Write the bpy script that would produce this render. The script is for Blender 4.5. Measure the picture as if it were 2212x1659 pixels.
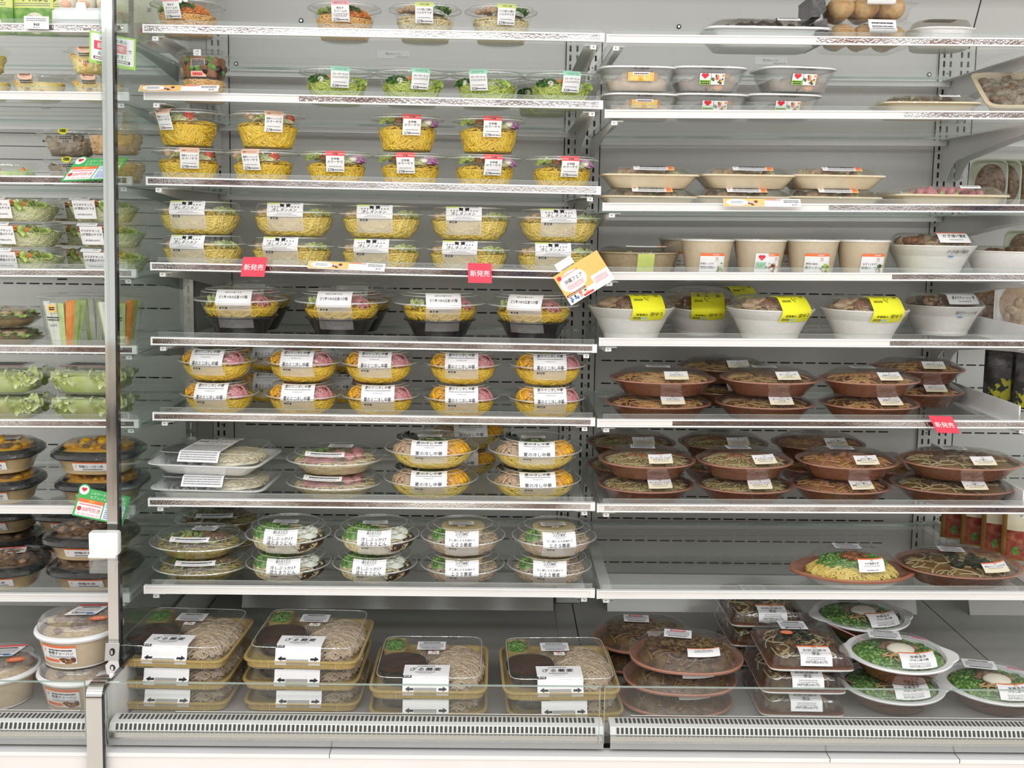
import bpy, math, random
from mathutils import Vector, Matrix
for o in list(bpy.data.objects): bpy.data.objects.remove(o)
SC = bpy.context.scene
COL = SC.collection
PI = math.pi

# ------------------------------------------------------------------ camera
cam = bpy.data.cameras.new('camera')
cam.sensor_fit = 'HORIZONTAL'; cam.sensor_width = 36.0
cam.lens = 36.0 * 2350.0 / 2212.0
cam.shift_y = -(829.5 - 745.0) / 2212.0
cam.clip_start = 0.05; cam.clip_end = 60
cam_o = bpy.data.objects.new('camera', cam); COL.objects.link(cam_o)
r_ = Vector((0.9998367, -0.01099086, 0.01434517)); u_ = Vector((-0.01299788, 0.11413582, 0.99338012)); f_ = Vector((0.0125554, 0.99340436, -0.11397432))
mw = Matrix.Identity(4)
for i in range(3):
    mw[i][0] = r_[i]; mw[i][1] = u_[i]; mw[i][2] = -f_[i]
mw.translation = Vector((0, 0, 1.35))
cam_o.matrix_world = mw
SC.camera = cam_o

# ------------------------------------------------------------------ light and exposure
SC.view_settings.view_transform = 'Standard'; SC.view_settings.look = 'None'
SC.view_settings.gamma = 1.0; SC.view_settings.exposure = 0.34
SC.view_settings.use_curve_mapping = False
SC.cycles.max_bounces = 6; SC.cycles.diffuse_bounces = 4; SC.cycles.glossy_bounces = 3
SC.cycles.transmission_bounces = 4; SC.cycles.transparent_max_bounces = 28
SC.cycles.caustics_reflective = False; SC.cycles.caustics_refractive = False
SC.cycles.sample_clamp_indirect = 3.0
SC.cycles.use_denoising = True
W = bpy.data.worlds.new('world'); SC.world = W; W.use_nodes = True
W.node_tree.nodes['Background'].inputs[0].default_value = (1.0, 0.985, 0.955, 1)
W.node_tree.nodes['Background'].inputs[1].default_value = 0.80

def area(name, loc, size, power, rot, col=(1, 1, 1)):
    l = bpy.data.lights.new(name, 'AREA'); l.shape = 'RECTANGLE'; l.size = size[0]; l.size_y = size[1]
    l.energy = power; l.color = col
    o = bpy.data.objects.new(name, l); COL.objects.link(o); o.location = loc; o.rotation_euler = rot
    return o
# the shop's ceiling tubes over the aisle 
area('ceiling_light', (0.0, 0.60, 2.88), (6.0, 0.16), 8, (math.radians(20), 0, 0))
area('ceiling_light', (0.0, -0.60, 2.88), (6.0, 0.16), 20, (math.radians(45), 0, 0))
area('ceiling_light', (0.0, -1.90, 2.88), (6.0, 0.16), 42, (math.radians(55), 0, 0))

# ------------------------------------------------------------------ materials
MATS = {}
def nt(name):
    m = bpy.data.materials.new(name); m.use_nodes = True
    t = m.node_tree; t.nodes.clear()
    out = t.nodes.new('ShaderNodeOutputMaterial'); MATS[name] = m
    return m, t, out
def mat(name, col, rough=0.5, metal=0.0, col2=None, ns=40.0, bump=0.0, bs=150.0, spec=0.5, det=3.0, ramp=(0.35, 0.65), sss=0.0, kind='NOISE'):
    if name in MATS: return MATS[name]
    m, t, out = nt(name)
    p = t.nodes.new('ShaderNodeBsdfPrincipled'); t.links.new(p.outputs[0], out.inputs[0])
    p.inputs['Base Color'].default_value = (*col, 1); p.inputs['Roughness'].default_value = rough
    p.inputs['Metallic'].default_value = metal; p.inputs['Specular IOR Level'].default_value = spec
    tc = t.nodes.new('ShaderNodeTexCoord')
    if col2 is None: col2 = tuple(c * 0.94 for c in col)
    n = t.nodes.new('ShaderNodeTexNoise'); n.inputs['Scale'].default_value = ns; n.inputs['Detail'].default_value = det
    t.links.new(tc.outputs['Object'], n.inputs['Vector'])
    r = t.nodes.new('ShaderNodeValToRGB'); r.color_ramp.elements[0].position = ramp[0]; r.color_ramp.elements[1].position = ramp[1]
    r.color_ramp.elements[0].color = (*col, 1); r.color_ramp.elements[1].color = (*col2, 1)
    t.links.new(n.outputs[0], r.inputs[0]); t.links.new(r.outputs[0], p.inputs['Base Color'])
    if bump:
        if kind == 'NOISE':
            b = t.nodes.new('ShaderNodeTexNoise'); b.inputs['Detail'].default_value = 2.0
        else:
            b = t.nodes.new('ShaderNodeTexVoronoi')
        b.inputs['Scale'].default_value = bs
        t.links.new(tc.outputs['Object'], b.inputs['Vector'])
        bn = t.nodes.new('ShaderNodeBump'); bn.inputs['Strength'].default_value = bump; bn.inputs['Distance'].default_value = 0.002
        t.links.new(b.outputs[0], bn.inputs['Height']); t.links.new(bn.outputs[0], p.inputs['Normal'])
    return m
def clear(name, tint=(0.985, 0.99, 0.985), base=0.035, edge=0.55, rough=0.03, bump=0.0, bs=60.0, haze=0.0, hazecol=(0.9, 0.92, 0.92)):
    """thin transparent sheet: mostly lets light pass, mirrors at grazing angles, optional milky haze"""
    m, t, out = nt(name)
    tr = t.nodes.new('ShaderNodeBsdfTransparent'); tr.inputs[0].default_value = (*tint, 1)
    gl = t.nodes.new('ShaderNodeBsdfGlossy'); gl.inputs['Roughness'].default_value = rough; gl.inputs[0].default_value = (1, 1, 1, 1)
    lw = t.nodes.new('ShaderNodeLayerWeight'); lw.inputs[0].default_value = 0.5
    pw = t.nodes.new('ShaderNodeMath'); pw.operation = 'POWER'; pw.inputs[1].default_value = 4.0
    ma = t.nodes.new('ShaderNodeMath'); ma.operation = 'MULTIPLY_ADD'; ma.inputs[1].default_value = edge; ma.inputs[2].default_value = base
    mx = t.nodes.new('ShaderNodeMixShader')
    t.links.new(lw.outputs['Facing'], pw.inputs[0]); t.links.new(pw.outputs[0], ma.inputs[0]); t.links.new(ma.outputs[0], mx.inputs[0])
    t.links.new(gl.outputs[0], mx.inputs[2])
    body = tr.outputs[0]
    if haze > 0:
        df = t.nodes.new('ShaderNodeBsdfDiffuse'); df.inputs[0].default_value = (*hazecol, 1)
        hm = t.nodes.new('ShaderNodeMixShader'); hm.inputs[0].default_value = haze
        t.links.new(tr.outputs[0], hm.inputs[1]); t.links.new(df.outputs[0], hm.inputs[2]); body = hm.outputs[0]
    t.links.new(body, mx.inputs[1]); t.links.new(mx.outputs[0], out.inputs[0])
    if bump:
        tc = t.nodes.new('ShaderNodeTexCoord'); n = t.nodes.new('ShaderNodeTexNoise'); n.inputs['Scale'].default_value = bs; n.inputs['Detail'].default_value = 2.0
        t.links.new(tc.outputs['Object'], n.inputs['Vector'])
        bn = t.nodes.new('ShaderNodeBump'); bn.inputs['Strength'].default_value = bump; bn.inputs['Distance'].default_value = 0.004
        t.links.new(n.outputs[0], bn.inputs['Height']); t.links.new(bn.outputs[0], gl.inputs['Normal']); t.links.new(bn.outputs[0], lw.inputs['Normal'])
    return m

clear('clear_lid', bump=0.35, bs=45, base=0.05, edge=0.6, haze=0.02)
clear('lid_rim_glint', bump=0.2, bs=60, base=0.22, edge=0.6, rough=0.08, haze=0.48, hazecol=(0.92, 0.94, 0.94))  # pale haze paints the bright highlight lines along lid edges
clear('clear_cup', bump=0.2, bs=30, base=0.03, edge=0.5, haze=0.02)
clear('cling_film', bump=1.0, bs=55, base=0.035, edge=0.45, haze=0.012)
clear('smoke_lid', tint=(0.82, 0.80, 0.77), bump=0.35, bs=40, base=0.04, edge=0.45)
clear('frost_cup', tint=(0.95, 0.97, 0.96), bump=0.2, bs=40, base=0.05, edge=0.5, haze=0.24, hazecol=(0.86, 0.88, 0.87))
clear('frost_lid', tint=(0.95, 0.95, 0.95), bump=0.2, bs=40, base=0.05, edge=0.55, haze=0.16, hazecol=(0.8, 0.8, 0.8))
clear('shelf_glass', tint=(0.975, 0.985, 0.98), base=0.04, edge=0.30, rough=0.015)
clear('guard_glass', tint=(0.975, 0.985, 0.98), base=0.035, edge=0.6, rough=0.01)
clear('side_glass', tint=(0.90, 0.94, 0.925), base=0.05, edge=0.55, rough=0.01)
clear('acrylic', tint=(0.96, 0.965, 0.965), base=0.05, edge=0.5, haze=0.05)
clear('label_film', tint=(0.97, 0.97, 0.97), base=0.04, edge=0.3, haze=0.34, hazecol=(0.9, 0.9, 0.91))
clear('label_clear', tint=(0.98, 0.98, 0.98), base=0.05, edge=0.3, haze=0.16, hazecol=(0.9, 0.9, 0.92))
clear('edge_glass', tint=(0.62, 0.74, 0.69), base=0.12, edge=0.3, rough=0.1, haze=0.25, hazecol=(0.75, 0.85, 0.8))

WHITE = mat('white_enamel', (0.86, 0.86, 0.86), 0.35, col2=(0.82, 0.82, 0.82), ns=8)
mat('wall_enamel', (0.70, 0.70, 0.68), 0.28, col2=(0.67, 0.67, 0.65), ns=4)
mat('groove', (0.03, 0.03, 0.03), 0.8)
mat('deck_grey', (0.34, 0.335, 0.32), 0.34, col2=(0.31, 0.305, 0.29), ns=5, spec=0.4)
mat('riser_grey', (0.42, 0.41, 0.39), 0.2, col2=(0.39, 0.38, 0.36), ns=5)
mat('steel', (0.62, 0.61, 0.60), 0.25, metal=1.0, col2=(0.57, 0.56, 0.55), ns=3)
mat('chrome', (0.72, 0.70, 0.69), 0.06, metal=1.0, col2=(0.68, 0.67, 0.66), ns=6)
mat('ledge_white', (0.83, 0.80, 0.79), 0.3, col2=(0.80, 0.77, 0.76), ns=6)
mat('black_slot', (0.012, 0.011, 0.012), 0.7)
mat('black_plastic', (0.016, 0.016, 0.018), 0.14, col2=(0.03, 0.03, 0.032), ns=60)
mat('ink', (0.012, 0.012, 0.014), 0.6)
mat('ink_grey', (0.28, 0.28, 0.30), 0.6)
mat('paper', (0.87, 0.87, 0.89), 0.45, col2=(0.85, 0.85, 0.87))
mat('paper_cream', (0.86, 0.78, 0.55), 0.45, col2=(0.88, 0.82, 0.66), ns=25)
mat('orange_ink', (0.86, 0.19, 0.06), 0.5)
mat('red_ink', (0.78, 0.03, 0.05), 0.5)
mat('blue_ink', (0.08, 0.25, 0.65), 0.5)
mat('lightblue_ink', (0.42, 0.68, 0.85), 0.5)
mat('green_ink', (0.05, 0.45, 0.10), 0.5)
mat('lime_ink', (0.40, 0.72, 0.12), 0.5)
mat('yellow_ink', (0.90, 0.88, 0.02), 0.45, col2=(0.86, 0.85, 0.03))
mat('pink_ink', (0.85, 0.42, 0.46), 0.5)
mat('peach_ink', (0.90, 0.56, 0.40), 0.5)
mat('rose_ink', (0.87, 0.13, 0.14), 0.5)
mat('mint_ink', (0.33, 0.72, 0.52), 0.5)
mat('limey_ink', (0.66, 0.76, 0.22), 0.5)
mat('pale_orange', (0.93, 0.55, 0.16), 0.5)
mat('tag_red', (0.80, 0.055, 0.10), 0.4)
mat('olive_ink', (0.40, 0.38, 0.03), 0.4, col2=(0.02, 0.02, 0.02), ns=45, ramp=(0.48, 0.52))
mat('brown_ink', (0.14, 0.05, 0.03), 0.5)
mat('magenta_ink', (0.72, 0.06, 0.35), 0.5)
mat('straw_noodle', (0.66, 0.46, 0.20), 0.35, col2=(0.54, 0.34, 0.13), ns=60)
mat('yellow_noodle', (0.88, 0.64, 0.07), 0.32, col2=(0.80, 0.52, 0.03), ns=60)
mat('lemon_noodle', (0.86, 0.70, 0.22), 0.32, col2=(0.80, 0.60, 0.12), ns=60)
mat('green_noodle', (0.56, 0.64, 0.16), 0.32, col2=(0.42, 0.52, 0.08), ns=60)
mat('orange_noodle', (0.84, 0.54, 0.24), 0.32, col2=(0.80, 0.44, 0.13), ns=60)
mat('cream_noodle', (0.78, 0.68, 0.43), 0.32, col2=(0.70, 0.57, 0.30), ns=60)
mat('white_noodle', (0.80, 0.74, 0.56), 0.32, col2=(0.72, 0.62, 0.42), ns=60)
mat('soba_noodle', (0.60, 0.48, 0.35), 0.32, col2=(0.50, 0.385, 0.27), ns=60)
mat('udon_noodle', (0.82, 0.72, 0.45), 0.3, col2=(0.74, 0.62, 0.33), ns=50)
mat('pasta_noodle', (0.55, 0.45, 0.15), 0.32, col2=(0.40, 0.30, 0.07), ns=60)
mat('lettuce', (0.42, 0.60, 0.10), 0.4, col2=(0.62, 0.74, 0.28), ns=70)
mat('pale_lettuce', (0.58, 0.70, 0.22), 0.4, col2=(0.74, 0.80, 0.46), ns=45)
mat('dark_leaf', (0.04, 0.16, 0.02), 0.4, col2=(0.12, 0.32, 0.05), ns=70)
mat('scallion', (0.07, 0.24, 0.03), 0.4, col2=(0.26, 0.46, 0.10), ns=90)
mat('cabbage', (0.70, 0.74, 0.38), 0.4, col2=(0.80, 0.80, 0.58), ns=50)
mat('purple_cabbage', (0.45, 0.12, 0.40), 0.4, col2=(0.75, 0.50, 0.68), ns=80)
mat('carrot', (0.85, 0.24, 0.03), 0.4, col2=(0.88, 0.36, 0.07), ns=60)
mat('egg_strip', (0.90, 0.52, 0.02), 0.35, col2=(0.88, 0.42, 0.01), ns=60)
mat('egg_white', (0.85, 0.82, 0.70), 0.3, col2=(0.80, 0.76, 0.62))
mat('egg_yolk', (0.88, 0.42, 0.03), 0.35)
mat('ham', (0.72, 0.32, 0.34), 0.35, col2=(0.62, 0.22, 0.26), ns=70)
mat('tomato', (0.55, 0.04, 0.02), 0.2, col2=(0.62, 0.08, 0.03))
mat('chicken', (0.68, 0.50, 0.34), 0.45, col2=(0.55, 0.36, 0.22), ns=80, bump=0.5)
mat('glazed_meat', (0.20, 0.06, 0.015), 0.25, col2=(0.32, 0.12, 0.03), ns=80, bump=0.5)
mat('beef', (0.16, 0.085, 0.045), 0.4, col2=(0.28, 0.17, 0.10), ns=90, bump=0.6)
mat('potato', (0.84, 0.62, 0.14), 0.45, col2=(0.86, 0.76, 0.40), ns=60)
mat('mushroom', (0.20, 0.15, 0.10), 0.5, col2=(0.42, 0.35, 0.27), ns=40, bump=0.6)
mat('bread', (0.68, 0.46, 0.22), 0.5, col2=(0.45, 0.24, 0.08), ns=60, bump=0.4)
mat('radish', (0.80, 0.83, 0.72), 0.35, col2=(0.84, 0.86, 0.80))
mat('cucumber', (0.42, 0.58, 0.18), 0.35, col2=(0.62, 0.72, 0.34), ns=40)
mat('seaweed', (0.012, 0.02, 0.012), 0.4, col2=(0.03, 0.05, 0.02), ns=60)
mat('sauce', (0.030, 0.010, 0.006), 0.15, col2=(0.08, 0.03, 0.012), ns=40)
mat('cream_sauce', (0.62, 0.54, 0.27), 0.3, col2=(0.45, 0.36, 0.14), ns=45, bump=0.5)
mat('gratin', (0.38, 0.25, 0.085), 0.35, col2=(0.24, 0.13, 0.035), ns=35, bump=0.5)
mat('meat_sauce', (0.20, 0.065, 0.020), 0.3, col2=(0.34, 0.15, 0.05), ns=45, bump=0.5)
mat('pink_sauce', (0.60, 0.30, 0.17), 0.3, col2=(0.50, 0.22, 0.11), ns=45, bump=0.5)
mat('okonomi', (0.07, 0.032, 0.012), 0.3, col2=(0.22, 0.12, 0.035), ns=55, bump=0.6)
mat('rice_mix', (0.45, 0.30, 0.14), 0.45, col2=(0.62, 0.50, 0.30), ns=120, bump=0.8)
mat('brown_dish', (0.180, 0.058, 0.026), 0.14, col2=(0.145, 0.045, 0.020), ns=14, spec=0.6)
mat('brown_rim', (0.42, 0.18, 0.115), 0.2, col2=(0.38, 0.155, 0.095), ns=14, spec=0.6)
mat('pulp', (0.72, 0.69, 0.61), 0.6, col2=(0.68, 0.65, 0.57), ns=150, bump=0.2)
mat('white_pulp', (0.83, 0.82, 0.80), 0.4, col2=(0.79, 0.78, 0.75), ns=100, bump=0.15)
mat('kraft', (0.42, 0.32, 0.20), 0.6, col2=(0.36, 0.27, 0.16), ns=120, bump=0.2)
mat('kraft_cup', (0.60, 0.49, 0.35), 0.5, col2=(0.56, 0.45, 0.31), ns=90)
mat('beige_bowl', (0.58, 0.44, 0.25), 0.3, col2=(0.54, 0.40, 0.22), ns=30)
mat('tan_tray', (0.78, 0.66, 0.47), 0.5, col2=(0.73, 0.60, 0.41), ns=40)
mat('white_plastic', (0.86, 0.86, 0.87), 0.22, col2=(0.83, 0.83, 0.84), ns=20)
mat('gold_tray', (0.62, 0.46, 0.19), 0.3, metal=0.3, col2=(0.53, 0.38, 0.14), ns=200, bump=0.5, bs=420)
mat('black_wrap', (0.02, 0.018, 0.02), 0.25, col2=(0.06, 0.05, 0.05), ns=50, bump=0.5, bs=60)
mat('pack_yellowgreen', (0.70, 0.74, 0.22), 0.3, col2=(0.62, 0.68, 0.18))
mat('pack_green', (0.12, 0.30, 0.05), 0.35, col2=(0.30, 0.50, 0.12), ns=60)
mat('pack_beige', (0.62, 0.56, 0.46), 0.35, col2=(0.5, 0.42, 0.32), ns=40)
mat('pack_orange', (0.62, 0.28, 0.05), 0.35, col2=(0.74, 0.46, 0.12), ns=30)
mat('pack_red', (0.28, 0.03, 0.02), 0.35, col2=(0.45, 0.16, 0.08), ns=70)
mat('pale_green_tray', (0.66, 0.70, 0.58), 0.3, col2=(0.60, 0.64, 0.50), ns=20)
mat('cutlet', (0.24, 0.09, 0.02), 0.5, col2=(0.40, 0.19, 0.05), ns=120, bump=0.8)
mat('floor_tile', (0.80, 0.75, 0.68), 0.25, col2=(0.76, 0.70, 0.63), ns=3)
mat('ceiling_paint', (0.8, 0.8, 0.78), 0.7)
mat('gondola_patches', (0.72, 0.63, 0.55), 0.5, col2=(0.07, 0.06, 0.06), ns=1.6, det=6, ramp=(0.50, 0.60))  # dark patches picture stocked shelves for the chrome to reflect
mat('shop_wall_top', (0.84, 0.84, 0.84), 0.6)
# holographic price-strip foil: silver with shop reflections painted in as patches, fine crackle
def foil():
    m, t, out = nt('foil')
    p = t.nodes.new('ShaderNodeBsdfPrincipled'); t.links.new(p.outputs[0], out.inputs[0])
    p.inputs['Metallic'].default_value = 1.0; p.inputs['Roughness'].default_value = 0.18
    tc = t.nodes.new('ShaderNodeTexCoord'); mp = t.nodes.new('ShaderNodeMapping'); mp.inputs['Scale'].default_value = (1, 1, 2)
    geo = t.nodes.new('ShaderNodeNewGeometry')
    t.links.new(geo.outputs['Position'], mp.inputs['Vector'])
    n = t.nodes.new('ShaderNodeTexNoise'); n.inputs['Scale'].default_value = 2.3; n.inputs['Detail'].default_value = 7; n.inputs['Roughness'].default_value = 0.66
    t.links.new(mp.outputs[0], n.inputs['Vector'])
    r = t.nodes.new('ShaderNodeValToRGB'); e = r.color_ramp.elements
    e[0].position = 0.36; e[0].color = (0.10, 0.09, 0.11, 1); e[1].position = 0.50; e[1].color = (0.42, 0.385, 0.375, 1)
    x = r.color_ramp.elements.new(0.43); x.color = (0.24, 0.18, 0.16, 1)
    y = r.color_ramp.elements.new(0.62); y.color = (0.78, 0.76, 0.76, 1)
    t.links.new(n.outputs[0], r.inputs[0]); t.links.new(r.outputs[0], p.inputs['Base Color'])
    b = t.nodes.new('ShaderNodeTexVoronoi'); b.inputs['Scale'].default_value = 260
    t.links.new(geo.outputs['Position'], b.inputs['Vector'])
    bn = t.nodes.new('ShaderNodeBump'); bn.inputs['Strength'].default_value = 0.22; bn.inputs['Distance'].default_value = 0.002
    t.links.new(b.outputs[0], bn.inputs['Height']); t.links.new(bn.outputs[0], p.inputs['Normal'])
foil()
mat('rail_insert', (0.80, 0.78, 0.76), 0.3, col2=(0.76, 0.73, 0.71), ns=6)

# ------------------------------------------------------------------ mesh helper
TEXT = {}
def text_geo(s):
    if s in TEXT: return TEXT[s]
    c = bpy.data.curves.new('lettering', 'FONT'); c.body = s; c.size = 1.0; c.resolution_u = 2
    c.offset = 0.004
    o = bpy.data.objects.new('lettering', c); COL.objects.link(o)
    me = bpy.data.meshes.new_from_object(o.evaluated_get(bpy.context.evaluated_depsgraph_get()))
    vs = [(v.co.x, v.co.y) for v in me.vertices]; fs = [tuple(p.vertices) for p in me.polygons]
    bpy.data.objects.remove(o); bpy.data.curves.remove(c); bpy.data.meshes.remove(me)
    x0 = min(v[0] for v in vs); x1 = max(v[0] for v in vs); y0 = min(v[1] for v in vs); y1 = max(v[1] for v in vs)
    TEXT[s] = (vs, fs, x0, x1, y0, y1)
    return TEXT[s]

class MB:
    def __init__(self): self.v = []; self.f = []; self.m = []; self.s = []; self.names = []
    def mi(self, mname):
        if mname not in self.names: self.names.append(mname)
        return self.names.index(mname)
    def add(self, vs, fs, m, smooth=True):
        b = len(self.v); self.v.extend(vs); k = self.mi(m)
        for f in fs:
            self.f.append(tuple(b + i for i in f)); self.m.append(k); self.s.append(smooth)
    def box(self, x0, x1, y0, y1, z0, z1, m):
        vs = [(x, y, z) for z in (z0, z1) for y in (y0, y1) for x in (x0, x1)]
        self.add(vs, [(0, 2, 3, 1), (4, 5, 7, 6), (0, 1, 5, 4), (2, 6, 7, 3), (0, 4, 6, 2), (1, 3, 7, 5)], m, False)
    def prism(self, poly, axis, a0, a1, m, smooth=False):
        """poly: 2-D outline, extruded along axis 'x' (outline in y,z) or 'y' (x,z) or 'z' (x,y)"""
        def P(p, a): return (a, p[0], p[1]) if axis == 'x' else ((p[0], a, p[1]) if axis == 'y' else (p[0], p[1], a))
        n = len(poly); vs = [P(p, a0) for p in poly] + [P(p, a1) for p in poly]
        fs = [tuple(range(n)), tuple(range(2 * n - 1, n - 1, -1))] + [(i, (i + 1) % n, n + (i + 1) % n, n + i) for i in range(n)]
        self.add(vs, fs, m, smooth)
    def loft(self, rings, m, cap0=False, cap1=False, closed=True):
        n = len(rings[0]); vs = [p for r in rings for p in r]; fs = []
        for k in range(len(rings) - 1):
            for i in range(n if closed else n - 1):
                j = (i + 1) % n
                fs.append((k * n + i, k * n + j, (k + 1) * n + j, (k + 1) * n + i))
        if cap0: fs.append(tuple(reversed(range(n))))
        if cap1: fs.append(tuple((len(rings) - 1) * n + i for i in range(n)))
        self.add(vs, fs, m, True)
    def shell(self, prof, n, m, seg=40, cap0=False, cap1=False, flute=0.0, fn=36, fz=None):
        self.loft([ring(a, b, z, n, seg, flute if (fz is None or fz[0] <= z <= fz[1]) else 0.0, fn) for a, b, z in prof], m, cap0, cap1)
    def rim(self, a, b, z, n=2.0, r=.0013, m='lid_rim_glint', seg=56):
        """milky bead on a lid edge, standing in for its bright highlight"""
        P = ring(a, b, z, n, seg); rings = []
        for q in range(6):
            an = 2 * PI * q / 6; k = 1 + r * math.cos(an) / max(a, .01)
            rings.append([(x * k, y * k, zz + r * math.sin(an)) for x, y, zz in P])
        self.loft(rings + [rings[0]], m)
    def tube(self, pts, nrm, r, m, sides=4, flat=1.0):
        """pts along a path with surface normals nrm"""
        k = len(pts); vs = []
        for i, p in enumerate(pts):
            a = pts[max(0, i - 1)]; b = pts[min(k - 1, i + 1)]
            t = Vector(b) - Vector(a)
            if t.length < 1e-9: t = Vector((1, 0, 0))
            t.normalize(); N = Vector(nrm[i]); S = t.cross(N)
            if S.length < 1e-6: S = Vector((0, 0, 1)).cross(t) if abs(t.z) < .9 else Vector((1, 0, 0))
            S.normalize(); N = S.cross(t)
            for q in range(sides):
                an = 2 * PI * q / sides + PI / sides
                v = Vector(p) + S * (math.cos(an) * r) + N * (math.sin(an) * r * flat)
                vs.append(tuple(v))
        fs = [(i * sides + q, i * sides + (q + 1) % sides, (i + 1) * sides + (q + 1) % sides, (i + 1) * sides + q) for i in range(k - 1) for q in range(sides)]
        fs.append(tuple(range(sides))[::-1]); fs.append(tuple((k - 1) * sides + q for q in range(sides)))
        self.add(vs, fs, m, True)
    def rod(self, p0, p1, r, m, sides=8):
        d = Vector(p1) - Vector(p0); n = Vector((0, 0, 1)) if abs(d.normalized().z) < .9 else Vector((1, 0, 0))
        self.tube([p0, p1], [n, n], r, m, sides)
    def blob(self, c, r, m, rng, amp=0.18, nu=10, nv=6):
        ph = [rng.uniform(0, 6.28) for _ in range(6)]
        rings = []
        for j in range(nv + 1):
            th = PI * (j / nv) * 0.98 + 0.01 * PI
            row = []
            for i in range(nu):
                f = 2 * PI * i / nu
                k = 1 + amp * (math.sin(2 * f + ph[0]) * math.sin(th + ph[1]) + math.sin(3 * f + 2 * th + ph[2]) * .6 + math.sin(4 * th + ph[3]) * .4)
                row.append((c[0] + r[0] * k * math.sin(th) * math.cos(f), c[1] + r[1] * k * math.sin(th) * math.sin(f), c[2] - r[2] * k * math.cos(th)))
            rings.append(row)
        self.loft(rings, m, True, True)
    def sheet(self, mapf, u0, u1, v0, v1, m, nu=8, nv=8, off=0.0):
        vs = [mapf(u0 + (u1 - u0) * i / nu, v0 + (v1 - v0) * j / nv, off) for j in range(nv + 1) for i in range(nu + 1)]
        fs = [(j * (nu + 1) + i, (j + 1) * (nu + 1) + i, (j + 1) * (nu + 1) + i + 1, j * (nu + 1) + i + 1) for j in range(nv) for i in range(nu)]
        self.add(vs, fs, m, True)
    def text(self, s, mapf, uc, vc, h, m, w=None, off=0.0004, rot=0.0, slant=0.0):
        """lettering centred at (uc, vc); v grows downwards"""
        vs, fs, x0, x1, y0, y1 = text_geo(s)
        k = h / max(y1 - y0, 1e-6); kx = k
        if w is not None and (x1 - x0) * kx > w: kx = w / (x1 - x0)
        cx = (x0 + x1) / 2; cy = (y0 + y1) / 2; c, sn = math.cos(rot), math.sin(rot); out = []
        for x, y in vs:
            a = (x - cx) * kx; b = -(y - cy) * k
            a += slant * -b
            out.append(mapf(uc + a * c - b * sn, vc + a * sn + b * c, off))
        self.add(out, [f[::-1] for f in fs], m, False)
    def fine(self, mapf, u0, u1, v0, v1, lines, m, rng, off=0.0004, fill=0.55):
        """small print too fine to read: broken hairlines"""
        for k in range(lines):
            v = v0 + (v1 - v0) * (k + .5) / lines; hh = (v1 - v0) / lines * fill / 2
            u = u0
            while u < u1 - 1e-4:
                w = rng.uniform(.001, .0035); e = min(u + w, u1)
                self.add([mapf(u, v - hh, off), mapf(e, v - hh, off), mapf(e, v + hh, off), mapf(u, v + hh, off)], [(0, 3, 2, 1)], m, False)
                u = e + rng.uniform(.0004, .0009)
    def build(self, name, angle=38):
        me = bpy.data.meshes.new(name)
        me.from_pydata(self.v, [], self.f)
        for nme in self.names: me.materials.append(MATS[nme])
        me.polygons.foreach_set('material_index', self.m)
        me.polygons.foreach_set('use_smooth', self.s)
        me.update()
        try: me.set_sharp_from_angle(angle=math.radians(angle))
        except Exception: pass
        return me

def ring(a, b, z, n=2.0, seg=40, flute=0.0, fn=36, cx=0.0, cy=0.0):
    out = []
    for i in range(seg):
        t = 2 * PI * i / seg; c, s = math.cos(t), math.sin(t)
        k = 1 + (flute * math.cos(fn * t) if flute else 0)
        out.append((cx + a * k * math.copysign(abs(c) ** (2 / n), c), cy + b * k * math.copysign(abs(s) ** (2 / n), s), z))
    return out
def scale_prof(prof, k, dz=0.0): return [(a * k, b * k, z + dz) for a, b, z in prof]

# surface maps -------------------------------------------------------
def drape(prof, n=2.0, x0=0.0):
    """map (u, v): v runs down the front of a bowl along prof (first entry = top), u sideways"""
    L = [0.0]
    for p, q in zip(prof, prof[1:]): L.append(L[-1] + math.hypot(q[1] - p[1], q[2] - p[2]))
    def P(u, v):
        v = min(max(v, 0.0), L[-1] - 1e-7); i = 0
        while i < len(L) - 2 and v > L[i + 1]: i += 1
        t = (v - L[i]) / max(L[i + 1] - L[i], 1e-9); p, q = prof[i], prof[i + 1]
        a = p[0] + (q[0] - p[0]) * t; b = p[1] + (q[1] - p[1]) * t; z = p[2] + (q[2] - p[2]) * t
        x = u + x0; g = 1 - min(abs(x / max(a, 1e-6)), .999) ** n
        return Vector((x, -b * g ** (1 / n), z))
    def mapf(u, v, off=0.0):
        p = P(u, v)
        if not off: return tuple(p)
        e = 0.0006
        du = P(u + e, v) - P(u - e, v); dv = P(u, v + e) - P(u, max(v - e, 0))
        N = dv.cross(du)
        if N.length < 1e-12: N = Vector((0, -1, 0))
        N.normalize()
        return tuple(p + N * off)
    mapf.L = L
    return mapf
def flat(o, ud, vd):
    o = Vector(o); ud = Vector(ud).normalized(); vd = Vector(vd).normalized(); N = vd.cross(ud); N.normalize()
    def mapf(u, v, off=0.0): return tuple(o + ud * u + vd * v + N * off)
    return mapf

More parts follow.
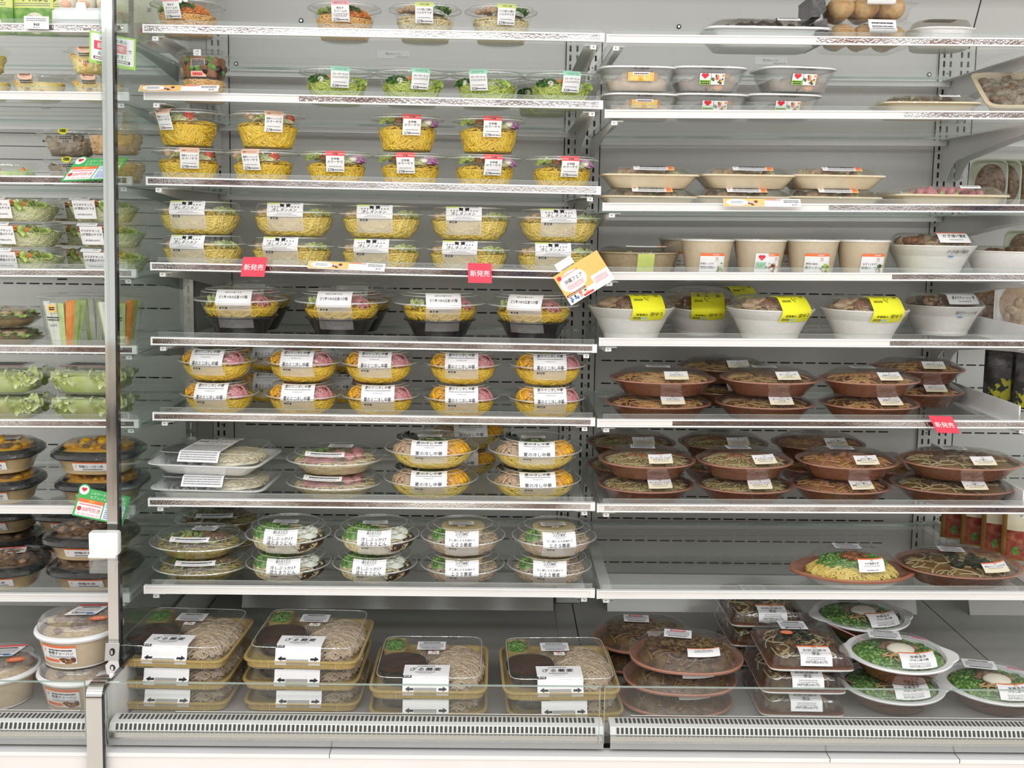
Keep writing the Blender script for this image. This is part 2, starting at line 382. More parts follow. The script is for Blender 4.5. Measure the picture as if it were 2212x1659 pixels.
# food ---------------------------------------------------------------
def worm_side(mb, prof, n, cnt, r, m, rng, steps=16, step=0.0045, curl=0.6, th=(-PI * 1.15, PI * 0.15), vr=(0.05, 1.0), out=0.001):
    L = [0.0]
    for p, q in zip(prof, prof[1:]): L.append(L[-1] + math.hypot(q[1] - p[1], q[2] - p[2]))
    T = L[-1]
    def S(t, v):
        v = min(max(v, 0), T - 1e-7); i = 0
        while i < len(L) - 2 and v > L[i + 1]: i += 1
        k = (v - L[i]) / max(L[i + 1] - L[i], 1e-9); p, q = prof[i], prof[i + 1]
        a = p[0] + (q[0] - p[0]) * k; b = p[1] + (q[1] - p[1]) * k; z = p[2] + (q[2] - p[2]) * k
        c, s = math.cos(t), math.sin(t)
        x = a * math.copysign(abs(c) ** (2 / n), c); y = b * math.copysign(abs(s) ** (2 / n), s)
        dz = q[2] - p[2]; db = p[1] - q[1]
        N = Vector((c * dz, s * dz, (q[1] - p[1]) * -1.0)); N.normalize()
        return Vector((x, y, z)), N, (a + b) / 2
    for _ in range(cnt):
        t = rng.uniform(*th); v = rng.uniform(vr[0] * T, vr[1] * T); h = rng.uniform(0, 6.28); w = rng.uniform(-.7, .7) * curl
        o = rng.uniform(-r * .6, out); pts = []; nr = []
        for k in range(steps):
            p, N, rad = S(t, v)
            oo = o + r * .6 * math.sin(k * .45 + t * 5)
            pts.append(tuple(p + N * oo)); nr.append(tuple(N))
            t += math.cos(h) * step / max(rad, .01); v += math.sin(h) * step
            if v < vr[0] * T or v > vr[1] * T: h = -h; v = min(max(v, vr[0] * T), vr[1] * T)
            h += w; w = w * .92 + rng.uniform(-.12, .12) * curl
        mb.tube(pts, nr, r, m)
def mound(cx, cy, rx, ry, z0, h, p=0.6):
    def zf(x, y):
        q = 1 - ((x - cx) / rx) ** 2 - ((y - cy) / ry) ** 2
        return z0 + h * max(q, 0) ** p
    zf.box = (cx, cy, rx, ry)
    return zf
def mound_mesh(mb, zf, m, seg=20, rings=5, rng=None, amp=0.0006):
    cx, cy, rx, ry = zf.box; rs = []
    for k in range(rings):
        q = 1 - k / rings * .98
        rs.append([(cx + rx * q * math.cos(2 * PI * i / seg), cy + ry * q * math.sin(2 * PI * i / seg), zf(cx + rx * q * math.cos(2 * PI * i / seg), cy + ry * q * math.sin(2 * PI * i / seg)) - .0008 + (rng.uniform(-amp, amp) if rng else 0)) for i in range(seg)])
    mb.loft(rs, m, False, True)
def worm_top(mb, zf, cnt, r, m, rng, steps=14, step=0.004, curl=0.6, out=0.0015, flat_=1.0, sides=4):
    cx, cy, rx, ry = zf.box
    for _ in range(cnt):
        a = rng.uniform(0, 6.28); q = math.sqrt(rng.random()) * .95
        x = cx + rx * q * math.cos(a); y = cy + ry * q * math.sin(a); h = rng.uniform(0, 6.28); w = rng.uniform(-.7, .7) * curl
        o = rng.uniform(0, out); pts = []; nr = []
        for k in range(steps):
            e = .001
            N = Vector((-(zf(x + e, y) - zf(x - e, y)) / (2 * e), -(zf(x, y + e) - zf(x, y - e)) / (2 * e), 1)); N.x = max(-3, min(3, N.x)); N.y = max(-3, min(3, N.y)); N.normalize()
            p = Vector((x, y, zf(x, y))) + N * (o + r * .6 * math.sin(k * .45 + a * 5))
            pts.append(tuple(p)); nr.append(tuple(N))
            x += math.cos(h) * step; y += math.sin(h) * step
            if ((x - cx) / rx) ** 2 + ((y - cy) / ry) ** 2 > .97:
                h = math.atan2(cy - y, cx - x) + rng.uniform(-.8, .8)
                x = cx + (x - cx) * .96; y = cy + (y - cy) * .96
            h += w; w = w * .92 + rng.uniform(-.12, .12) * curl
        mb.tube(pts, nr, r, m, sides, flat_)
def leaves(mb, zf, cnt, size, m, rng, up=0.5):
    cx, cy, rx, ry = zf.box
    for _ in range(cnt):
        a = rng.uniform(0, 6.28); q = math.sqrt(rng.random()) * .9
        x = cx + rx * q * math.cos(a); y = cy + ry * q * math.sin(a)
        c = Vector((x, y, zf(x, y) + rng.uniform(0, .002)))
        d = Vector((rng.uniform(-1, 1), rng.uniform(-1, 1), rng.uniform(-up, up))).normalized()
        e = d.cross(Vector((rng.uniform(-.5, .5), rng.uniform(-.5, .5), 1))).normalized(); N = d.cross(e)
        s = size * rng.uniform(.6, 1.2); k1, k2, p1, p2 = rng.uniform(3, 7), rng.uniform(3, 7), rng.uniform(0, 6), rng.uniform(0, 6)
        vs = []; g = 5
        for j in range(g):
            for i in range(g):
                u = i / (g - 1) - .5; v = j / (g - 1) - .5
                wd = 1 - .5 * (2 * abs(u)) ** 2
                vs.append(tuple(c + d * (u * s * 1.3) + e * (v * s * wd) + N * (s * .16 * (math.sin(k1 * u * 2 + p1) + math.sin(k2 * v * 2.4 + p2)))))
        mb.add(vs, [(j * g + i, j * g + i + 1, (j + 1) * g + i + 1, (j + 1) * g + i) for j in range(g - 1) for i in range(g - 1)], m, True)
def chunks(mb, zf, cnt, r, m, rng, flatn=.7):
    cx, cy, rx, ry = zf.box
    for _ in range(cnt):
        a = rng.uniform(0, 6.28); q = math.sqrt(rng.random()) * .85
        x = cx + rx * q * math.cos(a); y = cy + ry * q * math.sin(a); k = rng.uniform(.7, 1.25) * r
        mb.blob((x, y, zf(x, y) + k * .15), (k * rng.uniform(.8, 1.3), k * rng.uniform(.8, 1.3), k * flatn), m, rng)
def scallions(mb, zf, cnt, r, m, rng):
    """thin rings of green onion lying at all angles"""
    cx, cy, rx, ry = zf.box
    for _ in range(cnt):
        a = rng.uniform(0, 6.28); q = math.sqrt(rng.random()) * .95
        c = Vector((cx + rx * q * math.cos(a), cy + ry * q * math.sin(a), 0)); c.z = zf(c.x, c.y) + rng.uniform(0, .002)
        N = Vector((rng.uniform(-.8, .8), rng.uniform(-.8, .8), 1)).normalized(); d = N.orthogonal().normalized(); e = N.cross(d)
        k = r * rng.uniform(.6, 1.2); sq = rng.uniform(.5, 1); g = 7; vs = []
        for w in (-.35, .35):
            for i in range(g):
                t = 2 * PI * i / g
                vs.append(tuple(c + d * (k * math.cos(t)) + e * (k * sq * math.sin(t)) + N * (w * k)))
        mb.add(vs, [(i, (i + 1) % g, g + (i + 1) % g, g + i) for i in range(g)], m, True)

# things ---------------------------------------------------------------
PROTO = {}
class Kind:
    def __init__(self, key, name, cat): self.parts = []; self.name = name; self.cat = cat; PROTO[key] = self
    def part(self, name, mb, parent=None, label=None, stuff=False, turn=False):
        """turn: food that may be laid in another way in each copy"""
        crisp = name in ('bowl', 'lid', 'cup', 'tray', 'dish', 'rim', 'soup_bowl', 'sauce_cup', 'green_onion_cup', 'label', 'seal_label', 'price_sticker', 'sauce_tape', 'sleeve', 'carton', 'printed_front', 'topping_tray', 'film_wrap', 'yam_cup') or name.endswith('stick')
        self.parts.append((name, mb.build(name, 38 if crisp else 130), parent, label, stuff, turn)); return len(self.parts) - 1
def tag(o, label=None, cat=None, group=None, kind=None):
    if label: o['label'] = label
    if cat: o['category'] = cat
    if group: o['group'] = group
    if kind: o['kind'] = kind
    return o
def link(name, me, parent=None):
    o = bpy.data.objects.new(name, me); COL.objects.link(o)
    if parent is not None: o.parent = parent
    return o
def put(key, x, y, z, rot=0.0, k=1.0, label='', group=None, var=0, tilt=(0, 0), kz=1.0):
    K = PROTO[key]
    root = bpy.data.objects.new(K.name, None); COL.objects.link(root); root.empty_display_size = .02
    root.location = (x, y, z); root.rotation_euler = (math.radians(tilt[0]), math.radians(tilt[1]), math.radians(rot)); root.scale = (k, k, k * kz)
    tag(root, label, K.cat, group)
    made = []
    for name, me, parent, lab, stuff, turn in K.parts:
        o = link(name, me, root if parent is None else made[parent])
        if lab: o['label'] = lab
        if stuff: o['kind'] = 'stuff'
        if turn and var: o.scale = (-1 if var & 1 else 1, 1, 1)
        made.append(o)
    return root
def solo(name, mb, label, cat, group=None, parent=None):
    return tag(link(name, mb.build(name), parent), label, cat, group)
def empty(name, loc, label, cat, group=None):
    o = bpy.data.objects.new(name, None); COL.objects.link(o); o.location = loc; o.empty_display_size = .02
    return tag(o, label, cat, group)
# ------------------------------------------------------------------ kinds of goods
def seven(mb, mf, u, v, s, plate=True):
    if plate: mb.sheet(mf, u - s * .75, u + s * .75, v - s * .55, v + s * .55, 'paper', 2, 2, .0005)
    mb.text('7', mf, u - s * .08, v, s * .85, 'orange_ink', off=.0009)
    mb.sheet(mf, u + s * .22, u + s * .34, v - s * .3, v + s * .38, 'green_ink', 1, 1, .0009)
    mb.sheet(mf, u - s * .36, u + s * .1, v - s * .42, v - s * .30, 'red_ink', 1, 1, .0011)
def chilled(mb, mf, u, v, w=.013, h=.0038):
    mb.sheet(mf, u - w / 2, u + w / 2, v - h / 2, v + h / 2, 'ink', 2, 1, .0006)
    mb.text('要冷蔵', mf, u, v, h * .72, 'paper', w=w * .8, off=.0010)

def info_label(mb, mf, w, h, rng, head=None, lines=7, title=None, skew=0):
    """white sticker of small print printed on the lid of every pack"""
    mb.sheet(mf, -w / 2, w / 2, 0, h, 'paper', 3, 3, .0004)
    v = .12 * h
    if head: mb.sheet(mf, -w / 2, w / 2, 0, h * .16, head, 3, 1, .0007); v = .22 * h
    mb.fine(mf, -w * .3, w * .3, v, v + h * .10, 1, 'ink', rng, .0008, .9)
    mb.fine(mf, -w * .42, w * .42, v + h * .14, h * .74, lines, 'ink_grey', rng, .0008, .42)
    mb.fine(mf, -w * .34, w * .34, h * .76, h * .90, 1, 'ink', rng, .0008, .6)

def price_label(mb, mf, w, h, rng, title, price=None, cream=False, strip='orange_ink', pic=None, sub=None):
    mb.sheet(mf, -w / 2, w / 2, 0, h, 'paper', 6, 3, .0004)
    if strip: mb.sheet(mf, -w / 2, w / 2, 0, h * .10, strip, 6, 1, .0007)
    if cream: mb.sheet(mf, -w / 2, w / 2, h * .52, h, 'paper_cream', 6, 2, .0006)
    seven_s = h * .17
    mb.text('7', mf, 0, h * .20, seven_s, 'orange_ink', off=.0008)
    mb.sheet(mf, seven_s * .45, seven_s * .6, h * .12, h * .29, 'green_ink', 1, 1, .0008)
    t = title.split('/')
    for i, s in enumerate(t): mb.text(s, mf, 0, h * (.40 + .18 * i), h * (.16 if i == 0 or cream else .12), 'ink', w=w * .84, off=.0009)
    v = h * (.40 + .18 * len(t))
    mb.fine(mf, -w * .3, w * .3, v - h * .06, v + h * .06, 2, 'ink_grey', rng, .0008, .4)
    if price: mb.text(price, mf, 0, h * .88, h * .12, 'ink', w=w * .7, off=.0009)

# ---- deep round salad bowls -------------------------------------------
SAL_BODY = [(.044, .040, 0), (.0485, .0445, .002), (.0665, .062, .0665), (.070, .0655, .068), (.0765, .072, .069), (.0768, .0723, .071)]
SAL_LID = [(.0768, .0723, .071), (.0765, .072, .0735), (.0705, .066, .0745), (.069, .0645, .079), (.064, .060, .081), (.030, .028, .0805)]
SAL_IN = [(.0465, .0425, .0035), (.0600, .0555, .052)]
def salad_bowl(key, noodle, band, lines, price, tops, band_text='', seed=1, fill=.047, thick=.0021):
    rng = random.Random(seed); K = Kind(key, 'pasta_salad_bowl', 'salad bowl')
    b = MB(); b.shell(SAL_BODY, 2.2, 'clear_cup', 44, cap0=True); K.part('bowl', b)
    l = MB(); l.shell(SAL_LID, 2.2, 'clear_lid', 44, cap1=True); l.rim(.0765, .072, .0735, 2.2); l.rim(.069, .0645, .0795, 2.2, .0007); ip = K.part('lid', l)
    inn = SAL_IN if fill > .05 else [(.0465, .0425, .0035), (.0465 + .0135 * fill / .052, .0425 + .013 * fill / .052, fill)]
    c = MB(); c.shell(scale_prof(inn, .95), 2.2, noodle, 28, cap0=True)
    a, bb, z = inn[-1]; zf = mound(0, 0, a * .98, bb * .98, z - .001, .012)
    mound_mesh(c, zf, noodle, 24, 5, rng)
    worm_side(c, scale_prof(inn, .975), 2.2, 92, thick, noodle, rng, 34, .0042, .5, out=.0016)
    worm_top(c, zf, 40, thick, noodle, rng, 24, .0042, .5, .004)
    K.part('noodles', c, stuff=True)
    for tname, fn in tops:
        t = MB(); fn(t, rng); K.part(tname, t)
    # paper seal from the lid down the front
    pl = MB()
    prof = [(.050, .047, .0822), (.0655, .0615, .0816), (.0695, .066, .0785), (.0772, .0728, .0735), (.062, .058, .030)]
    mf = drape(prof, 2.2); s0 = mf.L[1] + .002
    w = .0195
    pl.sheet(mf, -w, w, s0, s0 + .016, band, 8, 4, .0004)
    pl.sheet(mf, -w * .94, w * .94, s0 + .016, s0 + .052, 'paper', 8, 8, .0006)
    if band_text: pl.text(band_text, mf, 0, s0 + .0115, .0035, 'ink', w=.030, off=.0009)
    n = len(lines)
    for i, s in enumerate(lines): pl.text(s, mf, 0, s0 + .0225 + i * .0068, .0052 if n < 3 else .0047, 'ink', w=.031, off=.001)
    pl.fine(mf, -.013, .013, s0 + .0385, s0 + .0415, 1, 'ink_grey', rng, .0009, .5)
    pl.text(price, mf, -.009, s0 + .0475, .0058, 'ink', off=.001)
    pl.fine(mf, -.003, .016, s0 + .0465, s0 + .049, 1, 'ink', rng, .0009, .7)
    K.part('seal_label', pl, label='paper seal with %s band' % band.split('_')[0])
def T_green(cx, cy, rx, ry, h=.018, z=.050, m='lettuce', cnt=34, s=.012):
    return lambda b, r: (leaves(b, mound(cx, cy, rx, ry, z, h), cnt, s, m, r, 1.0))
def T_shred(cx, cy, rx, ry, m, h=.018, z=.050, cnt=60, rr=.0011):
    def f(b, r):
        zf = mound(cx, cy, rx, ry, z, h); mound_mesh(b, zf, m, 14, 4, r); worm_top(b, zf, cnt, rr, m, r, 9, .0045, .35, .0025)
    return f
def T_chunk(cx, cy, rx, ry, m, h=.014, z=.051, cnt=7, s=.009):
    return lambda b, r: chunks(b, mound(cx, cy, rx, ry, z, h), cnt, s, m, r)
def T_ball(cx, cy, z, s, m):
    return lambda b, r: b.blob((cx, cy, z), (s, s, s), m, r, .03, 14, 9)
salad_bowl('mentai', 'orange_noodle', 'pink_ink', ['明太子', 'クリームの', 'パスタサラダ'], '278', [
    ('carrot', T_shred(.022, -.018, .034, .034, 'carrot', .020)), ('lettuce', T_green(-.035, -.022, .02, .025)), ('spinach', T_green(.020, -.044, .022, .014, .012, .055, 'dark_leaf', 26))], '明太子クリーム', 11)
salad_bowl('tuna', 'cream_noodle', 'limey_ink', ['ツナ大根と大葉の', 'パスタサラダ'], '278', [
    ('tuna', T_chunk(-.030, -.024, .028, .028, 'chicken', .014, .060, 16, .007)), ('shiso', T_green(.034, -.026, .022, .024, .016, .060, 'dark_leaf', 30, .011)), ('radish', T_shred(.012, -.03, .03, .03, 'radish', .012, .058, 40))], '大根と大葉', 12)
salad_bowl('basil', 'green_noodle', 'mint_ink', ['スモークサーモンの', 'バジルパスタサラダ'], '328', [
    ('lettuce', T_green(-.036, -.022, .024, .028, .016, .044, 'dark_leaf', 40, .014)), ('greens', T_green(.028, -.030, .030, .022, .014, .044, 'lettuce', 34, .012)), ('salmon', T_chunk(-.012, -.040, .014, .01, 'carrot', .010, .050, 3, .007)), ('onion', T_shred(.01, -.034, .036, .02, 'radish', .010, .047, 26)), ('mozzarella', T_ball(-.036, -.040, .054, .007, 'egg_white'))], 'バジルソース', 13, .047)
salad_bowl('sesame', 'yellow_noodle', 'peach_ink', ['胡麻ドレッシング', 'のラーサラ'], '278', [
    ('chicken', T_chunk(-.038, -.026, .020, .024, 'chicken', .014, .058, 12, .008)), ('lettuce', T_green(-.008, -.040, .034, .02, .014, .056, 'pale_lettuce', 40, .010)), ('cabbage', T_shred(.012, -.032, .036, .026, 'cabbage', .012, .056, 50)), ('tomato', T_ball(.038, -.036, .066, .011, 'tomato'))], '胡麻ドレッシング', 14)
salad_bowl('sweetspicy', 'yellow_noodle', 'rose_ink', ['甘辛鶏', 'のラーサラ'], '278', [
    ('mizuna', T_green(-.042, -.024, .018, .024, .016, .058, 'lettuce', 36, .010)), ('glazed_chicken', T_chunk(-.010, -.036, .024, .02, 'glazed_meat', .012, .060, 9, .009)), ('purple_cabbage', T_shred(.042, -.024, .018, .024, 'purple_cabbage', .014, .058, 50)), ('cabbage', T_shred(.012, -.042, .03, .016, 'cabbage', .010, .055, 36)), ('egg', T_chunk(.030, -.044, .009, .008, 'egg_white', .008, .058, 2, .008))], '甘辛鶏', 15)

# ---- tall cup -----------------------------------------------------------
def tall_cup():
    rng = random.Random(20); K = Kind('tallcup', 'tall_noodle_cup', 'noodle cup')
    b = MB(); b.shell([(.040, .040, 0), (.042, .042, .002), (.047, .047, .094), (.050, .050, .095)], 2, 'clear_cup', 36, cap0=True); K.part('cup', b)
    l = MB(); l.shell([(.050, .050, .095), (.054, .054, .096), (.0545, .0545, .099), (.048, .048, .101), (.047, .047, .105), (.02, .02, .105)], 2, 'clear_lid', 36, cap1=True); K.part('lid', l)
    c = MB(); p = [(.0385, .0385, .003), (.041, .041, .046)]
    c.shell(p, 2, 'orange_noodle', 24, True, True); worm_side(c, p, 2, 70, .0013, 'orange_noodle', rng, 16, .004, .7); worm_side(c, p, 2, 14, .0012, 'lettuce', rng, 10, .004, .4); K.part('noodles', c, stuff=True)
    t = MB(); p2 = [(.0415, .0415, .052), (.044, .044, .090)]; t.shell(p2, 2, 'glazed_meat', 24, True, True); zf = mound(0, 0, .042, .042, .088, .006)
    for k in range(34):
        a = rng.uniform(-3.6, .4); z = rng.uniform(.055, .090); q = .040
        t.blob((q * math.cos(a), q * math.sin(a), z), (.007, .007, .007), rng.choice(['beef', 'dark_leaf', 'scallion', 'egg_yolk', 'sauce']), rng)
    K.part('topping_tray', t)
    pl = MB(); mf = drape([(.0478, .0478, .104), (.049, .049, .100), (.0478, .0478, .092), (.0425, .0425, .04)], 2)
    pl.sheet(mf, -.0075, .0075, .001, .013, 'paper', 3, 3, .0006); pl.text('119', mf, 0, .005, .0035, 'ink', off=.001); pl.text('kcal', mf, 0, .010, .002, 'ink', off=.001)
    pl.sheet(mf, -.014, .014, .019, .033, 'label_film', 4, 3, .0006); pl.fine(mf, -.012, .012, .02, .032, 4, 'ink', rng, .001, .6)
    pl.sheet(mf, -.015, .015, .043, .054, 'peach_ink', 4, 3, .0006); pl.fine(mf, -.011, .008, .0455, .0515, 1, 'red_ink', rng, .001, .9)
    K.part('label', pl)
tall_cup()

# ---- oval bowl of cold noodles with fluted sides -------------------------
def domed_bowl(key, name, cat, body, lid, n, fill, build_food, label_fn, body_mat='clear_cup', lid_mat='clear_lid', flute=.012, fn=40, seg=80, tab=None, black=None):
    rng = random.Random(hash(key) % 1000 if False else sum(map(ord, key))); K = Kind(key, name, cat)
    b = MB(); b.shell(body, n, body_mat, seg, cap0=True, flute=flute, fn=fn, fz=(body[1][2], body[-2][2] - .004))
    if tab: b.prism([(x * tab[0], y) for x, y in ((body[-1][0] * .80, -.052), (body[-1][0] * 1.07, -.040), (body[-1][0] * 1.06, -.012), (body[-1][0] * .98, 0.0))], 'z', body[-1][2] - .0015, body[-1][2] - .0005, body_mat)
    ib = K.part('bowl', b)
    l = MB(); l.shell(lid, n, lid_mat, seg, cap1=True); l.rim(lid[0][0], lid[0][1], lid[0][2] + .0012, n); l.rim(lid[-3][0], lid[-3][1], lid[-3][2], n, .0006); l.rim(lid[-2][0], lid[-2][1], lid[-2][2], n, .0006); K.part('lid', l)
    if black: black(K)
    build_food(K, rng)
    pl = MB(); label_fn(pl, rng); K.part('label', pl)
    return K
def noodle_fill(K, rng, prof, n, m, r=.0017, side=120, top=70, dome=.010, curl=.8, name='noodles', step=.0045, th=(-PI * 1.15, PI * .15)):
    r *= 1.12
    c = MB(); c.shell(scale_prof(prof, .945), n, m, 30, cap0=True); a, b, z = prof[-1]
    zf = mound(0, 0, a * .98, b * .98, z - .001, dome); mound_mesh(c, zf, m, 24, 5, rng)
    worm_side(c, scale_prof(prof, .968), n, side, r, m, rng, 30, step * .9, curl * .7, th, out=.0016); worm_top(c, zf, top, r, m, rng, 26, step * .9, curl * .7, .004)
    K.part(name, c, stuff=True)
# cold tanmen
TAN_B = [(.054, .044, 0), (.064, .054, .004), (.077, .066, .020), (.0840, .073, .040), (.0845, .0735, .047), (.0915, .080, .0485), (.092, .0805, .0500)]
TAN_L = [(.092, .0805, .0500), (.0845, .0735, .0515), (.0825, .0715, .060), (.0765, .066, .0675), (.060, .050, .0692), (.030, .02, .0690)]
def tan_food(K, rng):
    noodle_fill(K, rng, [(.052, .042, .003), (.062, .052, .006), (.074, .063, .020), (.081, .070, .040)], 2.3, 'lemon_noodle', .0017, 170, 70, .010, 1.0, step=.004)
    t = MB(); leaves(t, mound(.052, -.030, .024, .026, .043, .010), 30, .012, 'pale_lettuce', rng, .8); worm_top(t, mound(.05, -.02, .025, .03, .043, .008), 16, .0018, 'cabbage', rng, 8, .005, .3); K.part('cabbage', t)
    t = MB(); chunks(t, mound(-.048, -.02, .024, .03, .043, .009), 9, .008, 'chicken', rng); K.part('pork', t)
def tan_label(pl, rng):
    pr = [(.0770, .042, .0702), (.0775, .0668, .0694), (.0925, .0812, .0500), (.068, .058, .006)]
    mf = drape(pr, 2.3, -.012); s = mf.L[1] - .001
    pl.sheet(mf, -.037, .037, s, s + .034, 'paper', 12, 10, .0005); pl.sheet(mf, -.037, .037, s + .034, s + .068, 'label_film', 12, 6, .0005)
    pl.sheet(mf, -.037, -.008, s + .001, s + .004, 'limey_ink', 3, 1, .0008); pl.fine(mf, 0, .03, s + .001, s + .004, 1, 'ink_grey', rng, .0009, .6)
    for x, k in ((-.0055, 1), (.0065, -1)):   # two dark figures printed above the name
        pl.add([mf(x + k * u, s + .0130 - v, .0009) for u, v in ((-.005, 0), (-.0035, .004), (-.0055, .007), (-.002, .0105), (.0005, .0085), (.003, .0098), (.0045, .006), (.0025, .004), (.0050, 0), (.0015, .0012), (-.001, .003))], [tuple(range(11)) if k > 0 else tuple(range(10, -1, -1))], 'ink', False)
    for x in (-.026, -.020, -.014, .015, .021, .027): pl.sheet(mf, x - .002, x + .002, s + .0110, s + .0116, 'ink', 2, 1, .0009); pl.sheet(mf, x - .0006, x + .0004, s + .0092, s + .0126, 'ink', 1, 1, .0009)
    pl.text('冷しタンメン', mf, -.001, s + .0185, .0088, 'ink', w=.050, off=.001, slant=.25)
    pl.fine(mf, -.016, .016, s + .0260, s + .0278, 1, 'ink_grey', rng, .001, .5); pl.fine(mf, -.022, .024, s + .0292, s + .0310, 1, 'ink_grey', rng, .001, .5)
    chilled(pl, mf, -.022, s + .038, .015, .0042)
domed_bowl('tanmen', 'cold_noodle_bowl', 'noodle bowl', TAN_B, TAN_L, 2.3, .04, tan_food, tan_label)
# hiroshima dipping noodles on a black bowl
HT = [(.060, .060, .040), (.071, .071, .043), (.0805, .0805, .060), (.084, .084, .067), (.097, .097, .0685), (.0985, .0985, .0705)]
HL = [(.0985, .0985, .0705), (.097, .097, .0735), (.089, .089, .076), (.083, .083, .086), (.074, .074, .0905), (.04, .04, .0895)]
def hiro_black(K):
    b = MB(); b.shell([(.044, .044, 0), (.047, .047, .001), (.057, .057, .018), (.0575, .0575, .019), (.070, .070, .038), (.0765, .0765, .0405), (.0775, .0775, .043), (.073, .073, .0435), (.06, .06, .042)], 2, 'black_plastic', 56, True, True, .012, 28, (.002, .037)); K.part('soup_bowl', b, label='black soup bowl under the clear noodle tray')
def hiro_food(K, rng):
    noodle_fill(K, rng, [(.066, .066, .044), (.076, .076, .058)], 2, 'yellow_noodle', .0019, 90, 60, .012, .9)
    t = MB(); leaves(t, mound(-.042, -.034, .026, .026, .060, .014), 24, .014, 'pale_lettuce', rng); K.part('cabbage', t)
    t = MB(); worm_top(t, mound(.040, -.030, .024, .026, .062, .016), 26, .003, 'ham', rng, 7, .004, .2, .004, .5); mound_mesh(t, mound(.040, -.030, .024, .026, .060, .014), 'ham', 14, 4, rng); K.part('pork', t)
    t = MB(); chunks(t, mound(-.005, -.045, .024, .016, .062, .012), 7, .009, 'radish', rng); K.part('egg', t)
def hiro_label(pl, rng):
    pr = [(.05, .05, .0912), (.0745, .0745, .0912), (.0850, .0850, .0868), (.1008, .1008, .0708), (.0790, .0790, .044), (.072, .072, .038), (.0595, .0595, .019), (.05, .05, .003)]
    mf = drape(pr, 2, 0); s = mf.L[1] - .004
    pl.sheet(mf, -.036, .036, s, s + .044, 'paper', 12, 8, .0005); pl.sheet(mf, -.036, .036, s + .044, s + .056, 'label_film', 12, 4, .0005); pl.sheet(mf, -.035, .035, s + .056, s + .098, 'label_clear', 12, 6, .0006)
    pl.text('旨辛さが増やせる！', mf, 0, s + .014, .0042, 'ink', w=.034, off=.001); pl.text('ピリ辛つゆの広島つけ麺', mf, 0, s + .0255, .0075, 'ink', w=.056, off=.001)
    chilled(pl, mf, -.02, s + .050, .016, .0042)
domed_bowl('hiroshima', 'dipping_noodle_bowl', 'noodle bowl', HT, HL, 2, .06, hiro_food, hiro_label, flute=.008, black=hiro_black)
# summer chilled chinese noodles, small and large
def hiya(key, k, name_txt, ham_m, big):
    B = [(.040 * k, .036 * k, 0), (.050 * k, .046 * k, .003), (.064 * k, .060 * k, .018), (.0695 * k, .065 * k, .032), (.070 * k, .0655 * k, .037), (.0785 * k, .0735 * k, .0383), (.079 * k, .074 * k, .040)]
    Lp = [(.079 * k, .074 * k, .040), (.0715 * k, .067 * k, .0415), (.0690 * k, .0645 * k, .053), (.062 * k, .058 * k, .064), (.052 * k, .048 * k, .0672), (.02 * k, .02 * k, .0670)]
    def food(K, rng):
        noodle_fill(K, rng, [(.038 * k, .034 * k, .003), (.048 * k, .044 * k, .005), (.061 * k, .057 * k, .018), (.067 * k, .0625 * k, .033)], 2.1, 'lemon_noodle' if big else 'yellow_noodle', .0016, 150, 60, .008, .9, step=.004)
        ex, hx = (.040, -.040) if big else (-.040, .040)
        t = MB(); zf = mound(ex * k, -.020 * k, .022 * k, .030 * k, .037, .022); mound_mesh(t, zf, 'egg_strip', 16, 4, rng); worm_top(t, zf, 60, .0022, 'egg_strip', rng, 8, .0045, .5, .004); K.part('egg_strips', t)
        t = MB(); zf = mound(hx * k, -.020 * k, .022 * k, .028 * k, .037, .020); mound_mesh(t, zf, ham_m, 16, 4, rng); worm_top(t, zf, 30, .0034, ham_m, rng, 6, .005, .12, .004, .5); K.part('ham' if not big else 'chicken', t)
        t = MB(); zf = mound(0, .004 * k, .024 * k, .022 * k, .040, .020); mound_mesh(t, zf, 'scallion' if big else 'cabbage', 14, 4, rng); worm_top(t, zf, 50, .0014, 'lettuce' if not big else 'scallion', rng, 6, .0035, .2, .003); K.part('cucumber', t)
        if big:
            t = MB(); leaves(t, mound(-.044 * k, .018 * k, .018 * k, .016 * k, .050, .014), 24, .012, 'seaweed', rng, .9); K.part('seaweed', t)
    def lab(pl, rng):
        pr = [(.03 * k, .03 * k, .0682), (.0525 * k, .0488 * k, .0682), (.0635 * k, .0595 * k, .0650), (.0798 * k, .0752 * k, .0405), (.056 * k, .052 * k, .004)]
        mf = drape(pr, 2.1, 0); s = mf.L[1] + .002; w = .0365 if big else .0335
        pl.sheet(mf, -w, w, s, s + .042, 'paper', 12, 9, .0005); pl.sheet(mf, -w, w, s + .042, s + .068, 'label_film', 12, 5, .0005)
        pl.text(name_txt, mf, 0, s + .0095, .0085, 'ink', w=.052, off=.001, slant=.15); pl.fine(mf, -.026, .026, s + .0155, s + .0185, 1, 'ink_grey', rng, .001, .6)
        pl.text('400円(税込432円)' if big else '330円(税込356円)', mf, 0, s + .0225, .003, 'ink_grey', off=.001)
        pl.text(name_txt, mf, 0, s + .0365, .0092, 'ink', w=.054, off=.001)
        chilled(pl, mf, -.019, s + .050, .015, .0042)
        mf2 = flat((-.002, -.030 * k, .0678), (1, 0, 0), (0, -1, .12)); seven(pl, mf2, 0, 0, .010)
        if big:
            mf3 = flat((-.004, .006 * k, .0679), (1, .0, 0), (.0, -1, 0)); info_label(pl, mf3, .050, .026, rng)
    domed_bowl(key, 'chilled_chinese_noodle_bowl', 'noodle bowl', B, Lp, 2.1, .03, food, lab, tab=(-1,))
hiya('hiya_mini', 1.0, '夏のミニ冷し中華', 'ham', False)
hiya('hiya_big', 1.23, '夏の冷し中華', 'chicken', True)
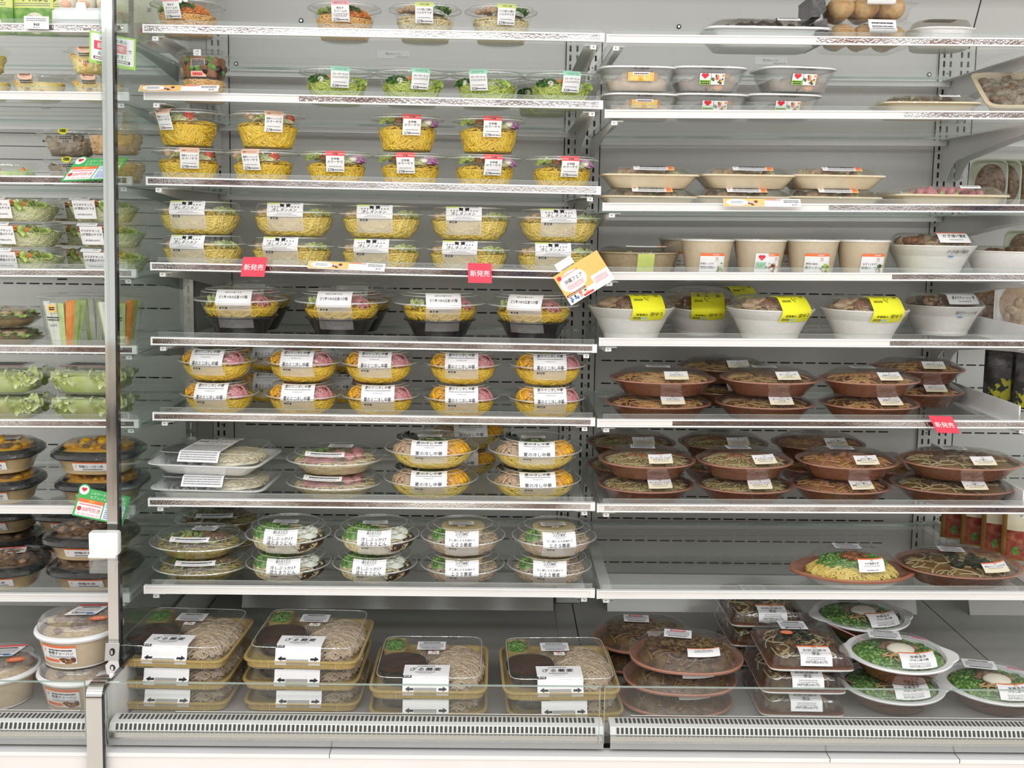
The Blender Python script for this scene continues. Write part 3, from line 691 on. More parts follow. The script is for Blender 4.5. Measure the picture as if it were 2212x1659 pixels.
# udon and soba bowls
def round_bowl(key, name, lines_top, lines, small, food):
    k = 1.11
    B = [(.040 * k, .036 * k, 0), (.052 * k, .048 * k, .003), (.064 * k, .060 * k, .015), (.0695 * k, .0655 * k, .028), (.070 * k, .066 * k, .032), (.0785 * k, .074 * k, .0333), (.079 * k, .0745 * k, .0350)]
    Lp = [(.079 * k, .0745 * k, .035), (.0775 * k, .073 * k, .038), (.0735 * k, .0695 * k, .0385), (.0725 * k, .0685 * k, .044), (.068 * k, .064 * k, .055), (.056 * k, .052 * k, .0622), (.02 * k, .02 * k, .062)]
    def lab(pl, rng):
        pr = [(.03 * k, .03 * k, .0634), (.0568 * k, .0528 * k, .0634), (.0692 * k, .0652 * k, .0558), (.0798 * k, .0754 * k, .0350), (.057 * k, .053 * k, .004)]
        mf = drape(pr, 2.1, 0); s = mf.L[1] + .006
        pl.sheet(mf, -.034, .034, s, s + .038, 'paper', 12, 9, .0005); pl.sheet(mf, -.034, .034, s + .038, s + .068, 'label_film', 12, 5, .0005)
        for i, t in enumerate(lines_top): pl.text(t, mf, 0, s + .0025 + i * .0050, .0046, 'ink', w=.050, off=.001, slant=.15)
        pl.fine(mf, -.014, .014, s + .0102, s + .0120, 1, 'ink_grey', rng, .001, .6); pl.text(small, mf, 0, s + .0145, .0030, 'ink_grey', w=.028, off=.001)
        for i, (t, h) in enumerate(lines): pl.text(t, mf, 0, s + .0212 + i * .0090, h * .95, 'ink', w=.052, off=.001, slant=.12)
        chilled(pl, mf, -.018, s + .044, .014, .0040)
        mf2 = flat((-.002, -.026 * k, .0628), (1, 0, 0), (0, -1, .10)); seven(pl, mf2, 0, 0, .010)
        mf3 = flat((-.004, .004, .0630), (1, .05, 0), (.05, -1, 0)); info_label(pl, mf3, .052, .024, rng)
    domed_bowl(key, name, 'noodle bowl', B, Lp, 2.1, .03, food, lab, tab=(-1,))
def udon_food(K, rng):
    k = 1.11
    noodle_fill(K, rng, [(.038 * k, .034 * k, .006), (.050 * k, .046 * k, .008), (.061 * k, .057 * k, .016), (.0650 * k, .0610 * k, .028)], 2.1, 'udon_noodle', .0025, 74, 34, .006, .8, step=.006, th=(-PI * 1.15, -1.02))
    t = MB(); zf = mound(-.030, -.010, .040, .036, .033, .026); mound_mesh(t, zf, 'scallion', 18, 4, rng); scallions(t, zf, 240, .0036, 'scallion', rng); K.part('green_onion', t)
    t = MB(); zr = mound(.042, -.014, .022, .022, .034, .016); mound_mesh(t, zr, 'radish', 16, 4, rng, .0015); chunks(t, zr, 14, .006, 'radish', rng); leaves(t, zr, 10, .007, 'scallion', rng); K.part('grated_radish', t)
    t = MB(); p = [(.0485 * k, .0455 * k, .0075), (.0630 * k, .0590 * k, .0155), (.0680 * k, .0640 * k, .030)]
    mp = [[(a * math.cos(th), b * math.sin(th), z) for th in [-1.05 + 1.45 * i / 14 for i in range(15)]] for a, b, z in p]
    t.loft(mp, 'sauce', closed=False); t.loft([mp[-1], [(x * .4, y * .4, z) for x, y, z in mp[-1]]], 'sauce', closed=False)
    worm_side(t, p, 2.0, 46, .0022, 'sauce', rng, 9, .005, .5, (-1.0, .35), (.08, .95), .0004); K.part('dark_topping', t)
def toro_food(K, rng):
    k = 1.11
    noodle_fill(K, rng, [(.038 * k, .034 * k, .003), (.050 * k, .046 * k, .005), (.061 * k, .057 * k, .015), (.0665 * k, .0625 * k, .028)], 2.1, 'soba_noodle', .0017, 150, 60, .007, .9, step=.0045)
    t = MB(); t.shell([(.040, .040, .036), (.043, .043, .054), (.045, .045, .0545), (.045, .045, .056)], 2.4, 'cream_noodle', 30, True, True); K.part('yam_cup', t, label='cream cup of grated yam')
    t2 = MB(); scallions(t2, mound(-.046, -.018, .018, .022, .036, .016), 110, .0032, 'scallion', rng); mound_mesh(t2, mound(-.046, -.018, .018, .022, .034, .014), 'scallion', 14, 3, rng); K.part('green_onion', t2)
round_bowl('udon', 'cold_udon_bowl', ['冷しぶっかけ', '温たまうどん'], [('冷しぶっかけ', .0085), ('温たまうどん', .0085)], '320円(税込345円)', udon_food)
round_bowl('tororo', 'yam_soba_bowl', ['だし割とろろ', 'とろろ蕎麦'], [('だし割とろろを味わう', .0055), ('とろろ蕎麦', .0085)], '398円(税込429円)', toro_food)

# ---- shallow clear ovals wrapped in film -----------------------------------
def clear_oval(key, m1, m2, lab_dx, seed, title, green):
    rng = random.Random(seed); K = Kind(key, 'film_wrapped_noodle_dish', 'noodle dish'); n = 2.2
    B = [(.058, .048, 0), (.066, .056, .003), (.088, .074, .024), (.097, .083, .026), (.099, .085, .0275)]
    b = MB(); b.shell(B, n, 'clear_cup', 56, True); K.part('dish', b)
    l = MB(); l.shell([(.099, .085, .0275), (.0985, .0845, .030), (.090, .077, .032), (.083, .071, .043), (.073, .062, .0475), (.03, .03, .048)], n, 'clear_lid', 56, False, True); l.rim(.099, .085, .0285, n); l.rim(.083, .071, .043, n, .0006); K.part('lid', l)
    noodle_fill(K, rng, [(.056, .046, .003), (.064, .054, .005), (.084, .070, .022)], n, m1, .0015, 110, 60, .006, .9)
    t = MB(); zf = mound(-.006, -.004, .068, .056, .026, .013)
    mound_mesh(t, zf, m2, 20, 4, rng); leaves(t, zf, 50, .014, green, rng); chunks(t, mound(.03, -.006, .03, .035, .028, .012), 10, .010, m2, rng); K.part('topping', t)
    t = MB(); t.blob((.002, -.034, .037), (.016, .011, .007), 'egg_white', rng, .04); t.blob((-.012, -.036, .040), (.010, .008, .005), 'egg_yolk', rng, .05); K.part('egg', t)
    w = MB(); P = [(.060, .050, -.0004), (.0905, .0765, .022), (.1005, .0865, .027), (.0995, .0855, .0315), (.0845, .0725, .0445), (.074, .063, .0486), (.02, .02, .0489)]
    w.shell(P, n, 'cling_film', 56, False, True, .004, 23); K.part('film_wrap', w)
    pl = MB(); mf = drape([(.0745, .02, .0496), (.0745, .0635, .0495), (.0852, .0732, .0450), (.0995, .0858, .033)], n, lab_dx); s = mf.L[1] - .002
    pl.sheet(mf, -.040, .040, s, s + .015, 'paper', 10, 3, .0006); pl.fine(mf, -.028, .034, s + .005, s + .009, 1, 'ink', rng, .001, .85); pl.text('7', mf, -.034, s + .0065, .005, 'orange_ink', off=.001); pl.fine(mf, -.03, .03, s + .0115, s + .0135, 1, 'ink_grey', rng, .001, .5)
    K.part('label', pl)
    pl = MB(); mf = flat((.012, .022, .0497), (1, -.05, 0), (-.05, -1, 0)); info_label(pl, mf, .050, .030, rng); K.part('price_sticker', pl)
clear_oval('oval_ramen', 'cream_noodle', 'ham', -.014, 31, '冷し野菜つけ麺', 'scallion')
clear_oval('oval_sesame', 'pasta_noodle', 'beef', .0, 32, '蒸し鶏と玉子の胡麻だれ冷麺', 'lettuce')

# ---- white tray of thin somen with a black sauce cup ------------------------
def rect_tray(mb, a, b, h, m, rim=.006, slope=.78, n=9, thick=.0018):
    mb.shell([(a * slope, b * slope, 0), (a * slope + .003, b * slope + .003, .0015), (a - rim, b - rim, h - .003), (a, b, h - .002), (a, b, h), (a - rim, b - rim, h), (a * slope + .002, b * slope + .002, .003)], n, m, 48, True, True)
def somen():
    rng = random.Random(41); K = Kind('somen', 'somen_tray', 'noodle tray'); n = 9
    b = MB(); rect_tray(b, .112, .088, .028, 'white_plastic', .007, .70); K.part('tray', b)
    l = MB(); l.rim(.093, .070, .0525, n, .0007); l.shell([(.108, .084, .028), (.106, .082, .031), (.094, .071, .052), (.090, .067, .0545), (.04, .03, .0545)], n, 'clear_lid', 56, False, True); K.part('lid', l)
    c = MB(); zf = mound(.040, -.004, .062, .066, .026, .019, .35); mound_mesh(c, zf, 'white_noodle', 28, 6, rng); worm_top(c, zf, 190, .0011, 'white_noodle', rng, 20, .005, .35); K.part('noodles', c, stuff=True)
    s = MB(); s.shell([(.036, .036, .008), (.040, .040, .046), (.043, .043, .047), (.043, .043, .049), (.036, .036, .0495)], 2.4, 'black_plastic', 32, True, True); 
    for i in range(len(s.v)): x, y, z = s.v[i]; s.v[i] = (x - .058, y - .012, z)
    K.part('sauce_cup', s, label='black sauce cup')
    w = MB(); w.shell([(.080, .063, -.0004), (.1135, .0895, .0265), (.1135, .0895, .0305), (.096, .073, .0540), (.091, .068, .0560), (.03, .03, .0562)], n, 'cling_film', 56, False, True, .003, 21); K.part('film_wrap', w)
    pl = MB(); mf = flat((-.006, .040, .0572), (1, 0, 0), (0, -1, 0)); pl.sheet(mf, -.040, .040, 0, .105, 'paper', 2, 2, .0002)
    pl.text('7', mf, 0, .006, .007, 'orange_ink'); pl.text('手延べそうめん', mf, 0, .022, .012, 'ink', w=.070); pl.text('330円(税込356円)', mf, 0, .038, .005, 'ink', off=.0005); pl.fine(mf, -.036, .036, .05, .104, 7, 'ink_grey', rng, .0005, .5)
    mf2 = drape([(.09, .0668, .0572), (.0966, .0736, .0545), (.1138, .0898, .0306), (.1138, .0898, .027)], 9, -.006); pl.sheet(mf2, -.040, .040, 0, .030, 'paper', 3, 4, .0006); pl.fine(mf2, -.036, .036, .004, .026, 4, 'ink_grey', rng, .001, .5)
    K.part('label', pl)
    pl = MB(); mf = flat((.012, .060, .0572), (1, 0, 0), (0, -1, 0)); info_label(pl, mf, .05, .018, rng); K.part('price_sticker', pl)
somen()

# ---- zaru soba on a gold tray ------------------------------------------------
def zaru():
    rng = random.Random(42); K = Kind('zaru', 'zaru_soba_tray', 'noodle tray'); n = 10; A, Bb = .109, .112
    b = MB(); b.shell([(A * .93, Bb * .93, 0), (A * .95, Bb * .95, .001), (A * .965, Bb * .965, .014), (A, Bb, .0145), (A, Bb, .017), (A - .005, Bb - .005, .0175), (A * .93, Bb * .93, .004)], n, 'gold_tray', 56, True, True)
    for x in (-.058, .066): b.box(x, x + .0008, -Bb * .966, -Bb * .962, .001, .0145, 'tan_tray')
    K.part('tray', b)
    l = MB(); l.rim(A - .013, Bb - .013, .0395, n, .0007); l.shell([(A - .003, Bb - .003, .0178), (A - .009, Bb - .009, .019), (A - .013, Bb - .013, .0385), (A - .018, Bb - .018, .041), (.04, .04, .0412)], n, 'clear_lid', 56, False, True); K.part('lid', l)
    c = MB(); zf = mound(.048, .006, .054, .094, .004, .028, .6); mound_mesh(c, zf, 'soba_noodle', 28, 6, rng); worm_top(c, zf, 150, .0021, 'soba_noodle', rng, 40, .0045, .55, .005)
    zf2 = mound(.006, .070, .036, .032, .004, .024, .6); mound_mesh(c, zf2, 'soba_noodle', 18, 4, rng); worm_top(c, zf2, 46, .0021, 'soba_noodle', rng, 30, .0045, .55, .005); K.part('noodles', c, stuff=True)
    s = MB(); s.shell([(.036, .040, .004), (.041, .046, .030), (.0455, .052, .0315), (.0455, .052, .034), (.041, .047, .0345)], 2.5, 'black_plastic', 36, True, False); s.shell([(.041, .047, .0345), (.02, .02, .0340)], 2.5, 'sauce', 36, False, True)
    for i in range(len(s.v)): x, y, z = s.v[i]; s.v[i] = (x - .054, y - .022, z)
    ic = K.part('sauce_cup', s, label='black cup of dark dipping sauce')
    s = MB(); s.shell([(.020, .030, .004), (.0225, .0335, .034), (.0215, .0325, .0345), (.0205, .031, .030)], 5, 'gold_tray', 32, True, True)
    zf3 = mound(0, 0, .019, .029, .029, .006, .4); mound_mesh(s, zf3, 'scallion', 16, 3, rng); scallions(s, zf3, 130, .0034, 'scallion', rng)
    for i in range(len(s.v)): x, y, z = s.v[i]; s.v[i] = (x - .074, y + .070, z)
    K.part('green_onion_cup', s, label='gold cup of green onion and wasabi')
    pl = MB(); mf = drape([(A - .0175, .03, .0424), (A - .0175, Bb - .0175, .0422), (A - .0122, Bb - .0122, .0392), (A - .0080, Bb - .0080, .0185), (A + .0006, Bb + .0006, .0170), (A * .967, Bb * .967, .012), (A * .95, Bb * .95, .001)], 10, -.004)
    e = mf.L[1]
    pl.sheet(mf, -.042, .042, e - .046, e + .024, 'paper', 8, 10, .0005); pl.sheet(mf, -.042, -.021, e + .024, e + .046, 'paper', 3, 5, .0005); pl.sheet(mf, .020, .042, e + .024, e + .046, 'paper', 3, 5, .0005); pl.sheet(mf, -.021, .020, e + .024, e + .046, 'label_film', 4, 5, .0005)
    pl.text('石臼挽蕎麦粉使用', mf, -.002, e - .039, .004, 'ink', w=.040, off=.001); pl.text('ざる蕎麦', mf, -.002, e - .026, .0145, 'ink', w=.064, off=.001, slant=.1)
    pl.fine(mf, -.020, .016, e - .016, e - .0105, 2, 'ink_grey', rng, .001, .5); pl.text('330円(税込356円)', mf, -.002, e - .006, .0034, 'ink_grey', off=.001)
    chilled(pl, mf, -.034, e + .003, .016, .0055)
    for sx, d in ((-.0295, -1), (.0310, 1)):   # black arrows with the word for open
        vs = [(sx - d * .0075, -.0035), (sx + d * .0005, -.0035), (sx + d * .0005, -.0065), (sx + d * .0085, 0), (sx + d * .0005, .0065), (sx + d * .0005, .0035), (sx - d * .0075, .0035)]
        if d < 0: vs = vs[::-1]
        pl.add([mf(u, e + .028 + v, .0009) for u, v in vs], [tuple(range(6, -1, -1))], 'ink', False); pl.text('開封', mf, sx - d * .002, e + .028, .0042, 'paper', off=.0013)
    K.part('label', pl)
    pl = MB(); mf = flat((-.002, .066, .0418), (1, 0, 0), (0, -1, 0)); info_label(pl, mf, .055, .040, rng); mf = flat((.004, .012, .0418), (1, 0, 0), (0, -1, 0)); seven(pl, mf, 0, 0, .014); K.part('price_sticker', pl)
zaru()

# ---- deep white-rimmed packs of stewed vegetables ------------------------------
def stew(key, pic, title, fm, seed):
    rng = random.Random(seed); K = Kind(key, 'side_dish_pack', 'side dish'); n = 4
    b = MB(); b.shell([(.058, .044, 0), (.061, .047, .002), (.077, .060, .046), (.080, .063, .048)], n, 'frost_cup', 48, True); K.part('cup', b)
    f = MB(); f.shell([(.080, .063, .048), (.0835, .0665, .0485), (.0835, .0665, .0515), (.079, .062, .053), (.03, .03, .053)], n, 'white_plastic', 48, False, True); K.part('lid', f, label='white lid')
    c = MB(); p = [(.056, .042, .003), (.066, .050, .022)]; c.shell(p, n, fm, 28, True, True); chunks(c, mound(0, -.006, .06, .044, .020, .006), 26, .010, fm, rng)
    for k in range(8):
        a = rng.uniform(-2.6, -.5); c.blob((.056 * math.cos(a), .044 * math.sin(a), rng.uniform(.012, .034)), (.012, .008, .010), rng.choice(['carrot', 'mushroom', 'pink_sauce', 'chicken', 'radish']), rng)
    K.part('food', c, stuff=True)
    w = MB(); w.shell([(.060, .046, -.0004), (.0805, .0635, .0440), (.085, .068, .0485), (.0848, .0678, .0525), (.078, .061, .0543), (.03, .03, .0543)], n, 'cling_film', 48, False, True, .006, 19); K.part('film_wrap', w)
    pl = MB(); mf = drape([(.0846, .0676, .0538), (.0855, .0685, .0490), (.0815, .0645, .0448), (.0625, .0485, .002)], n, .002)
    pl.text(title, mf, 0, .0085, .0048, 'ink', w=.044, off=.0005); pl.fine(mf, -.014, .014, .0128, .0145, 1, 'ink_grey', rng, .0005, .5)
    if pic == 'egg':
        pl.sheet(mf, -.027, .027, .017, .036, 'pale_orange', 8, 4, .0005); pl.sheet(mf, -.018, .018, .0165, .023, 'paper', 4, 1, .0008); pl.fine(mf, -.015, .015, .018, .022, 1, 'brown_ink', rng, .001, .6)
        for x, y, r in ((-.014, .030, .009), (.012, .029, .010), (0, .0325, .006)):
            vs = [mf(x + r * math.cos(a * PI / 7), y + r * .6 * math.sin(a * PI / 7), .0009) for a in range(14)]
            pl.add(vs, [tuple(range(13, -1, -1))], 'potato' if r > .007 else 'egg_yolk', False)
    else:
        pl.sheet(mf, -.026, -.003, .019, .043, 'paper', 3, 4, .0005); pl.sheet(mf, -.026, -.003, .033, .043, 'lime_ink', 3, 2, .0007); pl.fine(mf, -.024, -.005, .034, .0425, 2, 'ink', rng, .001, .6)
        for hx in (-.0185, -.0115):
            vs = [mf(hx + .0042 * math.cos(a * PI / 6), .0225 + .0036 * math.sin(a * PI / 6), .0009) for a in range(12)]; pl.add(vs, [tuple(range(11, -1, -1))], 'red_ink', False)
        pl.add([mf(-.0225, .024, .0009), mf(-.0075, .024, .0009), mf(-.015, .031, .0009)], [(0, 2, 1)], 'red_ink', False)
        pl.sheet(mf, -.002, .026, .019, .043, 'paper', 4, 4, .0005)
        for k in range(16):
            x, y, r = rng.uniform(.001, .023), rng.uniform(.022, .040), rng.uniform(.002, .004)
            vs = [mf(x + r * math.cos(a * PI / 5), y + r * math.sin(a * PI / 5), .0008 + k * .00002) for a in range(10)]; pl.add(vs, [tuple(range(9, -1, -1))], rng.choice(['carrot', 'dark_leaf', 'egg_white', 'brown_ink', 'rose_ink', 'lettuce', 'paper']), False)
    K.part('label', pl)
stew('stew_daikon', 'egg', '味しみ鶏大根', 'chicken', 51)
stew('stew_veg', 'veg', '七種野菜の旨塩炒め', 'beef', 52)

# ---- pale paper trays with clear lids --------------------------------------------
def paper_tray(key, food, strip, seed, label=True, lid='clear_lid', tr='tan_tray', sx=1.0):
    rng = random.Random(seed); K = Kind(key, 'lidded_paper_tray', 'tray'); n = 7
    b = MB(); A, Bb = .102 * sx, .072
    b.shell([(A * .72, Bb * .70, 0), (A * .75, Bb * .72, .0015), (A * .93, Bb * .92, .0215), (A, Bb, .0220), (A, Bb, .0250), (A * .93, Bb * .92, .0250), (A * .74, Bb * .72, .004)], n, tr, 48, True, True); K.part('tray', b)
    l = MB(); l.shell([(A * .96, Bb * .95, .0250), (A * .94, Bb * .92, .0260), (A * .80, Bb * .76, .0345), (A * .74, Bb * .70, .0365), (.03, .03, .0365)], n, lid, 48, False, True); K.part('lid', l)
    c = MB(); zf = mound(0, 0, A * .78, Bb * .74, .018, .010, .35); mound_mesh(c, zf, food, 24, 5, rng); chunks(c, zf, 26, .010, food, rng); leaves(c, zf, 20, .014, 'pale_lettuce', rng); K.part('food', c, stuff=True)
    w = MB(); w.shell([(A * .73, Bb * .72, -.0003), (A * .95, Bb * .94, .0205), (A * 1.012, Bb * 1.015, .0220), (A * 1.012, Bb * 1.015, .0255), (A * .82, Bb * .78, .0355), (A * .75, Bb * .71, .0378), (.03, .03, .0380)], n, 'cling_film', 48, False, True, .005, 17); K.part('film_wrap', w)
    pl = MB(); mf = drape([(A * .75, .01, .0388), (A * .75, Bb * .715, .0386), (A * .825, Bb * .785, .0362), (A * .97, Bb * .96, .0290)], n, .004); s = mf.L[1] - .012
    if label:
        pl.sheet(mf, -.042, .042, s, s + .027, 'paper', 6, 6, .0006); pl.sheet(mf, -.042, .042, s, s + .006, 'orange_ink', 6, 2, .0009); pl.fine(mf, -.022, .022, s + .001, s + .005, 1, 'paper', rng, .0012, .6)
        pl.text('7', mf, -.036, s + .015, .008, 'orange_ink', off=.0010); pl.fine(mf, -.028, .026, s + .011, s + .0165, 1, 'ink', rng, .001, .85); pl.fine(mf, -.030, .026, s + .018, s + .025, 2, 'ink_grey', rng, .001, .5)
        pl.sheet(mf, .028, .042, s + .006, s + .027, 'pale_orange', 3, 3, .0008); pl.fine(mf, .030, .040, s + .010, s + .024, 3, 'rose_ink', rng, .0012, .7)
    else:
        pl.sheet(mf, .010, .052, s - .004, s + .022, 'paper', 6, 6, .0006); pl.fine(mf, .014, .048, s, s + .018, 4, 'ink_grey', rng, .001, .5)
    K.part('label', pl)
paper_tray('ptray', 'chicken', True, 61)
paper_tray('ptray_plain', 'beef', False, 62, label=False)
paper_tray('ptray_ham', 'ham', False, 63, label=False, sx=1.18)
paper_tray('white_tray', 'sauce', False, 64, label=False, tr='white_plastic', lid='smoke_lid', sx=1.15)
# ---- soup cups, kraft bowl, white bowls ---------------------------------------
def soup_cup(key, lines, strip_pic, seed, heart=False, price='278円(税込300円)', dx=0.0):
    rng = random.Random(seed); K = Kind(key, 'soup_cup', 'soup cup')
    b = MB(); b.shell([(.0415, .0415, 0), (.043, .043, .001), (.0565, .0565, .079), (.0565, .0565, .080)], 2, 'kraft_cup', 44, True); K.part('cup', b)
    l = MB(); l.shell([(.0565, .0565, .0785), (.0590, .0590, .0790), (.0592, .0592, .0825), (.0565, .0565, .0835), (.052, .052, .083), (.02, .02, .083)], 2, 'white_pulp', 44, False, True); K.part('lid', l, label='pale lid with a rolled rim')
    w = MB(); w.shell([(.043, .043, -.0003), (.0578, .0578, .078), (.0600, .0600, .0805), (.0595, .0595, .084), (.02, .02, .0850)], 2, 'cling_film', 44, False, True, .010, 13); K.part('film_wrap', w)
    pl = MB(); mf = drape([(.0600, .0600, .0830), (.0587, .0587, .0785), (.0440, .0440, 0)], 2, dx)
    s = .030
    pl.sheet(mf, -.026, .026, s, s + .048, 'paper', 10, 6, .0006); pl.sheet(mf, -.026 if not heart else 0, .026, s, s + .006, 'orange_ink', 8, 1, .0009); pl.fine(mf, 0, .014, s + .002, s + .0042, 1, 'paper', rng, .0012, .7)
    pl.text('7', mf, .008 if not heart else .018, s + .0135, .0085, 'orange_ink', off=.001); pl.sheet(mf, .0115 if not heart else .0215, .0122 if not heart else .0222, s + .009, s + .0175, 'green_ink', 1, 1, .001)
    if heart:
        for hx in (-.0165, -.0105):
            vs = [mf(hx + .0042 * math.cos(a * PI / 6), s + .007 + .0036 * math.sin(a * PI / 6), .0009) for a in range(12)]; pl.add(vs, [tuple(range(11, -1, -1))], 'red_ink', False)
        pl.add([mf(-.0205, s + .0085, .0009), mf(-.0065, s + .0085, .0009), mf(-.0135, s + .016, .0009)], [(0, 2, 1)], 'red_ink', False)
        pl.sheet(mf, -.024, -.004, s + .019, s + .034, 'green_ink', 3, 3, .0008); pl.sheet(mf, -.023, -.005, s + .020, s + .033, 'paper', 3, 3, .001); pl.fine(mf, -.022, -.006, s + .021, s + .032, 3, 'green_ink', rng, .0013, .7)
    for i, (t, h, u) in enumerate(lines): pl.text(t, mf, u, s + .0225 + i * .0085, h, 'ink', w=.030, off=.001)
    px, py, R = (.017, s + .034, .0125) if not heart else (.012, s + .035, .0125)
    for k in range(26):
        a, q = rng.uniform(0, 6.28), math.sqrt(rng.random()) * R; r = rng.uniform(.0022, .0045); x, y = px + q * .62 * math.cos(a), py + q * math.sin(a) * .9
        vs = [mf(x + r * math.cos(t * PI / 5), y + r * math.sin(t * PI / 5), .0008 + k * .00002) for t in range(10)]; pl.add(vs, [tuple(range(9, -1, -1))], rng.choice(strip_pic), False)
    if price: pl.text(price, mf, -.009, s + .0445, .0040, 'ink', w=.030, off=.0016)
    K.part('label', pl)
soup_cup('cup_niku', [('お肉たっぷり！', .0042, -.011), ('浪花の肉吸い', .0062, -.009)], ['sauce', 'beef', 'scallion', 'egg_white', 'glazed_meat'], 71)
soup_cup('cup_cheese', [('チーズと', .0042, .010), ('野菜スープ', .0056, .010)], ['glazed_meat', 'egg_white', 'tomato', 'cream_sauce', 'beef'], 72, heart=True, price=None)
soup_cup('cup_gudaku', [('野菜の旨味！', .0042, -.011), ('具だくさん', .0062, -.009)], ['sauce', 'scallion', 'cream_noodle', 'lettuce', 'beef'], 73)
soup_cup('cup_mozuku', [('もずくとオクラ', .0050, -.007), ('和風スープ', .0062, -.009)], ['seaweed', 'egg_white', 'dark_leaf', 'mushroom'], 74)

def kraft_bowl():
    rng = random.Random(75); K = Kind('kraft_bowl', 'kraft_paper_bowl', 'bowl')
    b = MB(); b.shell([(.060, .060, 0), (.064, .064, .002), (.080, .080, .040), (.0815, .0815, .046), (.086, .086, .048), (.086, .086, .0505), (.080, .080, .0505), (.062, .062, .004)], 2.0, 'kraft', 60, True, True, .014, 12, (.001, .041)); K.part('bowl', b)
    l = MB(); l.shell([(.082, .082, .0505), (.080, .080, .053), (.068, .068, .0600), (.03, .03, .0605)], 2, 'smoke_lid', 44, False, True); K.part('lid', l)
    c = MB(); zf = mound(0, 0, .074, .074, .034, .012); mound_mesh(c, zf, 'beef', 24, 4, rng); leaves(c, zf, 40, .015, 'lettuce', rng); K.part('food', c, stuff=True)
    w = MB(); w.shell([(.062, .062, -.0003), (.084, .084, .040), (.0885, .0885, .048), (.0870, .0870, .0520), (.069, .069, .0615), (.03, .03, .062)], 2, 'cling_film', 44, False, True, .008, 15); K.part('film_wrap', w)
    pl = MB(); mf = drape([(.0695, .02, .0632), (.0695, .0695, .0630), (.0880, .0880, .0530), (.0895, .0895, .048), (.085, .085, .040), (.063, .063, .002)], 2, 0); s = mf.L[1]
    pl.sheet(mf, -.034, .034, s - .014, s + .004, 'paper', 6, 4, .0006); pl.fine(mf, -.026, .026, s - .010, s + .001, 2, 'ink', rng, .001, .6); pl.sheet(mf, .028, .050, s - .008, s + .004, 'peach_ink', 4, 3, .0006)
    pl.sheet(mf, -.012, .022, s + .026, s + .068, 'limey_ink', 6, 6, .0005); K.part('label', pl)
kraft_bowl()

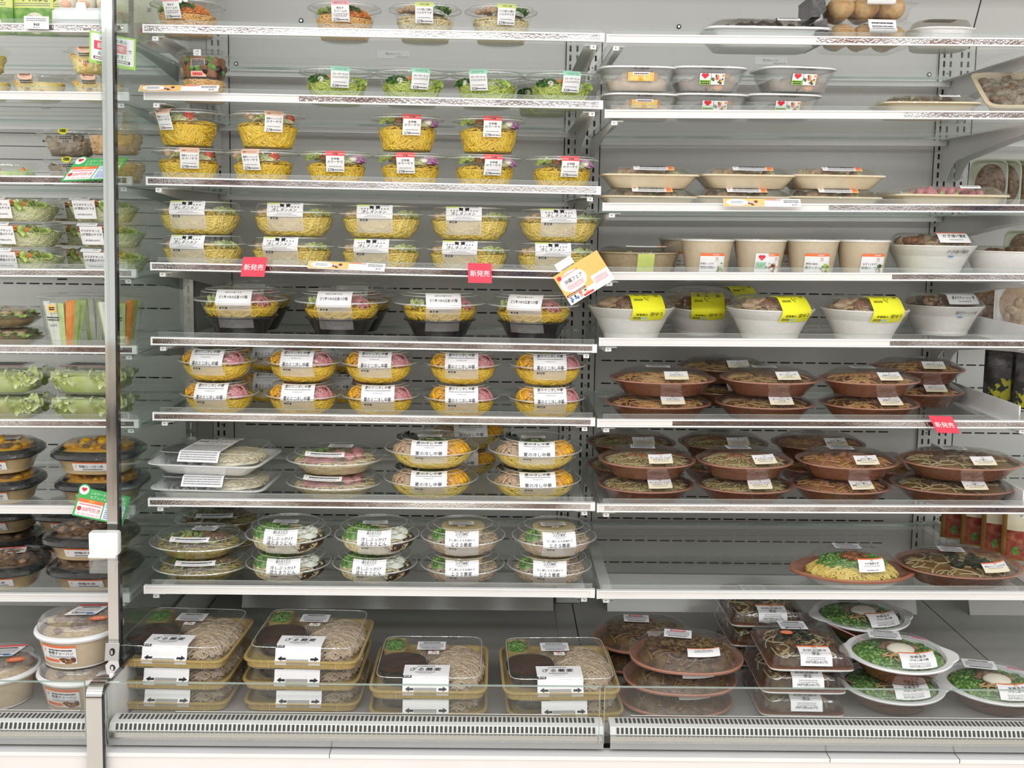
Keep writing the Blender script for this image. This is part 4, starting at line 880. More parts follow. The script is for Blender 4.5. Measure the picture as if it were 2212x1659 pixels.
def white_bowl(key, yellow, seed, k=1.0, title=None, sub=None, dx=0.012, shallow=False):
    rng = random.Random(seed); K = Kind(key, 'white_noodle_bowl', 'noodle bowl')
    B = [(.052, .052, 0), (.057, .057, .002), (.0615, .0615, .022), (.064, .064, .024), (.071, .071, .040), (.074, .074, .042), (.0865, .0865, .060), (.0905, .0905, .0645), (.0915, .0915, .0655), (.0915, .0915, .0672), (.0875, .0875, .0675), (.060, .060, .012)]
    Bf = []
    for p, q in zip(B, B[1:]):
        Bf.append(p)
        if q[2] > p[2] + .008:   # fine steps moulded round the wall
            st = 5
            for j in range(1, st):
                t = j / st; r = p[0] + (q[0] - p[0]) * t; z = p[2] + (q[2] - p[2]) * t
                Bf += [(r - .0003, r - .0003, z - .0006), (r + .0005, r + .0005, z)]
    Bf.append(B[-1])
    b = MB(); b.shell([(x * k, y * k, z) for x, y, z in Bf], 2, 'white_pulp', 60, True, True); K.part('bowl', b)
    l = MB(); l.shell([(.085 * k, .085 * k, .0675), (.084 * k, .084 * k, .070), (.0785 * k, .0785 * k, .072), (.0735 * k, .0735 * k, .086), (.066 * k, .066 * k, .0905), (.03, .03, .0905)], 2, 'clear_lid', 72, False, True, .02, 24, (.0715, .089)); K.part('lid', l)
    c = MB(); zf = mound(0, 0, .074 * k, .074 * k, .062, .016); mound_mesh(c, zf, 'meat_sauce', 24, 5, rng); chunks(c, zf, 16, .012, 'glazed_meat', rng); chunks(c, zf, 8, .012, 'chicken', rng); worm_top(c, zf, 40, .0018, 'straw_noodle', rng); K.part('food', c, stuff=True)
    w = MB(); w.shell([(.060 * k, .060 * k, .002), (.0895 * k, .0895 * k, .058), (.0935 * k, .0935 * k, .0655), (.092 * k, .092 * k, .069), (.0745 * k, .0745 * k, .0875), (.067 * k, .067 * k, .0918), (.03, .03, .092)], 2, 'cling_film', 48, False, True, .006, 31); K.part('film_wrap', w)
    pl = MB(); mf = drape([(.0675 * k, .01 * k, .093), (.0675 * k, .0675 * k, .0928), (.0755 * k, .0755 * k, .0882), (.0925 * k, .0925 * k, .0700), (.0945 * k, .0945 * k, .0655), (.0905 * k, .0905 * k, .058), (.0745 * k, .0745 * k, .040)], 2, dx); s = mf.L[1]
    if yellow:
        pl.sheet(mf, -.036, .036, s - .040, s + .066, 'yellow_ink', 12, 14, .0006)
        pl.text('ラーメン', mf, -.003, s - .010, .012, 'ink', off=.001, rot=PI / 2, w=.05); pl.text('とみ田', mf, .022, s - .012, .010, 'ink', off=.001, rot=PI / 2, w=.04); pl.text('中華蕎麦', mf, -.020, s - .014, .007, 'ink', off=.001, rot=PI / 2, w=.04)
        pl.fine(mf, -.030, -.012, s + .010, s + .016, 2, 'ink', rng, .001, .6)
        pl.text('中華蕎麦', mf, -.016, s + .0490, .0058, 'ink', w=.024, off=.001, rot=PI); pl.text('とみ田', mf, .016, s + .0480, .0095, 'ink', w=.028, off=.001, rot=PI)
        pl.sheet(mf, -.032, -.017, s + .0565, s + .0625, 'ink', 3, 1, .0009); pl.fine(mf, -.031, -.018, s + .0575, s + .0615, 2, 'yellow_ink', rng, .0012, .6); pl.sheet(mf, -.015, -.004, s + .0565, s + .0625, 'lightblue_ink', 3, 1, .0009)
    elif title:
        pl.sheet(mf, -.036, .036, s - .040, s + .030, 'paper', 12, 10, .0006)
        if sub: pl.sheet(mf, -.036, .036, s - .004, s + .003, 'orange_ink', 8, 1, .0009)
        pl.text(title, mf, 0, s + .012, .009, 'ink', w=.054, off=.001, slant=.15); pl.fine(mf, -.016, .016, s + .020, s + .024, 2, 'ink_grey', rng, .001, .5)
        pl.text(title, mf, .004, s + .051, .0095, 'ink', w=.050, off=.0008, slant=.2); pl.sheet(mf, -.014, -.002, s + .061, s + .066, 'lightblue_ink', 3, 1, .0009); pl.fine(mf, -.0125, -.0035, s + .062, s + .065, 1, 'blue_ink', rng, .0012, .8)
    K.part('label', pl)
white_bowl('tomita', True, 81)
white_bowl('kakiage', False, 82, 1.0, 'かき揚げ蕎麦', True)
white_bowl('kitakata', False, 83, .97, '喜多方チャーシュー麺', False)
def shallow_bowl():
    rng = random.Random(84); K = Kind('shallow', 'shallow_white_bowl', 'noodle bowl')
    b = MB(); b.shell([(.062, .062, 0), (.068, .068, .002), (.080, .080, .018), (.090, .090, .040), (.095, .095, .052), (.097, .097, .053), (.097, .097, .055), (.092, .092, .055), (.066, .066, .006)], 2, 'white_pulp', 60, True, True); K.part('bowl', b)
    l = MB(); l.shell([(.090, .090, .055), (.086, .086, .060), (.070, .070, .064), (.03, .03, .064)], 2, 'smoke_lid', 60, False, True, .01, 30); K.part('lid', l)
    c = MB(); zf = mound(0, 0, .080, .080, .040, .012); mound_mesh(c, zf, 'sauce', 24, 4, rng); chunks(c, zf, 16, .012, 'beef', rng); K.part('food', c, stuff=True)
shallow_bowl()

# ---- brown oval dishes ---------------------------------------------------------
def brown_oval(key, A, Bd, H, food, title, seed, cream=True, round_=False, lab=(.020, .050, .034), strip=None, toppings=None, dome=.020, sticker=True, red=False):
    rng = random.Random(seed); K = Kind(key, 'brown_oval_dish', 'pasta dish'); n = 2.15
    def S(q, dz=0): return (A * q, Bd * q)
    B = [(A * .655, Bd * .62, .0045), (A * .665, Bd * .63, 0), (A * .70, Bd * .67, .0005), (A * .82, Bd * .81, H * .5), (A * .93, Bd * .92, H - .002), (A * .95, Bd * .945, H)]
    b = MB(); b.shell(B, n, 'brown_dish', 64, True)
    for sgn in (-1,):   # moulded fan shape on the front wall
        for q in (.050, .038):
            pts = []; nr = []
            mf = drape([B[4], B[3], B[2]], n)
            for k in range(15):
                a = PI * k / 14; pts.append(mf(q * math.cos(a), mf.L[-1] * (.92 - .62 * math.sin(a) * (q / .05)), .0004)); nr.append((0, -1, .6))
            b.tube(pts, nr, .0009, 'brown_dish', 5)
    b.shell([(A * .92, Bd * .915, H - .003), (A * .655, Bd * .62, .0055)], n, 'brown_dish', 64, False, True); ib = K.part('dish', b)
    r = MB(); r.shell([(A * .95, Bd * .945, H - .0006), (A, Bd, H), (A * 1.004, Bd * 1.004, H + .0012), (A, Bd, H + .0026), (A * .93, Bd * .925, H + .0022), (A * .92, Bd * .915, H - .003)], n, 'brown_rim', 64); K.part('rim', r, ib, 'paler brown rim')
    c = MB(); zf = mound(0, 0, A * .88, Bd * .86, H - .007, dome * .75, .5); mound_mesh(c, zf, food, 30, 6, rng, .0012); K.part('food', c)
    if toppings: toppings(K, rng, zf, A, Bd, H)
    l = MB(); l.shell([(A * .97, Bd * .965, H + .0026), (A * .95, Bd * .94, H + .005), (A * .90, Bd * .885, H + .007), (A * .74, Bd * .71, H + dome * .85), (A * .66, Bd * .62, H + dome), (A * .2, Bd * .2, H + dome + .0005)], n, 'smoke_lid', 64, False, True); K.part('lid', l)
    w = MB(); w.shell([(A * .70, Bd * .67, .0004), (A * .96, Bd * .955, H - .004), (A * 1.02, Bd * 1.025, H), (A * 1.018, Bd * 1.022, H + .0035), (A * .76, Bd * .735, H + dome * .9), (A * .67, Bd * .63, H + dome + .0016), (A * .2, Bd * .2, H + dome + .0022)], n, 'cling_film', 64, False, True, .004, 27); K.part('film_wrap', w)
    x, lw, lh = lab
    pl = MB(); mf = drape([(A * .675, Bd * .1, H + dome + .003), (A * .675, Bd * .635, H + dome + .0025), (A * .770, Bd * .745, H + dome * .93), (A * .98, Bd * .98, H + .009)], n, x); s = mf.L[1] + .001
    price_label(pl, lambda u, v, off=0.0: mf(u, s + v, off + .0004), lw, lh * .92, rng, title, None, cream, strip); K.part('label', pl)
    if sticker:
        pl = MB(); mf = flat((-.006, Bd * .48, H + dome + .0028), (1, -.06, 0), (-.06, -1, 0)); info_label(pl, mf, .052, .036, rng, 'red_ink' if red else None); K.part('price_sticker', pl)
def top_pasta(m, cnt=50, extra=None):
    def f(K, rng, zf, A, Bd, H):
        t = MB(); worm_top(t, zf, cnt, .0018, m, rng, 16, .005, .5, .002); K.part('pasta', t, stuff=True)
        if extra:
            t = MB(); extra[1](t, zf, rng); K.part(extra[0], t)
    return f
PK = lambda m, n, s: (lambda t, zf, r: chunks(t, mound(0, 0, zf.box[2] * .62, zf.box[3] * .62, zf(0, 0) - .006, .006), n, s, m, r))
brown_oval('oval_napolitan', .113, .086, .031, 'meat_sauce', 'ナポリタン', 91, toppings=top_pasta('orange_noodle', 60))
brown_oval('oval_meat', .105, .086, .031, 'meat_sauce', 'ミートソース/パスタ', 92, toppings=top_pasta('straw_noodle', 40, ('minced_meat', PK('beef', 16, .010))))
brown_oval('oval_spice', .105, .086, .031, 'meat_sauce', '海老のトマト/クリームパスタ', 93, toppings=top_pasta('orange_noodle', 40, ('shrimp', PK('pink_sauce', 10, .011))), red=False)
brown_oval('oval_carbo', .102, .086, .031, 'cream_sauce', 'チーズとベーコンの/カルボナーラ', 94, toppings=top_pasta('cream_noodle', 50, ('bacon', PK('pink_sauce', 14, .007))))
brown_oval('oval_cream', .106, .086, .031, 'pink_sauce', 'ずわい蟹の/濃厚クリームパスタ', 95, toppings=top_pasta('orange_noodle', 30, ('crab', PK('pink_sauce', 12, .010))))
brown_oval('oval_doria', .130, .092, .031, 'gratin', '大盛り/クリームパスタ', 96, toppings=top_pasta('cream_noodle', 30, ('bacon', PK('beef', 12, .012))))
brown_oval('oval_gratin', .130, .100, .033, 'gratin', '明太クリームパスタ', 97, toppings=top_pasta('cream_noodle', 36, ('laver', PK('seaweed', 8, .014))), strip='orange_ink', lab=(.050, .056, .034))

# boat-shaped tray of green-onion yakisoba
def boat():
    rng = random.Random(101); K = Kind('boat', 'boat_shaped_noodle_tray', 'noodle dish')
    def rg(a, b, z, pt): 
        out = []
        for i in range(64):
            t = 2 * PI * i / 64; c, s = math.cos(t), math.sin(t); k = 1 + pt * max(abs(c) - .8, 0) * 1.2
            out.append((a * k * math.copysign(abs(c) ** .85, c), b * math.copysign(abs(s) ** (.95), s), z))
        return out
    b = MB(); b.loft([rg(.085, .058, 0, 0), (rg(.092, .064, .004, 0)), rg(.108, .078, .020, .3)], 'white_plastic', True); K.part('tray', b)
    r = MB(); r.loft([rg(.106, .077, .019, .3), rg(.118, .087, .022, .5), rg(.119, .088, .026, .5), rg(.116, .085, .0285, .5), rg(.106, .076, .026, .3), rg(.09, .06, .008, .1)], 'brown_rim', False, True); K.part('rim', r, 0, 'brown rim of the tray')
    c = MB(); zf = mound(0, 0, .098, .070, .016, .032, .75); mound_mesh(c, zf, 'pasta_noodle', 28, 6, rng); worm_top(c, zf, 190, .0017, 'lemon_noodle', rng, 28, .0045, .6, .003); K.part('noodles', c, stuff=True)
    t = MB(); z2 = mound(0, .002, .076, .056, .036, .016, .5); mound_mesh(t, z2, 'scallion', 20, 4, rng); scallions(t, z2, 340, .0042, 'scallion', rng); K.part('green_onion', t)
    t = MB(); chunks(t, mound(0, -.010, .030, .024, .050, .006), 9, .010, 'glazed_meat', rng); K.part('meat', t)
    l = MB(); l.loft([rg(.108, .080, .0288, .3), rg(.100, .072, .034, .1), rg(.082, .058, .058, 0), rg(.070, .048, .064, 0), rg(.03, .02, .0655, 0)], 'clear_lid', False, True); K.part('lid', l)
    pl = MB(); mf = drape([(.0705, .01, .0668), (.0705, .0485, .0655), (.0835, .0595, .0590), (.1020, .0740, .0345)], 2.1, .020); s = mf.L[1] + .004
    price_label(pl, lambda u, v, off=0.0: mf(u, s + v, off + .0004), .056, .030, rng, 'ネギ塩焼そば', '390円(税込421円)'); K.part('label', pl)
    pl = MB(); mf = flat((-.004, .044, .0672), (1, -.05, 0), (-.05, -1, 0)); info_label(pl, mf, .056, .036, rng); K.part('price_sticker', pl)
boat()
# okonomiyaki in a large oval tray
def okono():
    rng = random.Random(102); K = Kind('okono', 'okonomiyaki_pack', 'okonomiyaki'); n = 2.3; A, Bd = .114, .096
    b = MB(); b.shell([(A * .80, Bd * .80, 0), (A * .84, Bd * .84, .003), (A * .93, Bd * .93, .007), (A * .99, Bd * .99, .009)], n, 'white_plastic', 64, True)
    b.shell([(A * .95, Bd * .95, .0075), (A, Bd, .009), (A * 1.004, Bd * 1.004, .0125), (A * .985, Bd * .985, .0145), (A * .93, Bd * .92, .0130), (A * .86, Bd * .85, .006)], n, 'brown_rim', 64, False, True); K.part('tray', b)
    c = MB(); zf = mound(0, 0, A * .86, Bd * .84, .008, .030, .3); mound_mesh(c, zf, 'okonomi', 30, 7, rng, .0014); chunks(c, zf, 40, .009, 'okonomi', rng, .5); worm_top(c, zf, 40, .0018, 'gratin', rng, 9, .005, .6, .002); leaves(c, mound(0, 0, .06, .05, .036, .003), 90, .008, 'gratin', rng, .3); K.part('okonomiyaki', c)
    l = MB(); l.shell([(A * .985, Bd * .985, .0145), (A * .955, Bd * .95, .017), (A * .90, Bd * .89, .020), (A * .76, Bd * .74, .042), (A * .68, Bd * .66, .0445), (.03, .03, .045)], n, 'smoke_lid', 64, False, True); K.part('lid', l)
    w = MB(); w.shell([(A * .82, Bd * .82, -.0003), (A * 1.01, Bd * 1.01, .0075), (A * 1.02, Bd * 1.02, .0135), (A * .98, Bd * .975, .0175), (A * .78, Bd * .76, .0435), (A * .69, Bd * .67, .0460), (.03, .03, .0465)], n, 'cling_film', 64, False, True, .006, 13); K.part('film_wrap', w)
    pl = MB(); mf = drape([(A * .695, .02, .0472), (A * .695, Bd * .675, .0468), (A * .79, Bd * .77, .0442), (A * .985, Bd * .985, .0185)], n, .030); s = mf.L[1] - .016
    price_label(pl, lambda u, v, off=0.0: mf(u, s + v, off + .0004), .064, .030, rng, '広島お好み焼き', None); K.part('label', pl)
    pl = MB(); mf = flat((-.014, .050, .0472), (1, -.08, 0), (-.08, -1, 0)); info_label(pl, mf, .056, .044, rng); pl.sheet(mf, -.014, .014, .003, .012, 'rose_ink', 2, 2, .0012); pl.fine(mf, -.012, .012, .004, .011, 2, 'paper', rng, .0016, .5); K.part('price_sticker', pl)
    return K
okono()
def okono_rect():
    rng = random.Random(103); K = Kind('okono_rect', 'square_okonomiyaki_pack', 'okonomiyaki'); n = 12; A, Bd = .083, .098
    b = MB(); b.shell([(A * .82, Bd * .84, 0), (A * .85, Bd * .87, .004), (A * .97, Bd * .97, .008), (A * 1.01, Bd * 1.01, .0085), (A * 1.01, Bd * 1.01, .0110)], n, 'white_plastic', 56, True)
    b.shell([(A * 1.01, Bd * 1.01, .0105), (A * 1.005, Bd * 1.005, .0135), (A * .95, Bd * .955, .0140), (A * .88, Bd * .9, .006)], n, 'brown_dish', 56, False, True); K.part('tray', b)
    c = MB(); zf = mound(0, 0, A * .92, Bd * .92, .006, .028, .18); mound_mesh(c, zf, 'okonomi', 34, 7, rng, .001); chunks(c, zf, 30, .008, 'okonomi', rng, .5)
    worm_top(c, zf, 24, .0014, 'cream_noodle', rng, 14, .0055, .8, .003); leaves(c, zf, 14, .012, 'straw_noodle', rng, .3); K.part('okonomiyaki', c)
    t = MB(); leaves(t, mound(-.012, .012, .04, .04, .034, .003), 46, .012, 'seaweed', rng, .2); K.part('laver', t)
    l = MB(); l.shell([(A * .99, Bd * .99, .0142), (A * .95, Bd * .955, .016), (A * .90, Bd * .91, .036), (A * .86, Bd * .88, .0385), (.03, .03, .0388)], n, 'smoke_lid', 56, False, True); K.part('lid', l)
    w = MB(); w.shell([(A * .84, Bd * .86, -.0003), (A * 1.018, Bd * 1.016, .008), (A * 1.018, Bd * 1.016, .014), (A * .925, Bd * .93, .0372), (A * .87, Bd * .885, .0398), (.03, .03, .0402)], n, 'cling_film', 56, False, True, .003, 13); K.part('film_wrap', w)
    pl = MB(); mf = drape([(A * .875, .02, .0408), (A * .875, Bd * .890, .0406), (A * .93, Bd * .935, .0378), (A * 1.021, Bd * 1.019, .0146), (A * 1.021, Bd * 1.019, .008)], n, .006); s = mf.L[1] - .030
    price_label(pl, lambda u, v, off=0.0: mf(u, s + v, off + .0004), .062, .056, rng, 'お好み焼き/豚玉', '390円(税込421円)'); K.part('label', pl)
    pl = MB(); mf = flat((-.004, .078, .0408), (1, 0, 0), (0, -1, 0)); info_label(pl, mf, .056, .046, rng)
    mf = flat((-.026, .014, .0412), (1, 0, 0), (0, -1, 0)); vs = [mf(.013 * math.cos(a * PI / 10), .011 * math.sin(a * PI / 10), 0) for a in range(20)]; pl.add(vs, [tuple(range(19, -1, -1))], 'orange_ink', False); pl.text('新発売', mf, 0, 0, .006, 'paper', off=.0004); K.part('price_sticker', pl)
    t = MB(); mf = flat((.070, .066, .0415), (.55, -1, 0), (1, .4, -.3)); t.sheet(mf, 0, .10, 0, .011, 'pink_ink', 6, 1); t.fine(mf, .01, .09, .002, .009, 1, 'magenta_ink', rng, .0005, .8); K.part('sauce_tape', t)
okono_rect()
def tantan():
    rng = random.Random(104); K = Kind('tantan', 'white_rimmed_noodle_bowl', 'noodle bowl'); n = 2.0; A = .096
    b = MB(); b.shell([(.058, .058, 0), (.064, .064, .003), (.082, .082, .030), (.0875, .0875, .040)], n, 'brown_dish', 64, True)
    mf = drape([(.0875, .0875, .040), (.082, .082, .030), (.064, .064, .003)], n)
    for k in range(25):
        a = PI * (k + .5) / 25; u0, v0, u1, v1 = .036 * math.cos(a), .022 - .011 * math.sin(a), .042 * math.cos(a), .022 - .016 * math.sin(a)
        b.tube([mf(u0, v0, .0003), mf(u1, v1, .0003)], [(0, -1, 0)] * 2, .0006, 'black_plastic', 4)
    ib = K.part('bowl', b)
    r = MB(); 
    def rg(a, z, tab): return [((a + tab * max(abs(math.cos(2 * PI * i / 80)) - .93, 0) / .07) * math.cos(2 * PI * i / 80), a * math.sin(2 * PI * i / 80), z) for i in range(80)]
    r.loft([rg(.0865, .0385, 0), rg(.096, .041, .012), rg(.0975, .0435, .013), rg(.0965, .0465, .013), rg(.0855, .0450, 0), rg(.084, .038, 0)], 'white_plastic'); K.part('rim', r, ib, 'white rim with two small handles')
    c = MB(); zf = mound(0, 0, .082, .082, .036, .010); mound_mesh(c, zf, 'scallion', 28, 5, rng); scallions(c, zf, 460, .0054, 'scallion', rng); K.part('green_onion', c, stuff=True)
    t = MB(); chunks(t, mound(0, .004, .036, .034, .046, .008), 30, .008, 'beef', rng); worm_top(t, mound(0, -.02, .04, .03, .046, .006), 10, .002, 'straw_noodle', rng); K.part('minced_meat', t)
    t = MB(); t.blob((.002, -.006, .056), (.026, .021, .010), 'egg_white', rng, .02, 20, 10); K.part('egg', t)
    l = MB(); l.shell([(.0860, .0860, .0452), (.0850, .0850, .049), (.076, .076, .060), (.066, .066, .0655), (.02, .02, .0665)], n, 'clear_lid', 60, False, True); K.part('lid', l)
    pl = MB(); mf = drape([(.0665, .02, .0678), (.0665, .0665, .0668), (.0770, .0770, .0612), (.0865, .0865, .0500), (.0985, .0985, .0475)], n, .018); s = mf.L[1] - .018
    price_label(pl, lambda u, v, off=0.0: mf(u, s + v, off + .0006), .066, .046, rng, '半熟玉子/汁なし担々麺', '490円(税込529円)'); K.part('label', pl)
    pl = MB(); mf = flat((-.016, .062, .0672), (1, -.10, 0), (-.10, -1, .0)); info_label(pl, mf, .060, .044, rng); K.part('price_sticker', pl)
    t = MB(); mf = flat((.030, .040, .0668), (1, -.15, -.1), (.3, -1, 0)); t.sheet(mf, 0, .030, 0, .010, 'pink_ink', 6, 1); t.fine(mf, .002, .028, .002, .008, 2, 'magenta_ink', rng, .0005, .7); K.part('sauce_tape', t)
tantan()

# ---- goods beyond the glass partition -------------------------------------------
def cup_salad(key, food, lab, seed, k=1.0, lines=(), h=.050, ov='orange'):
    rng = random.Random(seed); K = Kind(key, 'clear_salad_cup', 'salad cup'); n = 2.1
    b = MB(); b.shell([(.042, .036, 0), (.045, .039, .002), (.056, .049, h - .004), (.060, .053, h - .002), (.0625, .055, h)], n, 'clear_cup', 40, True); K.part('cup', b)
    l = MB(); l.shell([(.0625, .055, h), (.062, .0545, h + .003), (.056, .049, h + .004), (.054, .047, h + .008), (.02, .02, h + .008)], n, 'clear_lid', 40, False, True); l.prism([(-.060, -.020), (-.072, -.010), (-.072, .008), (-.060, .018)], 'z', h + .001, h + .002, 'clear_lid'); K.part('lid', l)
    c = MB(); p = [(.040, .034, .003), (.052, .045, h - .010)]; c.shell(p, n, food, 28, True, True)
    for i in range(70):
        a = rng.uniform(-3.6, .5); z = rng.uniform(.007, h - .008); q = .0355 + .013 * z / h; s = rng.uniform(.004, .0075)
        c.blob((q * math.cos(a), q * .86 * math.sin(a), z), (s * rng.uniform(.8, 1.3), s, s * rng.uniform(.7, 1.1)), food if rng.random() < .92 else lab[1], rng, .2, 9, 7)
    K.part('food', c, stuff=True)
    pl = MB(); mf = drape([(.0545, .02, h + .009), (.0545, .0475, h + .0088), (.0635, .056, h + .0035), (.0632, .0557, h - .001), (.0570, .050, h - .006), (.0465, .0405, .002)], n, -.006); s = mf.L[1] + .003
    if ov == 'orange':
        vs = [mf(.027 * math.cos(a * PI / 12), s + .016 + .015 * math.sin(a * PI / 12), .0007) for a in range(24)]; pl.add(vs, [tuple(range(23, -1, -1))], 'label_clear', False)
        vs = [mf(.016 * math.cos(a * PI / 12), s + .010 + .009 * math.sin(a * PI / 12), .0009) for a in range(24)]; pl.add(vs, [tuple(range(23, -1, -1))], 'peach_ink', False); pl.fine(mf, -.012, .012, s + .003, s + .008, 2, 'brown_ink', rng, .0012, .7); pl.fine(mf, -.014, .014, s + .019, s + .028, 2, 'ink', rng, .0012, .5)
        pl.text('168', mf, 0, s + .038, .006, 'ink', off=.0012); pl.sheet(mf, -.012, .012, s + .034, s + .043, 'label_clear', 4, 2, .0006)
    elif ov == 'yellow':
        vs = [mf(.010 + .0095 * math.cos(a * PI / 10), s + .006 + .0085 * math.sin(a * PI / 10), .0009) for a in range(20)]; pl.add(vs, [tuple(range(19, -1, -1))], 'yellow_ink', False); pl.fine(mf, .004, .016, s + .002, s + .010, 2, 'ink', rng, .0012, .8)
        pl.sheet(mf, -.002, .026, s + .018, s + .034, 'label_clear', 4, 2, .0007); pl.fine(mf, 0, .024, s + .019, s + .027, 2, 'ink', rng, .0012, .6); pl.text('218', mf, .012, s + .031, .0055, 'ink', off=.0012)
    K.part('label', pl)
cup_salad('cup_potato', 'potato', ('o', 'carrot'), 111)
cup_salad('cup_chicken', 'bread', ('y', 'chicken'), 112, ov='yellow')
cup_salad('cup_mushroom', 'mushroom', ('y', 'chicken'), 113, ov='yellow')
cup_salad('cup_greens', 'lettuce', ('y', 'carrot'), 114, ov='none', h=.036)
def salad11():
    rng = random.Random(121); K = Kind('salad11', 'chicken_salad_bowl', 'salad bowl'); n = 2.6; h = .042
    b = MB(); b.shell([(.050, .046, 0), (.054, .050, .002), (.068, .063, h - .004), (.070, .065, h - .002), (.074, .069, h)], n, 'clear_cup', 44, True); K.part('bowl', b)
    l = MB(); l.shell([(.074, .069, h), (.0735, .0685, h + .004), (.068, .063, h + .005), (.066, .061, h + .0085), (.03, .03, h + .0085)], n, 'clear_lid', 44, False, True); K.part('lid', l)
    c = MB(); p = [(.047, .043, .003), (.064, .059, h - .010)]; c.shell(p, n, 'cabbage', 28, True); zf = mound(0, 0, .063, .058, h - .012, .010); mound_mesh(c, zf, 'cabbage', 24, 4, rng); worm_side(c, p, n, 100, .0011, 'cabbage', rng, 10, .005, .4); worm_top(c, zf, 60, .0012, 'cabbage', rng, 9, .005, .4); K.part('shredded_cabbage', c, stuff=True)
    t = MB(); leaves(t, mound(.020, -.034, .034, .026, .026, .014), 30, .018, 'lettuce', rng, 1.0); K.part('lettuce', t)
    t = MB(); worm_top(t, mound(-.012, -.036, .044, .022, .034, .008), 26, .0024, 'carrot', rng, 7, .006, .15, .002); K.part('carrot', t)
    pl = MB(); mf = drape([(.0665, .02, h + .0095), (.0665, .0615, h + .0093), (.0755, .0705, h + .003), (.0565, .0525, .002)], n, -.020); s = mf.L[1] - .004
    pl.sheet(mf, -.034, .010, s, s + .014, 'paper', 6, 4, .0006); pl.text('ドレッシング別売り', mf, -.010, s + .008, .0036, 'ink', w=.036, off=.001)
    pl.sheet(mf, -.026, .020, s + .015, s + .054, 'paper', 8, 6, .0006); pl.text('サラダチキンと', mf, -.004, s + .024, .0056, 'ink', w=.038, off=.001); pl.text('11種野菜のサラダ', mf, -.003, s + .032, .0060, 'ink', w=.042, off=.001); pl.text('190円(税込205円)', mf, -.003, s + .045, .0044, 'ink', w=.034, off=.001)
    K.part('label', pl)
salad11()
def meat_veg_oval():
    rng = random.Random(122); K = Kind('veg_oval', 'oval_salad_pack', 'salad pack'); n = 2.2
    b = MB(); b.shell([(.060, .048, 0), (.066, .054, .003), (.094, .080, .030), (.098, .084, .032)], n, 'clear_cup', 48, True); K.part('dish', b)
    l = MB(); l.shell([(.098, .084, .032), (.096, .082, .035), (.084, .070, .050), (.07, .058, .053), (.03, .03, .053)], n, 'clear_lid', 48, False, True); K.part('lid', l)
    c = MB(); zf = mound(0, 0, .088, .074, .024, .022); mound_mesh(c, zf, 'beef', 26, 5, rng); c.shell([(.06, .048, .003), (.088, .074, .025)], n, 'chicken', 26, True); chunks(c, zf, 30, .010, 'chicken', rng); leaves(c, zf, 40, .016, 'lettuce', rng); scallions(c, zf, 50, .005, 'scallion', rng); K.part('food', c, stuff=True)
    w = MB(); w.shell([(.062, .050, -.0004), (.096, .082, .028), (.101, .087, .033), (.086, .072, .051), (.03, .03, .0542)], n, 'cling_film', 48, False, True, .006, 17); K.part('film_wrap', w)
meat_veg_oval()
def sticks():
    rng = random.Random(123); K = Kind('sticks', 'vegetable_stick_cup', 'vegetable cup')
    b = MB(); b.shell([(.033, .033, 0), (.0345, .0345, .002), (.049, .049, .102), (.052, .052, .104)], 2, 'clear_cup', 40, True); K.part('cup', b)
    l = MB(); l.shell([(.052, .052, .104), (.054, .054, .105), (.054, .054, .108), (.046, .046, .110), (.02, .02, .110)], 2, 'clear_lid', 40, False, True); K.part('lid', l)
    for nm, m, ts in (('daikon_stick', 'radish', (-2.15, -1.75, -2.6)), ('cucumber_stick', 'cucumber', (-1.40, -.55, -2.95, .3)), ('carrot_stick', 'carrot', (-1.02, -.85))):
        for t in ts:
            q = MB(); r0, r1 = .020, .036; w = .0055; c, s = math.cos(t), math.sin(t)
            def corner(r, z, du, dv): return (r * c - du * s + dv * c, r * s + du * c + dv * s, z)
            z1 = .098 + rng.uniform(-.004, .003)
            vs = [corner(r, z, du, dv) for r, z in ((r0, .004), (r1, z1)) for du, dv in ((-w, -w), (w, -w), (w, w), (-w, w))]
            q.add(vs, [(0, 3, 2, 1), (4, 5, 6, 7), (0, 1, 5, 4), (1, 2, 6, 5), (2, 3, 7, 6), (3, 0, 4, 7)], m, False); K.part(nm, q)
    pl = MB(); mf = drape([(.0505, .0505, .104), (.0350, .0350, .002)], 2, -.008)
    vs = [mf(.009 * math.cos(a * PI / 10), .020 + .009 * math.sin(a * PI / 10), .0007) for a in range(20)]; pl.add(vs, [tuple(range(19, -1, -1))], 'pale_orange', False); pl.fine(mf, -.006, .006, .016, .024, 2, 'ink', rng, .001, .7)
    pl.sheet(mf, -.014, .014, .033, .064, 'label_clear', 4, 3, .0006); pl.fine(mf, -.012, .013, .036, .046, 2, 'ink', rng, .001, .6); pl.text('230円', mf, 0, .055, .0055, 'ink', off=.001); K.part('label', pl)
sticks()
